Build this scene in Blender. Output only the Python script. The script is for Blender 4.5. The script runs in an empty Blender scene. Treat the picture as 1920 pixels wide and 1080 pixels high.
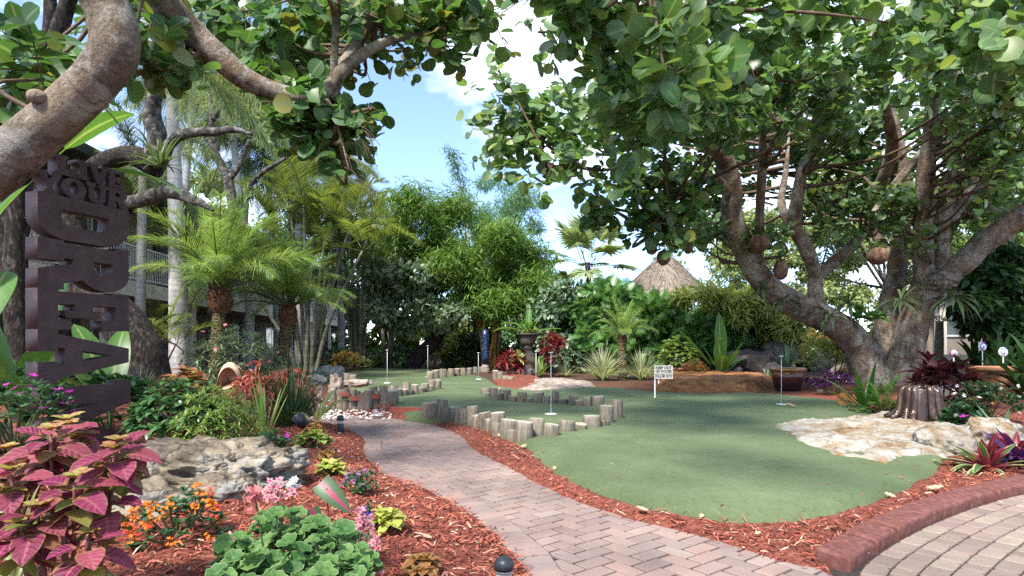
import bpy, bmesh, math, random
import numpy as np
from mathutils import Vector, Matrix, noise as mnoise

S = bpy.context.scene
COL = S.collection
R = np.random.default_rng(11)
rad = math.radians

# ------------------------------------------------------------------ camera, sky, sun, exposure
FPX, HOR, CH = 1150.0, 648.0, 1.0        # focal length in photo pixels, horizon row, eye height
cam = bpy.data.objects.new('camera', bpy.data.cameras.new('camera'))
COL.objects.link(cam)
cam.location = (0, 0, CH)
cam.rotation_euler = (rad(90), 0, 0)
cam.data.sensor_width = 36
cam.data.lens = 36 * FPX / 1920
cam.data.shift_y = (HOR - 540) / 1920
cam.data.clip_start, cam.data.clip_end = 0.05, 2000
S.camera = cam

SUN_EL, SUN_AZ = rad(52), rad(207)        # azimuth clockwise from +Y, towards the sun (behind the camera, to the left)
world = bpy.data.worlds.new('World')
S.world = world
world.use_nodes = True
wn, wl = world.node_tree.nodes, world.node_tree.links
wn.clear()
wo = wn.new('ShaderNodeOutputWorld'); bg = wn.new('ShaderNodeBackground')
sky = wn.new('ShaderNodeTexSky'); sky.sky_type = 'NISHITA'; sky.sun_disc = False
sky.sun_elevation = SUN_EL; sky.sun_rotation = SUN_AZ
sky.altitude = 3500; sky.air_density = 1.0; sky.dust_density = 0.1; sky.ozone_density = 2.5
tc = wn.new('ShaderNodeTexCoord')
mp = wn.new('ShaderNodeMapping'); mp.inputs['Scale'].default_value = (1, 1, 2.2)
mp.inputs['Location'].default_value = (0.35, 0.1, 0.2)
cn = wn.new('ShaderNodeTexNoise'); cn.inputs['Scale'].default_value = 2.6; cn.inputs['Detail'].default_value = 9
cn.inputs['Roughness'].default_value = 0.58
cr = wn.new('ShaderNodeValToRGB')
cr.color_ramp.elements[0].position = 0.47; cr.color_ramp.elements[0].color = (0.03, 0.03, 0.03, 1)
cr.color_ramp.elements[1].position = 0.66; cr.color_ramp.elements[1].color = (1, 1, 1, 1)
cm = wn.new('ShaderNodeMix'); cm.data_type = 'RGBA'
cm.inputs[7].default_value = (5.6, 5.8, 6.1, 1)
wl.new(tc.outputs['Generated'], mp.inputs['Vector']); wl.new(mp.outputs['Vector'], cn.inputs['Vector'])
wl.new(cn.outputs['Fac'], cr.inputs['Fac']); wl.new(cr.outputs['Color'], cm.inputs[0])
wl.new(sky.outputs['Color'], cm.inputs[6]); wl.new(cm.outputs[2], bg.inputs['Color'])
bg.inputs['Strength'].default_value = 0.106
wl.new(bg.outputs['Background'], wo.inputs['Surface'])

sun = bpy.data.objects.new('sun', bpy.data.lights.new('sun', 'SUN'))
COL.objects.link(sun)
sun.data.energy = 2.5; sun.data.angle = rad(8); sun.data.color = (1, 0.95, 0.87)
sd_ = Vector((math.sin(SUN_AZ) * math.cos(SUN_EL), math.cos(SUN_AZ) * math.cos(SUN_EL), math.sin(SUN_EL)))
sun.rotation_euler = (-sd_).to_track_quat('-Z', 'Y').to_euler()

S.view_settings.view_transform = 'Standard'
S.view_settings.look = 'None'
S.view_settings.gamma = 1
S.view_settings.exposure = 2.15
S.render.engine = 'CYCLES'
cy = S.cycles
cy.max_bounces = 7; cy.diffuse_bounces = 5; cy.glossy_bounces = 2; cy.transmission_bounces = 4; cy.transparent_max_bounces = 4
cy.caustics_reflective = False; cy.caustics_refractive = False
cy.use_denoising = False
try:
    cy.denoiser = 'OPENIMAGEDENOISE'
except Exception:
    pass
cy.sample_clamp_indirect = 6

# ------------------------------------------------------------------ helpers: placing
def P(px, py, Y):
    return np.array(((px - 960) / FPX * Y, Y, CH - (py - HOR) / FPX * Y))

def G(px, py, z=0.0):
    return P(px, py, FPX * (CH - z) / (py - HOR))

def sdist(x, y, poly):
    """signed distance to a closed polygon, positive outside"""
    x = np.asarray(x, float); y = np.asarray(y, float)
    d = np.full(x.shape, 1e9); ins = np.zeros(x.shape, bool)
    n = len(poly)
    for i in range(n):
        ax, ay = poly[i][0], poly[i][1]; bx, by = poly[(i + 1) % n][0], poly[(i + 1) % n][1]
        ex, ey = bx - ax, by - ay
        t = np.clip(((x - ax) * ex + (y - ay) * ey) / (ex * ex + ey * ey + 1e-12), 0, 1)
        d = np.minimum(d, np.hypot(x - ax - t * ex, y - ay - t * ey))
        c = ((ay > y) != (by > y)) & (x < ex * (y - ay) / (ey if abs(ey) > 1e-12 else 1e-12) + ax)
        ins ^= c
    return np.where(ins, -d, d)

def smooth(a, lo, hi):
    t = np.clip((a - lo) / (hi - lo), 0, 1)
    return t * t * (3 - 2 * t)

_wv = np.random.default_rng(3)
_WD = [( _wv.normal(size=3), _wv.uniform(0, 6.28)) for _ in range(40)]
def wob(p, freq=1.0, octs=4, off=0):
    """cheap smooth noise in about -1..1, vectorised"""
    p = np.asarray(p, float); out = np.zeros(p.shape[:-1]); amp = 1.0; tot = 0
    for o in range(octs):
        s = 0
        for k in range(4):
            d, ph = _WD[(off + o * 4 + k) % 40]
            s = s + np.sin(p @ d * freq * 1.7 + ph * (1 + off))
        out += amp * s / 2.4; tot += amp; amp *= 0.55; freq *= 2.07
    return out / tot

def catmull(pts, n):
    pts = np.asarray(pts, float)
    if len(pts) < 3:
        t = np.linspace(0, 1, n)[:, None]
        return pts[0] * (1 - t) + pts[-1] * t
    q = np.vstack([2 * pts[0] - pts[1], pts, 2 * pts[-1] - pts[-2]])
    m = len(pts) - 1
    out = []
    for u in np.linspace(0, m, n):
        i = min(int(u), m - 1); t = u - i
        a, b, c, d = q[i], q[i + 1], q[i + 2], q[i + 3]
        out.append(0.5 * (2 * b + (c - a) * t + (2 * a - 5 * b + 4 * c - d) * t * t + (3 * b - a - 3 * c + d) * t ** 3))
    return np.array(out)

PXP = lambda L, z=0.0: [tuple(G(a, b, z)[:2]) for a, b in L]

# ------------------------------------------------------------------ helpers: meshes
class MB:
    def __init__(s):
        s.v, s.u, s.f, s.n = [], [], [], 0
    def add(s, v, f, uv=None, m=0):
        v = np.asarray(v, float).reshape(-1, 3)
        if uv is None: uv = np.zeros((len(v), 2))
        s.v.append(v); s.u.append(np.asarray(uv, float).reshape(-1, 2))
        if isinstance(f, np.ndarray): s.f.append((f + s.n, m))
        else:
            by = {}
            for q in f: by.setdefault(len(q), []).append(q)
            for q in by.values(): s.f.append((np.array(q) + s.n, m))
        s.n += len(v)
        return s
    def box(s, c, d, rz=0, m=0, taper=1.0, bev=0):
        x, y, z = np.array(d) / 2.0
        v = []
        for zz, k in ((-z, 1.0), (z, taper)):
            for a, b in ((-x, -y), (x, -y), (x, y), (-x, y)):
                v.append((a * k, b * k, zz))
        v = np.array(v); cs, sn = math.cos(rz), math.sin(rz)
        v = np.stack([v[:, 0] * cs - v[:, 1] * sn, v[:, 0] * sn + v[:, 1] * cs, v[:, 2]], 1) + np.array(c)
        return s.add(v, [(3, 2, 1, 0), (4, 5, 6, 7), (0, 1, 5, 4), (1, 2, 6, 5), (2, 3, 7, 6), (3, 0, 4, 7)], m=m)
    def mesh(s, name, mats, off=(0, 0, 0), smooth_=True):
        me = bpy.data.meshes.new(name)
        if not s.v: return me
        v = np.vstack(s.v) - np.array(off); u = np.vstack(s.u)
        me.vertices.add(len(v)); me.vertices.foreach_set('co', v.astype(np.float32).ravel())
        loops = np.concatenate([f.ravel() for f, _ in s.f]); tot = np.concatenate([np.full(len(f), f.shape[1]) for f, _ in s.f])
        mi = np.concatenate([np.full(len(f), m) for f, m in s.f])
        me.loops.add(len(loops)); me.loops.foreach_set('vertex_index', loops.astype(np.int32))
        me.polygons.add(len(tot))
        st = np.concatenate([[0], np.cumsum(tot)[:-1]])
        me.polygons.foreach_set('loop_start', st.astype(np.int32))
        me.polygons.foreach_set('material_index', mi.astype(np.int32))
        me.polygons.foreach_set('use_smooth', np.full(len(tot), smooth_))
        uvl = me.uv_layers.new(name='UVMap')
        uvl.data.foreach_set('uv', u[loops].astype(np.float32).ravel())
        me.update(); me.validate()
        for m in (mats if isinstance(mats, (list, tuple)) else [mats]): me.materials.append(m)
        return me

def frames(d, n):
    d = d / (np.linalg.norm(d, axis=-1, keepdims=True) + 1e-9)
    x = np.cross(d, n); l = np.linalg.norm(x, axis=-1, keepdims=True)
    x = np.where(l < 1e-5, np.array([1.0, 0, 0]), x / (l + 1e-9))
    return x, d, np.cross(x, d)

def leafT(prof, nseg=4, fold=0.15, curl=-0.15, ruffle=0.0):
    """leaf template: 3 verts across (left, midrib, right), nseg quads along; unit length; u across 0..1, v along"""
    v, uv, f = [], [], []
    for i in range(nseg + 1):
        t = i / nseg; w = max(prof(t), 0.012)
        z = curl * t * t
        rf = ruffle * (1 if i % 2 else -1)
        v += [(-w, t, z + fold * w + rf), (0, t, z), (w, t, z + fold * w + rf)]
        uv += [(0, t), (0.5, t), (1, t)]
    for i in range(nseg):
        a = 3 * i
        f += [(a, a + 1, a + 4, a + 3), (a + 1, a + 2, a + 5, a + 4)]
    return np.array(v), np.array(f), np.array(uv)

T_ROUND = leafT(lambda t: 0.5 * math.sqrt(max(0, 1 - (2 * t - 1) ** 2)) * 1.05, 8, 0.22, -0.12)
T_OVATE = leafT(lambda t: 0.62 * (t ** 0.6) * (1 - t) ** 0.75, 5, 0.25, -0.25)
T_WIDE = leafT(lambda t: 0.85 * (t ** 0.5) * (1 - t) ** 0.7, 6, 0.22, -0.3, 0.012)
T_LANCE = leafT(lambda t: 0.2 * (t ** 0.5) * (1 - t) ** 0.7, 3, 0.3, -0.25)
T_NARROW = leafT(lambda t: 0.09 * (t ** 0.35) * (1 - t) ** 0.6, 2, 0.3, -0.2)
T_PETAL = leafT(lambda t: 0.48 * (t ** 0.5) * (1 - t) ** 0.35, 3, 0.2, 0.1)
T_HEART = leafT(lambda t: 0.55 * ((t + 0.12) ** 0.3) * (1 - t) ** 0.8, 6, 0.18, -0.25)

def lobedT(n=7, fing=0.5):
    """lobed split leaf: finger lobes either side of the midrib"""
    v, f, uv = [], [], []
    for i in range(n):
        t = 0.05 + 0.85 * i / (n - 1); L = fing * (0.55 + 0.9 * math.sin(math.pi * min(1, t * 0.8 + 0.2)))
        for s in (-1, 1):
            b = len(v); a = 0.55 + t * 0.5
            dx, dy = s * math.cos(a), math.sin(a)
            v += [(0, t - 0.065, 0), (0, t + 0.065, 0), (dx * L * 0.6, t + dy * L * 0.6 + 0.05, 0.02), (dx * L, t + dy * L, -0.1), (dx * L * 0.55, t + dy * L * 0.55 - 0.06, 0.02)]
            uv += [(0.5, t), (0.5, t), (0.5 + s * 0.3, t), (0.5 + s * 0.5, t), (0.5 + s * 0.3, t)]
            f += [(b, b + 4, b + 2, b + 1), (b + 4, b + 3, b + 2, b + 2)]
    f = np.array([q for q in f if len(set(q)) == 4]); 
    v = np.array(v)
    tri = np.array([(5 * k + 4, 5 * k + 3, 5 * k + 2) for k in range(2 * n)])
    return v, (f, tri), np.array(uv)
T_LOBED = lobedT()

def discT(lobes=7, rings=(0.45, 1.0), amp=0.10, ruf=0.06, cup=0.18, notch=True):
    """round lobed leaf (geranium): centre + rings, petiole at centre"""
    k = lobes * 3; v = [(0, 0, 0)]; uv = [(0.5, 0)]; f = []
    for r in rings:
        for i in range(k):
            a = 2 * math.pi * i / k; rr = r * (1 + amp * math.cos(lobes * a) * r) * 0.5
            if notch and i == 0: rr *= 0.45
            v.append((rr * math.sin(a), -rr * math.cos(a), cup * r * r * 0.5 + ruf * r * math.sin(lobes * a + 1)))
            uv.append((0.5 + 0.5 * r, r))
    tri = [(0, 1 + i, 1 + (i + 1) % k) for i in range(k)]
    for j in range(len(rings) - 1):
        b = 1 + j * k
        f += [(b + i, b + k + i, b + k + (i + 1) % k, b + (i + 1) % k) for i in range(k)]
    return np.array(v), (np.array(f), np.array(tri)), np.array(uv)
T_GERAN = discT(amp=0.05, ruf=0.05, cup=0.30)

def leaves(mb, T, pos, d, n, L, W=None, m=0):
    V, F, UV = T
    pos = np.atleast_2d(pos); N = len(pos)
    if N == 0: return
    L = np.broadcast_to(np.asarray(L, float), (N,)); W = L if W is None else np.broadcast_to(np.asarray(W, float), (N,))
    x, y, z = frames(np.broadcast_to(d, (N, 3)), np.broadcast_to(n, (N, 3)))
    vv = pos[:, None] + x[:, None] * (V[None, :, 0:1] * W[:, None, None]) + y[:, None] * (V[None, :, 1:2] * L[:, None, None]) + z[:, None] * (V[None, :, 2:3] * L[:, None, None])
    k = len(V); base = (np.arange(N) * k)[:, None, None]
    fs = F if isinstance(F, tuple) else (F,)
    n0 = mb.n
    mb.v.append(vv.reshape(-1, 3)); mb.u.append(np.tile(UV, (N, 1)))
    for q in fs: mb.f.append(((q[None] + base).reshape(-1, q.shape[1]) + n0, m))
    mb.n += N * k

P_STRAP = lambda t: min(1, 0.55 + t * 2) * (1 - t) ** 0.55
P_PADDLE = lambda t: (0.08 if t < 0.28 else 1.0 * math.sin(math.pi * min(1, (t - 0.28) / 0.72) ** 0.8) ** 0.6 + 0.02)
P_SPEAR = lambda t: max(0.02, math.sin(math.pi * t ** 0.75) ** 0.8)
P_TAPER = lambda t: max(0.03, 1 - t)

def blades(mb, base, d0, L, W, droop=0.3, nseg=6, fold=0.2, prof=P_STRAP, m=0, jit=0.0):
    """curved blades: base (N,3), start direction d0 (N,3), lengths, half widths; bend towards the ground"""
    base = np.atleast_2d(base).astype(float); N = len(base)
    d = np.broadcast_to(np.asarray(d0, float), (N, 3)).copy(); d /= np.linalg.norm(d, axis=1, keepdims=True)
    L = np.broadcast_to(np.asarray(L, float), (N,)); W = np.broadcast_to(np.asarray(W, float), (N,)); droop = np.broadcast_to(np.asarray(droop, float), (N,))
    up = np.array([0, 0, 1.0])
    side = np.cross(d, up); bad = np.linalg.norm(side, axis=1) < 0.05
    side[bad] = R.normal(size=(bad.sum(), 3)) * [1, 1, 0] + 1e-3
    side /= np.linalg.norm(side, axis=1, keepdims=True)
    p = base.copy(); rows = []; uvs = []
    for i in range(nseg + 1):
        t = i / nseg; w = (W * prof(t))[:, None]
        nn = np.cross(side, d)
        rows += [p - side * w + nn * w * fold, p.copy(), p + side * w + nn * w * fold]
        uvs += [(0, t), (0.5, t), (1, t)]
        p = p + d * (L / nseg)[:, None]
        d = d - up * (droop * 2 / nseg * (0.4 + t))[:, None]
        if jit: d = d + R.normal(scale=jit, size=d.shape)
        d /= np.linalg.norm(d, axis=1, keepdims=True)
        side = np.cross(d, np.cross(side, d)); side /= np.linalg.norm(side, axis=1, keepdims=True)
    k = 3 * (nseg + 1)
    v = np.stack(rows, 1)
    f = []
    for i in range(nseg):
        a = 3 * i
        f += [(a, a + 1, a + 4, a + 3), (a + 1, a + 2, a + 5, a + 4)]
    f = np.array(f); n0 = mb.n
    mb.v.append(v.reshape(-1, 3)); mb.u.append(np.tile(np.array(uvs), (N, 1)))
    mb.f.append(((f[None] + (np.arange(N) * k)[:, None, None]).reshape(-1, 4) + n0, m)); mb.n += N * k

def tube(mb, pts, r, sides=8, n=None, bump=0.0, m=0, cap=True, freq=3.0, flare=0.0):
    """round limb along a spline; r a number, a pair or one radius per point"""
    pts = np.asarray(pts, float); n = n or max(2, 4 * len(pts))
    c = catmull(pts, n)
    r = np.atleast_1d(np.asarray(r, float))
    rr = np.interp(np.linspace(0, 1, n), np.linspace(0, 1, len(r)), r)
    t = np.gradient(c, axis=0); t /= np.linalg.norm(t, axis=1, keepdims=True) + 1e-9
    a = np.array([0.31, 0.17, 0.93]) if abs(t[0, 2]) < 0.9 else np.array([0.95, 0.3, 0.05])
    x = np.cross(t[0], a); x /= np.linalg.norm(x)
    V = []; UV = []; ln = 0
    for i in range(n):
        if i: 
            x = x - t[i] * (x @ t[i]); x /= np.linalg.norm(x) + 1e-9; ln += np.linalg.norm(c[i] - c[i - 1])
        y = np.cross(t[i], x)
        th = np.linspace(0, 2 * math.pi, sides, endpoint=False)
        ring = np.cos(th)[:, None] * x + np.sin(th)[:, None] * y
        k = rr[i]
        if bump:
            k = rr[i] * (1 + bump * wob((c[i] + ring * rr[i]), freq, 3))[:, None]
        V.append(c[i] + ring * k); UV.append(np.stack([np.linspace(0, 1, sides, endpoint=False), np.full(sides, ln)], 1))
    V = np.vstack(V); f = []
    i = np.arange(n - 1)[:, None] * sides; j = np.arange(sides)[None]; j2 = (j + 1) % sides
    f = np.stack([i + j, i + j2, i + sides + j2, i + sides + j], -1).reshape(-1, 4)
    n0 = mb.n
    mb.add(V, f, np.vstack(UV), m)
    if cap:
        mb.f.append((np.array([list(range(sides))[::-1]]) + n0, m)); mb.f.append((np.array([list(range((n - 1) * sides, n * sides))]) + n0, m))
    return c

def lathe(mb, prof, c=(0, 0, 0), sides=24, m=0, tilt=None):
    """profile of (radius, height) turned about z at c"""
    n = len(prof); th = np.linspace(0, 2 * math.pi, sides, endpoint=False)
    V = np.vstack([np.stack([np.cos(th) * max(r, 1e-4), np.sin(th) * max(r, 1e-4), np.full(sides, z)], 1) for r, z in prof])
    if tilt is not None: V = V @ np.array(Matrix.Rotation(tilt[0], 3, 'X') @ Matrix.Rotation(tilt[1], 3, 'Y')).T
    i = np.arange(n - 1)[:, None] * sides; j = np.arange(sides)[None]; j2 = (j + 1) % sides
    f = np.stack([i + j, i + j2, i + sides + j2, i + sides + j], -1).reshape(-1, 4)
    mb.add(V + np.array(c), f, np.vstack([np.stack([th / 6.283, np.full(sides, k / max(1, n - 1))], 1) for k in range(n)]), m)
    return mb

# ------------------------------------------------------------------ helpers: objects
def tag(o, label=None, cat=None, group=None, kind=None):
    if label: o['label'] = label
    if cat: o['category'] = cat
    if group: o['group'] = group
    if kind: o['kind'] = kind
    return o

def thing(name, label, cat, loc=(0, 0, 0), rz=0.0, group=None):
    o = bpy.data.objects.new(name, None); COL.objects.link(o)
    o.location = loc; o.rotation_euler = (0, 0, rz); o.empty_display_size = 0.1
    return tag(o, label, cat, group)

def part(name, mb, mats, parent=None, label=None, world_=True, flat=False):
    """link a mesh as ONE object; world coordinates become local to the parent"""
    off = np.zeros(3)
    if parent is not None and world_:
        q = parent
        while q is not None:
            off = off + np.array(q.location); q = q.parent
    me = mb if isinstance(mb, bpy.types.Mesh) else mb.mesh(name, mats, off, not flat)
    o = bpy.data.objects.new(name, me); COL.objects.link(o)
    o.parent = parent
    if label: o['label'] = label
    return o

def solo(name, mb, mats, label, cat, loc, group=None, flat=False):
    """a thing that is one mesh; world coordinates become local to its origin"""
    o = bpy.data.objects.new(name, mb.mesh(name, mats, loc, not flat)); COL.objects.link(o); o.location = loc
    return tag(o, label, cat, group)

def setting(name, mb, mats, kind='structure', flat=False):
    o = bpy.data.objects.new(name, mb.mesh(name, mats, (0, 0, 0), not flat)); COL.objects.link(o)
    return tag(o, kind=kind)

def copy_tree(o, parent=None):
    c = o.copy(); COL.objects.link(c); c.parent = parent
    for ch in [q for q in o.children]: copy_tree(ch, c)
    return c

def dup(o, loc, rz=0.0, sc=1.0, label=None):
    c = copy_tree(o); c.location = loc; c.rotation_euler = (0, 0, rz); c.scale = (sc,) * 3
    if label: c['label'] = label
    return c

# ------------------------------------------------------------------ helpers: materials
class NT:
    def __init__(s, name):
        s.m = bpy.data.materials.new(name); s.m.use_nodes = True
        s.t = s.m.node_tree; s.N = s.t.nodes; s.L = s.t.links; s.N.clear()
        s.out = s.N.new('ShaderNodeOutputMaterial'); s._tc = None
    def tc(s, k='Object'):
        if s._tc is None: s._tc = s.N.new('ShaderNodeTexCoord')
        return s._tc.outputs[k]
    def set(s, sock, v):
        if isinstance(v, bpy.types.NodeSocket): s.L.new(v, sock)
        elif isinstance(v, (tuple, list)) and len(v) == 3 and sock.type == 'RGBA': sock.default_value = (*v, 1)
        else: sock.default_value = v
    def noise(s, scale, detail=4, rough=0.55, vec=None, dist=0.0, out='Fac'):
        n = s.N.new('ShaderNodeTexNoise'); n.inputs['Scale'].default_value = scale; n.inputs['Detail'].default_value = detail
        n.inputs['Roughness'].default_value = rough; n.inputs['Distortion'].default_value = dist
        s.L.new(vec if vec is not None else s.tc(), n.inputs['Vector'])
        return n.outputs[out]
    def voro(s, scale, vec=None, feat='F1', out='Distance'):
        n = s.N.new('ShaderNodeTexVoronoi'); n.feature = feat; n.inputs['Scale'].default_value = scale
        s.L.new(vec if vec is not None else s.tc(), n.inputs['Vector'])
        return n.outputs[out]
    def ramp(s, fac, stops, interp='LINEAR'):
        n = s.N.new('ShaderNodeValToRGB'); e = n.color_ramp.elements; n.color_ramp.interpolation = interp
        while len(e) < len(stops): e.new(0.5)
        for k, (p, c) in enumerate(stops):
            e[k].position = p; e[k].color = (*c, 1) if not isinstance(c, (int, float)) else (c, c, c, 1)
        s.set(n.inputs['Fac'], fac)
        return n.outputs['Color']
    def mix(s, fac, a, b, mode='MIX'):
        n = s.N.new('ShaderNodeMix'); n.data_type = 'RGBA'; n.blend_type = mode
        s.set(n.inputs[0], fac); s.set(n.inputs[6], a); s.set(n.inputs[7], b)
        return n.outputs[2]
    def math(s, op, a, b=0.0, c=None):
        n = s.N.new('ShaderNodeMath'); n.operation = op
        s.set(n.inputs[0], a); s.set(n.inputs[1], b)
        if c is not None: s.set(n.inputs[2], c)
        return n.outputs[0]
    def rand(s):
        n = s.N.new('ShaderNodeNewGeometry'); return n.outputs['Random Per Island']
    def objrand(s):
        n = s.N.new('ShaderNodeObjectInfo'); return n.outputs['Random']
    def uv(s):
        n = s.N.new('ShaderNodeUVMap'); n.uv_map = 'UVMap'
        q = s.N.new('ShaderNodeSeparateXYZ'); s.L.new(n.outputs[0], q.inputs[0])
        return q.outputs[0], q.outputs[1]
    def mapping(s, scale, vec=None, rot=(0, 0, 0)):
        n = s.N.new('ShaderNodeMapping'); n.inputs['Scale'].default_value = scale; n.inputs['Rotation'].default_value = rot
        s.L.new(vec if vec is not None else s.tc(), n.inputs['Vector'])
        return n.outputs[0]
    def bump(s, h, strength=0.4, dist=0.02):
        n = s.N.new('ShaderNodeBump'); n.inputs['Strength'].default_value = strength; n.inputs['Distance'].default_value = dist
        s.set(n.inputs['Height'], h); return n.outputs[0]
    def pbsdf(s, col, rough=0.7, spec=0.4, metal=0.0, normal=None):
        b = s.N.new('ShaderNodeBsdfPrincipled')
        s.set(b.inputs['Base Color'], col); s.set(b.inputs['Roughness'], rough); s.set(b.inputs['Metallic'], metal)
        s.set(b.inputs['Specular IOR Level'], spec)
        if normal is not None: s.L.new(normal, b.inputs['Normal'])
        return b.outputs[0]
    def done(s, sh):
        s.L.new(sh, s.out.inputs['Surface']); return s.m

def solid(name, stops, scale=6.0, rough=0.7, bump=0.3, bdist=0.01, bscale=None, spec=0.35, metal=0.0, detail=6, stretch=None, dist=0.0):
    """mottled surface: noise through a ramp, bump from a finer noise"""
    n = NT(name); vec = n.mapping(stretch) if stretch else None
    c = n.ramp(n.noise(scale, detail, 0.6, vec, dist), stops)
    nm = n.bump(n.noise(bscale or scale * 4, 5, 0.6, vec), bump, bdist) if bump else None
    return n.done(n.pbsdf(c, rough, spec, metal, nm))

def leafy(name, cols, rough=0.45, trans=0.35, spec=0.4, rib=None, edge=None, center=None, tcol=None, veins=0.0, vary=0.35, band=None):
    """leaf: per-leaf colour from cols by random island, optional midrib / edge / base colour from the leaf's own coordinates, translucency"""
    n = NT(name); r = n.rand(); u, v = n.uv()
    k = len(cols)
    c = n.ramp(r, [(i / max(1, k - 1), q) for i, q in enumerate(cols)])
    e = n.math('ABSOLUTE', n.math('MULTIPLY_ADD', u, 2.0, -1.0))
    if band:      # (lo, hi, colour): colour between two fractions of the half width
        f = n.ramp(n.math('ADD', e, n.math('MULTIPLY_ADD', n.noise(30, 3), 0.5, -0.25)), [(band[0], 0.0), (band[0] + 0.08, 1.0), (band[1], 1.0), (min(1, band[1] + 0.08), 0.0)])
        c = n.mix(f, c, band[2])
    if veins:
        w = n.math('SINE', n.math('MULTIPLY_ADD', e, -9.0, n.math('MULTIPLY', v, 38.0)))
        c = n.mix(n.math('MULTIPLY', n.ramp(w, [(0.8, 0.0), (1.0, 1.0)]), veins), c, rib or (0.4, 0.5, 0.3))
    if rib is not None: c = n.mix(n.ramp(e, [(0.05, 0.85), (0.16, 0.0)]), c, rib)
    if edge is not None: c = n.mix(n.ramp(n.math('ADD', e, n.math('MULTIPLY_ADD', n.noise(40, 2), 0.4, -0.2)), [(edge[1], 0.0), (min(1.0, edge[1] + 0.15), 1.0)]), c, edge[0])
    if center is not None: c = n.mix(n.ramp(v, [(center[1] * 0.4, 1.0), (center[1], 0.0)]), c, center[0])
    if vary: c = n.mix(vary, c, n.ramp(n.noise(1.3, 3), [(0.3, 0.45), (0.7, 1.45)]), 'MULTIPLY')
    p = n.pbsdf(c, rough, spec, 0.0, n.bump(n.math('ADD', n.math('MULTIPLY', w, 0.5), n.noise(60, 3)), 0.5, 0.004) if veins > 0.2 else None)
    t = n.N.new('ShaderNodeBsdfTranslucent')
    n.L.new(n.mix(0.6, c, n.mix(1.0, c, tcol or (1.6, 1.5, 0.6), 'MULTIPLY')), t.inputs['Color'])
    ms = n.N.new('ShaderNodeMixShader'); ms.inputs[0].default_value = trans
    n.L.new(p, ms.inputs[1]); n.L.new(t.outputs[0], ms.inputs[2])
    return n.done(ms.outputs[0])
# ------------------------------------------------------------------ outlines on the ground (read off the photo, laid at their real place)
LEFT_EDGE = PXP([(985, 1080), (965, 1045), (930, 1010), (893, 975), (850, 945), (815, 928), (770, 908), (728, 896), (704, 878), (684, 856), (680, 838), (682, 826), (664, 812), (640, 802), (615, 797), (585, 790), (560, 775), (545, 755), (543, 735), (556, 718), (575, 706), (592, 697)])
RIGHT_EDGE = PXP([(632, 697), (620, 706), (606, 722), (604, 745), (612, 765), (640, 776), (690, 781), (740, 785), (780, 790), (815, 797), (848, 808), (874, 824), (884, 838), (905, 851), (950, 873), (1010, 905), (1080, 938), (1150, 962), (1230, 984), (1320, 1006), (1400, 1030), (1470, 1052), (1540, 1066)])
PATH = [(0.75, 1.2)] + [(0.12, 2.4)] + LEFT_EDGE + RIGHT_EDGE + [(1.55, 2.3), (1.25, 1.2)]
CURB = PXP([(1528, 1052), (1600, 1008), (1662, 978), (1735, 950), (1810, 928), (1880, 912), (1960, 898), (2080, 884), (2240, 872)])          # the outer (mulch) side
CURB_IN = PXP([(1640, 1066), (1690, 1035), (1755, 998), (1830, 968), (1910, 945), (1990, 928), (2120, 910), (2290, 894)])
DRIVE = [(1.25, 1.2)] + [RIGHT_EDGE[-1]] + CURB + [(6.5, 4.4), (6.5, 1.2)]
GREEN = PXP([(978, 836), (1003, 866), (1045, 893), (1105, 918), (1185, 942), (1285, 962), (1385, 973), (1485, 973), (1585, 958), (1665, 937), (1725, 913), (1775, 882), (1800, 850), (1790, 800), (1700, 780), (1660, 768), (1600, 752), (1540, 745), (1470, 738), (1400, 735), (1310, 737), (1230, 733), (1160, 725), (1090, 725), (1000, 731), (940, 722), (918, 708), (880, 697), (800, 691), (720, 690), (665, 692), (632, 700), (640, 712), (652, 728), (690, 742), (722, 760), (760, 778), (810, 784), (850, 789), (900, 803), (950, 822)], 0.08)

MULCH_FAR = 30.0
def mound(x, y):
    return 0.13 * np.exp(-(((x + 1.25) / 0.75) ** 2 + ((y - 2.3) / 1.4) ** 2)) + 0.10 * np.exp(-(((x + 2.6) / 1.3) ** 2 + ((y - 4.6) / 2.2) ** 2)) + 0.12 * smooth(x, 4.6, 7.5) * smooth(y, 5.5, 8.0)

def terrain(x, y):
    x = np.asarray(x, float); y = np.asarray(y, float)
    sp = sdist(x, y, PATH); sdv = sdist(x, y, DRIVE); sg = sdist(x, y, GREEN)
    s = np.minimum(sp, sdv)
    p = np.stack([x, y, 0 * x], -1)
    z = np.clip(0.42 * (s + 0.035 * wob(p, 7.0, 3, 5)), -0.05, 0.04) + mound(x, y) * smooth(s, 0.0, 0.5) + 0.012 * wob(p, 3.0, 4, 2) * smooth(s, 0, 0.2)
    return np.where(sg < -0.12, -0.06, z)

def green_z(x, y):
    sg = sdist(x, y, GREEN)
    p = np.stack([np.asarray(x, float), np.asarray(y, float), 0 * np.asarray(x, float)], -1)
    return 0.10 * smooth(-sg, -0.06, 0.22) + 0.012 * wob(p, 0.7, 2, 9) * smooth(-sg, 0.1, 0.6) - 0.012

def at(px, py, on='soil'):
    """the point of the ground seen at a pixel"""
    z = 0.05
    for _ in range(6):
        q = G(px, py, z)
        z = float(green_z(q[0], q[1])) if on == 'green' else float(terrain(q[0], q[1]))
        if on == 'flat': z = 0.0
        if on == 'soil': z = max(z, -0.05)
    return np.array((q[0], q[1], z))

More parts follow.
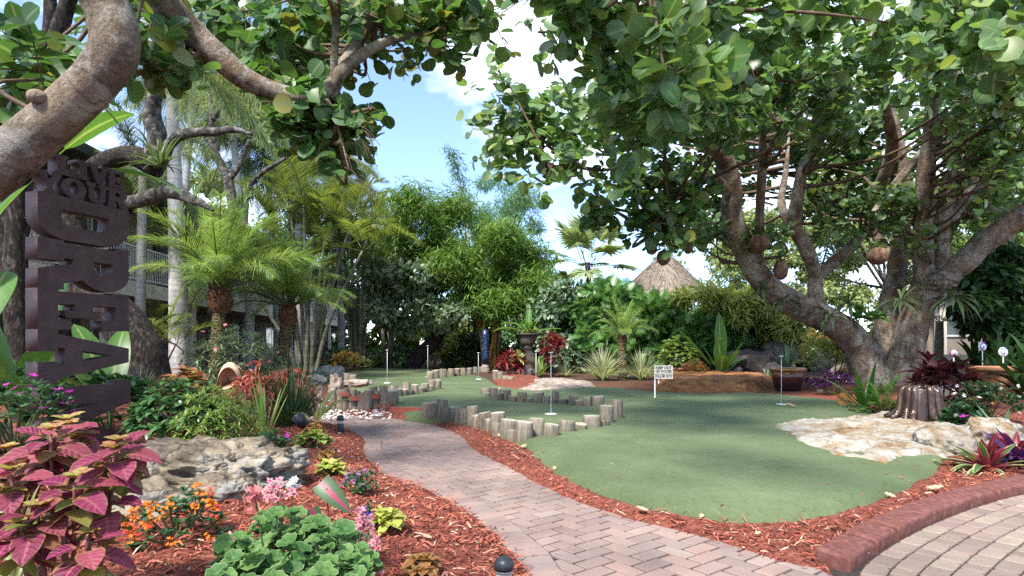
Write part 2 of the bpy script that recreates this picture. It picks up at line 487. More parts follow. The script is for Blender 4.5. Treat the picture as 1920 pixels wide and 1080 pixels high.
# ------------------------------------------------------------------ ground materials
n = NT('bark_mulch')
a = n.noise(26, 6, 0.7, n.mapping((1, 1, 0.3)), 0.6); b = n.voro(38, None, 'F1', 'Color')
c1 = n.ramp(a, [(0.3, (0.075, 0.022, 0.015)), (0.5, (0.185, 0.058, 0.040)), (0.7, (0.30, 0.115, 0.08))])
c1 = n.mix(0.35, c1, n.ramp(b, [(0.2, (0.085, 0.024, 0.016)), (0.8, (0.27, 0.09, 0.06))]))
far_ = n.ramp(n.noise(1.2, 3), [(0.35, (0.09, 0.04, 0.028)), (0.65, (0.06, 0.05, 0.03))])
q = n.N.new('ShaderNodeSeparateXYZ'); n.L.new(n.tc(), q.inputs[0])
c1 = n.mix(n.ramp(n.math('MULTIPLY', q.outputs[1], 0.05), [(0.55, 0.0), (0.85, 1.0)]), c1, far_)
M_MULCH = n.done(n.pbsdf(c1, 0.9, 0.15, 0, n.bump(n.math('ADD', a, n.voro(45)), 0.9, 0.02)))

n = NT('bark_chip')
c1 = n.ramp(n.rand(), [(0.0, (0.09, 0.020, 0.014)), (0.35, (0.22, 0.053, 0.034)), (0.7, (0.34, 0.092, 0.055)), (0.90, (0.41, 0.15, 0.09)), (0.97, (0.46, 0.30, 0.20)), (1.0, (0.52, 0.44, 0.34))])
M_CHIP = n.done(n.pbsdf(n.mix(0.5, c1, n.ramp(n.noise(120, 3), [(0.3, 0.6), (0.7, 1.3)]), 'MULTIPLY'), 0.8, 0.25))

n = NT('garden_soil')
M_SOIL = n.done(n.pbsdf(n.ramp(n.noise(0.8, 8, 0.65), [(0.3, (0.03, 0.022, 0.014)), (0.55, (0.055, 0.045, 0.024)), (0.75, (0.05, 0.065, 0.025))]), 0.95, 0.1, 0, n.bump(n.noise(9, 6), 0.7, 0.05)))

n = NT('brick_paver')
r_ = n.rand()
c1 = n.ramp(r_, [(0.0, (0.194, 0.143, 0.132)), (0.25, (0.245, 0.174, 0.154)), (0.5, (0.215, 0.166, 0.154)), (0.75, (0.262, 0.179, 0.152)), (1.0, (0.266, 0.210, 0.185))])
c1 = n.mix(0.6, c1, n.ramp(n.noise(1.3, 5, 0.6), [(0.36, 0.48), (0.48, 0.85), (0.66, 1.2)]), 'MULTIPLY')
c1 = n.mix(0.5, c1, n.ramp(n.noise(90, 4, 0.7), [(0.3, 0.72), (0.7, 1.25)]), 'MULTIPLY')
c1 = n.mix(n.ramp(n.noise(9, 5, 0.7), [(0.62, 0.0), (0.75, 0.35)]), c1, (0.16, 0.14, 0.13))
M_PAVER = n.done(n.pbsdf(c1, 0.82, 0.3, 0, n.bump(n.noise(70, 5, 0.7), 0.35, 0.004)))

n = NT('driveway_paver')
c1 = n.ramp(n.rand(), [(0.0, (0.166, 0.122, 0.106)), (0.3, (0.227, 0.178, 0.142)), (0.6, (0.212, 0.150, 0.133)), (1.0, (0.272, 0.220, 0.173))])
c1 = n.mix(0.5, c1, n.ramp(n.noise(2.5, 5), [(0.35, 0.65), (0.7, 1.2)]), 'MULTIPLY')
c1 = n.mix(0.5, c1, n.ramp(n.noise(80, 4, 0.7), [(0.3, 0.72), (0.7, 1.25)]), 'MULTIPLY')
M_PAVER2 = n.done(n.pbsdf(c1, 0.85, 0.3, 0, n.bump(n.noise(60, 5, 0.7), 0.4, 0.005)))
M_JOINT = solid('joint_sand', [(0.3, (0.016, 0.014, 0.013)), (0.7, (0.042, 0.035, 0.032))], 30, 0.95, 0.5, 0.005)

n = NT('putting_turf')
a = n.noise(0.9, 6, 0.62, None, 0.4); f = n.noise(220, 3, 0.7)
c1 = n.ramp(a, [(0.3, (0.046, 0.064, 0.030)), (0.5, (0.070, 0.094, 0.046)), (0.7, (0.102, 0.128, 0.066))])
c1 = n.mix(0.7, c1, n.ramp(f, [(0.3, 0.6), (0.7, 1.4)]), 'MULTIPLY')
c1 = n.mix(0.55, c1, n.ramp(n.noise(34, 6, 0.8, n.mapping((1, 0.5, 1))), [(0.32, 0.62), (0.68, 1.4)]), 'MULTIPLY')
c1 = n.mix(n.ramp(n.noise(2.6, 7, 0.7), [(0.52, 0.0), (0.75, 0.30)]), c1, (0.13, 0.14, 0.085))
n_ = n.bump(f, 0.5, 0.004)
pb = n.pbsdf(c1, 0.95, 0.05, 0, n_)
pb.node.inputs['Sheen Weight'].default_value = 0.16; pb.node.inputs['Sheen Roughness'].default_value = 0.5
pb.node.inputs['Sheen Tint'].default_value = (0.75, 0.85, 0.5, 1)
M_TURF = n.done(pb)

# ------------------------------------------------------------------ ground sheets
m = MB()
m.add([(-300, -60, -0.08), (300, -60, -0.08), (300, 500, -0.08), (-300, 500, -0.08)], [(0, 1, 2, 3)], [(0, 0), (1, 0), (1, 1), (0, 1)])
setting('ground', m, M_SOIL, flat=True)

def grid(x0, x1, y0, y1, st):
    xs = np.arange(x0, x1 + st / 2, st); ys = np.arange(y0, y1 + st / 2, st)
    X, Y = np.meshgrid(xs, ys)
    nx, ny = len(xs), len(ys)
    i = np.arange(ny - 1)[:, None] * nx + np.arange(nx - 1)[None]
    return X, Y, np.stack([i, i + 1, i + nx + 1, i + nx], -1)

def height_sheet(fn, x0, x1, y0, y1, st, keep=None, mb=None):
    X, Y, f = grid(x0, x1, y0, y1, st)
    Z = fn(X, Y)
    if keep is not None:
        k = keep(X, Y); kk = k[:-1, :-1] | k[1:, :-1] | k[:-1, 1:] | k[1:, 1:]
        f = f[kk]
    f = f.reshape(-1, 4)
    v = np.stack([X, Y, Z], -1).reshape(-1, 3)
    used = np.unique(f); rm = np.full(len(v), -1); rm[used] = np.arange(len(used))
    mb = mb or MB()
    mb.add(v[used], rm[f])
    return mb

ky = lambda X, Y: (sdist(X, Y, PATH) > -0.25) & (sdist(X, Y, DRIVE) > -0.25) & (sdist(X, Y, GREEN) > -0.35)
m = height_sheet(terrain, -4.2, 6.6, 1.2, 9.0, 0.04, ky)
m2 = height_sheet(terrain, -9.0, 16.0, 9.0, MULCH_FAR, 0.14, ky, m)
height_sheet(terrain, 6.6, 14.0, 1.2, 9.0, 0.14, None, m); height_sheet(terrain, -10.0, -4.2, 1.2, 9.0, 0.14, None, m)
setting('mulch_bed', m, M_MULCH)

gx = [p[0] for p in GREEN]; gy = [p[1] for p in GREEN]
m = height_sheet(green_z, min(gx) - 0.2, max(gx) + 0.2, min(gy) - 0.2, 8.0, 0.04, lambda X, Y: sdist(X, Y, GREEN) < 0.10)
height_sheet(green_z, min(gx) - 0.2, max(gx) + 0.2, 8.0, max(gy) + 0.2, 0.10, lambda X, Y: sdist(X, Y, GREEN) < 0.10, m)
setting('putting_green', m, M_TURF)

# ------------------------------------------------------------------ the herringbone path
def poly_clip(poly, p, nrm):
    """keep the side of a convex polygon where (v-p).nrm <= 0"""
    out = []
    for i in range(len(poly)):
        a, b = poly[i], poly[(i + 1) % len(poly)]
        da, db = (a - p) @ nrm, (b - p) @ nrm
        if da <= 0: out.append(a)
        if da * db < 0: out.append(a + (b - a) * (da / (da - db)))
    return out

def brick(mb, poly, z=0.0, gap=0.0085, bev=0.004, tilt=None):
    poly = np.array(poly); c = poly.mean(0); k = len(poly)
    d = poly - c; l = np.linalg.norm(d, axis=1, keepdims=True) + 1e-9
    o = c + d * np.clip(1 - gap / l * 1.2, 0.5, 1); inn = c + d * np.clip(1 - (gap + bev) / l * 1.2, 0.4, 1)
    zz = z + R.normal(0, 0.0009); sl = R.normal(0, 0.006, 2)
    ti = zz + (inn - c) @ sl; to = zz - bev * 0.7 + (o - c) @ sl
    v = np.vstack([np.c_[o, np.full(k, z - 0.025)], np.c_[o, to], np.c_[inn, ti]])
    f = [tuple(range(2 * k, 3 * k))]
    for i in range(k):
        j = (i + 1) % k
        f += [(i, j, k + j, k + i), (k + i, k + j, 2 * k + j, 2 * k + i)]
    mb.add(v, f)

def resample(line, step):
    line = np.array(line); line = catmull(line, len(line) * 8)
    s = np.r_[0, np.cumsum(np.linalg.norm(np.diff(line, axis=0), axis=1))]
    k = np.arange(0, s[-1], step)
    return np.stack([np.interp(k, s, line[:, 0]), np.interp(k, s, line[:, 1])], 1)

def offset(line, d):
    t = np.gradient(line, axis=0); t /= np.linalg.norm(t, axis=1, keepdims=True) + 1e-9
    return line + np.stack([t[:, 1], -t[:, 0]], 1) * d       # to the right of travel

mb = MB()
SOL = 0.186
eL = resample([(0.30, 2.0)] + LEFT_EDGE, 0.095); eR = resample(RIGHT_EDGE[2:], 0.103)
inL = offset(eL, SOL); inR = offset(eR, SOL)
for e, i_ in ((eL, inL),):
    for k in range(len(e) - 1):
        q = np.array([e[k], e[k + 1], i_[k + 1], i_[k]])
        if np.linalg.norm(q[2] - q[3]) < 0.03: continue
        brick(mb, q if np.cross(q[1] - q[0], q[2] - q[0]) > 0 else q[::-1])
inner = [(0.75, 1.2), (0.45, 1.8)] + [tuple(p) for p in offset(eL, SOL - 0.012)[3:-2]] + [tuple(p) for p in eR] + [(1.5, 2.35), (1.25, 1.2)]
seg_a = np.array(inner); seg_b = np.roll(seg_a, -1, 0)
ang = rad(38); ux = np.array([math.cos(ang), math.sin(ang)]); uy = np.array([-math.sin(ang), math.cos(ang)])
w = 0.093
cand = []
for j in range(-330, 330):
    for k in range(-90, 90):
        for (a0, b0, a1, b1) in ((0, 0, 2, 1), (0, 1, 1, 3)):
            x0, y0 = j + 4 * k + a0, j + b0
            cx, cyy = x0 + (a1 - a0) / 2, y0 + (b1 - b0) / 2
            pos = (ux * cx + uy * cyy) * w
            if -5 < pos[0] < 2.2 and 1.2 < pos[1] < 22: cand.append((pos[0], pos[1], x0, y0, a1 - a0, b1 - b0))
cand = np.array(cand)
sdc = sdist(cand[:, 0], cand[:, 1], inner)
for (px_, py_, x0, y0, aw, bh), s_ in zip(cand[sdc < 0.07], sdc[sdc < 0.07]):
    poly = [(ux * (x0 + a) + uy * (y0 + b)) * w for a, b in ((0, 0), (aw, 0), (aw, bh), (0, bh))]
    if s_ > -0.13:
        c = np.array([px_, py_]); e = seg_b - seg_a
        t = np.clip(((c - seg_a) * e).sum(1) / ((e * e).sum(1) + 1e-12), 0, 1)
        foot = seg_a + e * t[:, None]; kk = np.argmin(np.linalg.norm(foot - c, axis=1))
        nr = c - foot[kk]; l = np.linalg.norm(nr)
        if l > 1e-6:
            nr = nr / l * (1 if s_ > 0 else -1)
            poly = poly_clip(poly, foot[kk], nr)
        if len(poly) < 3: continue
        pa = np.array(poly); ar = 0.5 * abs(np.sum(pa[:, 0] * np.roll(pa[:, 1], -1) - pa[:, 1] * np.roll(pa[:, 0], -1)))
        if ar < 0.0015: continue
    brick(mb, poly)
setting('path', mb, M_PAVER, flat=True)

def flat_poly(name, poly, z, mat):
    b = bmesh.new(); vs = [b.verts.new((x, y, z)) for x, y in poly]; b.faces.new(vs); bmesh.ops.triangulate(b, faces=b.faces[:])
    bmesh.ops.recalc_face_normals(b, faces=b.faces[:])
    me = bpy.data.meshes.new(name); b.to_mesh(me); b.free(); me.materials.append(mat)
    o = bpy.data.objects.new(name, me); COL.objects.link(o); return tag(o, kind='structure')
flat_poly('path_sand_base', PATH, -0.012, M_JOINT)
flat_poly('driveway_sand_base', DRIVE, -0.016, M_JOINT)

# ------------------------------------------------------------------ driveway pavers: tumbled rows that follow the kerb
mb = MB()
base = resample([(1.30, 2.2), (1.42, 2.55)] + [tuple(q) for q in offset(resample(CURB, 0.02), 0.158)[6::24]], 0.02)
base = np.vstack([base])
for row in range(0, 32):
    o0 = offset(base, 0.012 + row * 0.102); o1 = offset(base, 0.012 + (row + 1) * 0.102)
    s = np.r_[0, np.cumsum(np.linalg.norm(np.diff(o0, axis=0), axis=1))]
    p = R.uniform(0, 0.2)
    while p < s[-1] - 0.25:
        wd = R.choice([0.105, 0.145, 0.175])
        g = lambda o, k: np.array([np.interp(k, s, o[:, 0]), np.interp(k, s, o[:, 1])])
        q = np.array([g(o1, p), g(o1, p + wd), g(o0, p + wd), g(o0, p)])
        p += wd
        c = q.mean(0)
        if c[0] > 6.4 or c[1] < 1.2 or sdist(c[0], c[1], inner) < 0.05: continue
        if np.linalg.norm(q[0] - q[1]) < 0.05: continue
        # clipped corners for the tumbled look
        qq = []
        for i in range(4):
            a, b_, c_ = q[i - 1], q[i], q[(i + 1) % 4]
            qq += [b_ + (a - b_) * 0.09, b_ + (c_ - b_) * 0.09]
        qq = np.array(qq)
        brick(mb, qq if np.cross(q[1] - q[0], q[2] - q[0]) > 0 else qq[::-1], 0.0, 0.005, 0.009)
setting('driveway', mb, M_PAVER2, flat=True)

# ------------------------------------------------------------------ red kerb blocks
M_KERB = solid('red_kerb_concrete', [(0.3, (0.075, 0.024, 0.019)), (0.5, (0.125, 0.043, 0.034)), (0.72, (0.185, 0.085, 0.068))], 24, 0.85, 0.3, 0.002, 140, detail=8)
oA = resample(CURB, 0.02); 
def kerb(i0, i1, label):
    a = oA[i0:i1]
    rows = []
    W = 0.155
    prof = [(0, -0.06), (0.0, 0.052), (0.006, 0.060), (0.014, 0.063), (0.06, 0.063), (0.10, 0.059), (0.138, 0.053), (0.148, 0.047), (W - 0.003, 0.036), (W, -0.06)]
    V = []
    for d, z in prof:
        V.append(np.c_[offset(a, d), np.full(len(a), z)])
    V = np.stack(V, 1); k, pn = V.shape[:2]
    V[..., 2] += 0.0012 * wob(V, 9, 3)
    V[0, 1:-1, 2] -= 0.012; V[-1, 1:-1, 2] -= 0.012
    f = []
    for i in range(k - 1):
        for j in range(pn):
            j2 = (j + 1) % pn; f.append((i * pn + j, i * pn + j2, (i + 1) * pn + j2, (i + 1) * pn + j))
    f += [tuple(range(pn))[::-1], tuple((k - 1) * pn + j for j in range(pn))]
    b = MB().add(V.reshape(-1, 3), f)
    solo('kerb_block', b, M_KERB, label, 'kerb', tuple(V[k // 2, 3]), 'red kerb blocks between mulch and driveway', True)
lens = [0.36, 0.30, 1.45, 2.4]
names = ['short red kerb block with the free end, nearest the brick path', 'short red kerb block between the end block and the long ones', 'long curved red kerb block under the striped bromeliad', 'long red kerb block running out of the picture by the purple bromeliad']
k0 = 0
for L_, lb in zip(lens, names):
    k1 = min(k0 + int(L_ / 0.02), len(oA) - 1)
    if k1 - k0 > 4: kerb(k0, k1, lb)
    k0 = k1 + 1

# ------------------------------------------------------------------ bark chips and pebbles lying on the beds
def scatter(n_try, x0, x1, y0, y1, fn):
    x = R.uniform(x0, x1, n_try); y = R.uniform(y0, y1, n_try)
    k = fn(x, y); return x[k], y[k]
def in_bed(x, y):
    s = np.minimum(sdist(x, y, PATH), sdist(x, y, DRIVE))
    view = (np.abs(x) < 0.9 * y + 0.3)
    return view & (s > 0.0 - 0.05 * R.random(len(x)) ** 3) & (sdist(x, y, GREEN) > -0.02 - 0.05 * R.random(len(x)) ** 4) & (sdist(x, y, CURB + [(8, 8), (0, 8)]) < 99) & (R.random(len(x)) < np.clip(3.2 / y, 0, 1) ** 1.3)
x, y = scatter(190000, -4.5, 6.5, 1.6, 10.5, in_bed)
keep = (sdist(x, y, DRIVE) > -0.02)
x, y = x[keep], y[keep]
z = np.maximum(terrain(x, y), 0.0) + R.uniform(0.0, 0.02, len(x))
th = R.uniform(0, 6.28, len(x)); el = R.normal(0, 0.28, len(x))
d = np.stack([np.cos(th) * np.cos(el), np.sin(th) * np.cos(el), np.sin(el)], 1)
nn = np.stack([R.normal(0, 0.5, len(x)), R.normal(0, 0.5, len(x)), np.ones(len(x))], 1)
V = np.array([(-1, 0, 0), (1, 0, 0), (0.8, 0.5, 0.12), (-1.1, 0.5, 0.12), (0.5, 1, 0.02), (-0.4, 1.0, 0.02)], float)
T_CHIP = (V, np.array([(0, 1, 2, 3), (3, 2, 4, 5)]), V[:, :2])
mb = MB()
leaves(mb, T_CHIP, np.stack([x, y, z], 1), d, nn, R.gamma(4, 0.0082, len(x)) + 0.010, R.uniform(0.0018, 0.0048, len(x)))
setting('bark_chips', mb, M_CHIP, kind='stuff', flat=True)
# strays blown on to the path and the green
x = R.uniform(-1.5, 4.5, 5200); y = R.uniform(2.4, 9, 5200)
sp = sdist(x, y, PATH); sg = sdist(x, y, GREEN)
k = (((sp < 0) & (R.random(5200) < np.exp(sp * 13) * 0.5)) | ((sg < 0) & (R.random(5200) < np.exp(sg * 2.0) * 0.4))) & (sdist(x, y, DRIVE) > 0)
x, y = x[k], y[k]; z = np.where(sdist(x, y, GREEN) < 0, green_z(x, y), 0.0) + 0.004
th = R.uniform(0, 6.28, len(x)); d = np.stack([np.cos(th), np.sin(th), 0.05 + 0 * th], 1)
mb = MB(); leaves(mb, T_CHIP, np.stack([x, y, z], 1), d, np.array([0, 0, 1.0]) + R.normal(0, .2, (len(x), 3)), R.uniform(0.015, 0.06, len(x)), R.uniform(0.0015, 0.0035, len(x)))
setting('stray_chips', mb, M_CHIP, kind='stuff', flat=True)

M_PEB = solid('white_pebble', [(0.3, (0.42, 0.38, 0.34)), (0.6, (0.68, 0.64, 0.6))], 9, 0.7, 0.3)
def stones(name, pts, size, mat, mb=None):
    mb = mb or MB()
    b = bmesh.new(); bmesh.ops.create_icosphere(b, subdivisions=1, radius=1); V = np.array([v.co[:] for v in b.verts]); F = np.array([[v.index for v in f.verts] for f in b.faces]); b.free()
    for p in pts:
        s = size * R.uniform(0.5, 1.4) * np.array([R.uniform(0.8, 1.4), R.uniform(0.8, 1.3), R.uniform(0.5, 0.8)])
        v = V * (1 + 0.18 * R.normal(size=(len(V), 1))) * s; a = R.uniform(0, 6.28)
        v = np.stack([v[:, 0] * math.cos(a) - v[:, 1] * math.sin(a), v[:, 0] * math.sin(a) + v[:, 1] * math.cos(a), v[:, 2]], 1)
        mb.add(v + p, F)
    return mb
pts = []
for _ in range(420):
    px_, py_ = R.uniform(598, 735), R.uniform(748, 788)
    lo = 770 if px_ > 618 else 748
    if py_ < lo or (px_ > 660 and py_ > 792 - (735 - px_) * 0.1): continue
    q = G(px_, py_, 0.02)
    pts.append((q[0], q[1], 0.03 + R.uniform(0, 0.02)))
setting('pebbles', stones('pebbles', pts, 0.019, M_PEB), M_PEB, kind='stuff')
# ------------------------------------------------------------------ slab letters cut from outlines
def letter_mesh(name, outer, holes, ex, mat):
    cu = bpy.data.curves.new(name, 'CURVE'); cu.dimensions = '2D'; cu.fill_mode = 'BOTH'; cu.extrude = ex; cu.bevel_depth = 0.0015; cu.bevel_resolution = 0
    for L in [outer] + holes:
        s = cu.splines.new('POLY'); s.points.add(len(L) - 1)
        for p, (x, y) in zip(s.points, L): p.co = (x, y, 0, 1)
        s.use_cyclic_u = True
    o = bpy.data.objects.new(name, cu); COL.objects.link(o)
    dg = bpy.context.evaluated_depsgraph_get(); dg.update()
    me = bpy.data.meshes.new_from_object(o.evaluated_get(dg)); me.name = name
    bpy.data.objects.remove(o); bpy.data.curves.remove(cu)
    me.materials.clear(); me.materials.append(mat)
    return me
def arc(cx, cy, rx, ry, a0, a1, k=10):
    return [(cx + rx * math.cos(rad(a0 + (a1 - a0) * i / k)), cy + ry * math.sin(rad(a0 + (a1 - a0) * i / k))) for i in range(k + 1)]
def text_mesh(name, txt, size, ex, mat, spacing=1.0):
    cu = bpy.data.curves.new(name, 'FONT'); cu.body = txt; cu.size = size; cu.extrude = ex; cu.align_x = 'CENTER'; cu.align_y = 'CENTER'; cu.offset = size * 0.028; cu.space_character = spacing
    o = bpy.data.objects.new(name, cu); COL.objects.link(o)
    dg = bpy.context.evaluated_depsgraph_get(); dg.update()
    me = bpy.data.meshes.new_from_object(o.evaluated_get(dg)); me.name = name
    bpy.data.objects.remove(o); bpy.data.curves.remove(cu)
    me.materials.clear(); me.materials.append(mat)
    return me
# slab capitals in a unit box (x advance 0..1, y up 0..1)
def slab(ch):
    s, t = 0.24, 0.16
    if ch == 'D':
        o = [(0, 0), (0.5, 0)] + arc(0.5, 0.3, 0.5, 0.3, -90, 0, 6) + arc(0.5, 0.7, 0.5, 0.3, 0, 90, 6) + [(0, 1), (0, 1 - t), (0.0, t)]
        h = [(0.30, 0.24), (0.30, 0.76)] + arc(0.5, 0.68, 0.17, 0.08, 90, 0, 5) + arc(0.5, 0.32, 0.17, 0.08, 0, -90, 5)
        return o, [h]
    if ch == 'R':
        o = [(0, 0), (0.42, 0), (0.42, 0.26), (0.36, 0.26), (0.36, 0.36), (0.46, 0.36), (0.62, 0), (1, 0), (1, 0.26), (0.88, 0.26), (0.78, 0.46)] + arc(0.62, 0.72, 0.36, 0.28, -40, 90, 8) + [(0, 1), (0, 0.84), (0.06, 0.84), (0.06, 0.26), (0, 0.26)]
        h = [(0.36, 0.58), (0.36, 0.80), (0.5, 0.80)] + arc(0.52, 0.69, 0.12, 0.11, 80, -80, 6)
        return o, [h]
    if ch == 'E':
        return [(0, 0), (1, 0), (1, 0.34), (0.74, 0.34), (0.74, 0.2), (0.36, 0.2), (0.36, 0.38), (0.52, 0.38), (0.52, 0.28), (0.70, 0.28), (0.70, 0.66), (0.52, 0.66), (0.52, 0.58), (0.36, 0.58), (0.36, 0.84), (0.74, 0.84), (0.74, 0.68), (1, 0.68), (1, 1), (0, 1), (0, 0.8), (0.05, 0.8), (0.05, 0.2), (0, 0.2)], []
    if ch == 'A':
        return [(0, 0), (0.40, 0), (0.40, 0.2), (0.33, 0.2), (0.345, 0.28), (0.655, 0.28), (0.67, 0.2), (0.60, 0.2), (0.60, 0), (1, 0), (1, 0.2), (0.92, 0.2), (0.64, 1), (0.36, 1), (0.08, 0.2), (0, 0.2)], [[(0.40, 0.46), (0.5, 0.82), (0.60, 0.46)]]
    if ch == 'M':
        return [(0, 0), (0.33, 0), (0.33, 0.16), (0.27, 0.16), (0.27, 0.62), (0.46, 0), (0.56, 0), (0.75, 0.62), (0.75, 0.16), (0.68, 0.16), (0.68, 0), (1, 0), (1, 0.16), (0.95, 0.16), (0.95, 0.84), (1, 0.84), (1, 1), (0.72, 1), (0.51, 0.40), (0.30, 1), (0, 1), (0, 0.84), (0.05, 0.84), (0.05, 0.16), (0, 0.16)], []
    if ch == 'L':
        return [(0, 0), (1, 0), (1, 0.42), (0.76, 0.42), (0.76, 0.2), (0.48, 0.2), (0.48, 0.82), (0.58, 0.82), (0.58, 1), (0, 1), (0, 0.82), (0.12, 0.82), (0.12, 0.18), (0, 0.18)], []
    if ch == 'I':
        return [(0, 0), (1, 0), (1, 0.2), (0.78, 0.2), (0.78, 0.8), (1, 0.8), (1, 1), (0, 1), (0, 0.8), (0.22, 0.8), (0.22, 0.2), (0, 0.2)], []
    if ch == 'V':
        return [(0.36, 0), (0.64, 0), (0.93, 0.82), (1, 0.82), (1, 1), (0.6, 1), (0.6, 0.82), (0.66, 0.82), (0.52, 0.36), (0.38, 0.82), (0.44, 0.82), (0.44, 1), (0, 1), (0, 0.82), (0.07, 0.82)], []
    if ch == 'Y':
        return [(0.28, 0), (0.72, 0), (0.72, 0.18), (0.62, 0.18), (0.62, 0.42), (0.92, 0.82), (1, 0.82), (1, 1), (0.58, 1), (0.58, 0.82), (0.64, 0.82), (0.51, 0.6), (0.38, 0.82), (0.44, 0.82), (0.44, 1), (0, 1), (0, 0.82), (0.08, 0.82), (0.38, 0.42), (0.38, 0.18), (0.28, 0.18)], []
    if ch == 'O':
        return arc(0.5, 0.5, 0.5, 0.5, 0, 345, 23), [arc(0.5, 0.5, 0.2, 0.31, 0, 345, 23)]
    if ch == 'U':
        return [(0, 0.82), (0.1, 0.82), (0.1, 0.36)] + arc(0.5, 0.36, 0.4, 0.36, 180, 360, 10) + [(0.9, 0.82), (1, 0.82), (1, 1), (0.58, 1), (0.58, 0.82), (0.68, 0.82), (0.68, 0.38)] + arc(0.5, 0.36, 0.14, 0.18, 0, -180, 6) + [(0.32, 0.82), (0.42, 0.82), (0.42, 1), (0, 1)], []

n = NT('dark_weathered_metal')
c1 = n.ramp(n.noise(5, 6, 0.65), [(0.3, (0.040, 0.024, 0.026)), (0.55, (0.066, 0.038, 0.040)), (0.75, (0.098, 0.062, 0.064))])
br = n.noise(10, 4, 0.7, n.mapping((30, 1.5, 6)))
c1 = n.mix(0.35, c1, n.ramp(br, [(0.3, 0.7), (0.7, 1.4)]), 'MULTIPLY')
M_SIGN = n.done(n.pbsdf(c1, 0.6, 0.35, 0.1, n.bump(br, 0.25, 0.003)))

dS = np.array([0.33, 0.944, 0.0]); nS = np.array([0.944, -0.33, 0.0])
pR = np.array([-3.525, 5.64, 0.0]); pL = pR - dS * 0.79
sign = thing('letter_sign', 'tall dark brown metal sign of stacked cut-out letters reading LIVE YOUR DREAM', 'sign', tuple(pL))
TH = 0.071
def put_letter(ch, x0, z0, w, h, rot, depth=TH, back=0.0):
    """rot False: upright, x0 along the sign, z0 the foot; rot True: turned a quarter clockwise, top edge at z0"""
    o, hs = slab(ch)
    me = letter_mesh('letter', *( (lambda F: ([F(p) for p in o], [[F(p) for p in q] for q in hs]))((lambda p: (x0 + p[0] * w, z0 + p[1] * h)) if not rot else (lambda p: (x0 + p[1] * w, z0 - p[0] * h)))), depth, M_SIGN)
    # local x -> along sign, local y -> up, local z -> out of the front
    M = Matrix(((dS[0], 0, nS[0], 0), (dS[1], 0, nS[1], 0), (0, 1, 0, 0), (0, 0, 0, 1)))
    me.transform(Matrix.Translation(Vector(-nS * (TH + back))) @ M)
    ob = bpy.data.objects.new('letter', me); COL.objects.link(ob); ob.parent = sign
zt = [2.238, 1.874, 1.465, 1.132, 0.688, 0.0]
for ch, a, b in zip('DREAM', zt[:-1], zt[1:]):
    put_letter(ch, 0.0 + (0.02 if ch == 'M' else 0), a - 0.002, 0.79, (a - b) - 0.004, True)
xs = [0.015, 0.205, 0.415, 0.61, 0.80]
for ch, a, b in zip('YOUR', xs[:-1], xs[1:]): put_letter(ch, a, 2.243, b - a - 0.004, 0.175, False, 0.06, 0.01)
xs = [0.15, 0.335, 0.44, 0.62, 0.77]
for ch, a, b in zip('LIVE', xs[:-1], xs[1:]): put_letter(ch, a, 2.423, b - a - 0.004, 0.16, False, 0.06, 0.01)
foot = MB().box((pL + dS * 0.4 - nS * TH)[:2].tolist() + [0.0], (0.16, 0.9, 0.05), -math.atan2(dS[0], dS[1]))
part('base', foot, M_SIGN, sign, flat=True)

# ------------------------------------------------------------------ log stumps of the edging
n = NT('weathered_log')
vec = n.mapping((1, 1, 0.12)); gr = n.noise(45, 5, 0.7, vec)
c1 = n.ramp(gr, [(0.32, (0.035, 0.028, 0.022)), (0.46, (0.17, 0.145, 0.115)), (0.66, (0.40, 0.36, 0.30))])
c1 = n.mix(0.5, c1, n.ramp(n.objrand(), [(0, (0.085, 0.072, 0.056)), (0.4, (0.19, 0.14, 0.092)), (0.7, (0.14, 0.12, 0.092)), (1, (0.23, 0.185, 0.135))]))
q = n.N.new('ShaderNodeSeparateXYZ'); n.L.new(n.tc(), q.inputs[0])
c1 = n.mix(n.ramp(n.math('ADD', q.outputs[2], n.math('MULTIPLY', n.noise(12, 4), 0.12)), [(0.03, 0.6), (0.16, 0.0)]), c1, (0.06, 0.062, 0.04))
M_LOG = n.done(n.pbsdf(c1, 0.9, 0.2, 0, n.bump(gr, 0.9, 0.01)))
n = NT('log_end')
q = n.N.new('ShaderNodeSeparateXYZ'); n.L.new(n.tc(), q.inputs[0])
rr_ = n.math('SQRT', n.math('ADD', n.math('POWER', q.outputs[0], 2.0), n.math('POWER', q.outputs[1], 2.0)))
ring = n.math('SINE', n.math('MULTIPLY_ADD', rr_, 420.0, n.math('MULTIPLY', n.noise(20, 3), 8.0)))
c1 = n.mix(n.ramp(ring, [(0.0, 0.0), (1.0, 0.5)]), n.ramp(n.noise(18, 5, 0.7), [(0.3, (0.20, 0.18, 0.145)), (0.7, (0.44, 0.41, 0.35))]), (0.16, 0.13, 0.10))
M_LOGEND = n.done(n.pbsdf(c1, 0.9, 0.2, 0, n.bump(n.noise(30, 5), 0.8, 0.01)))

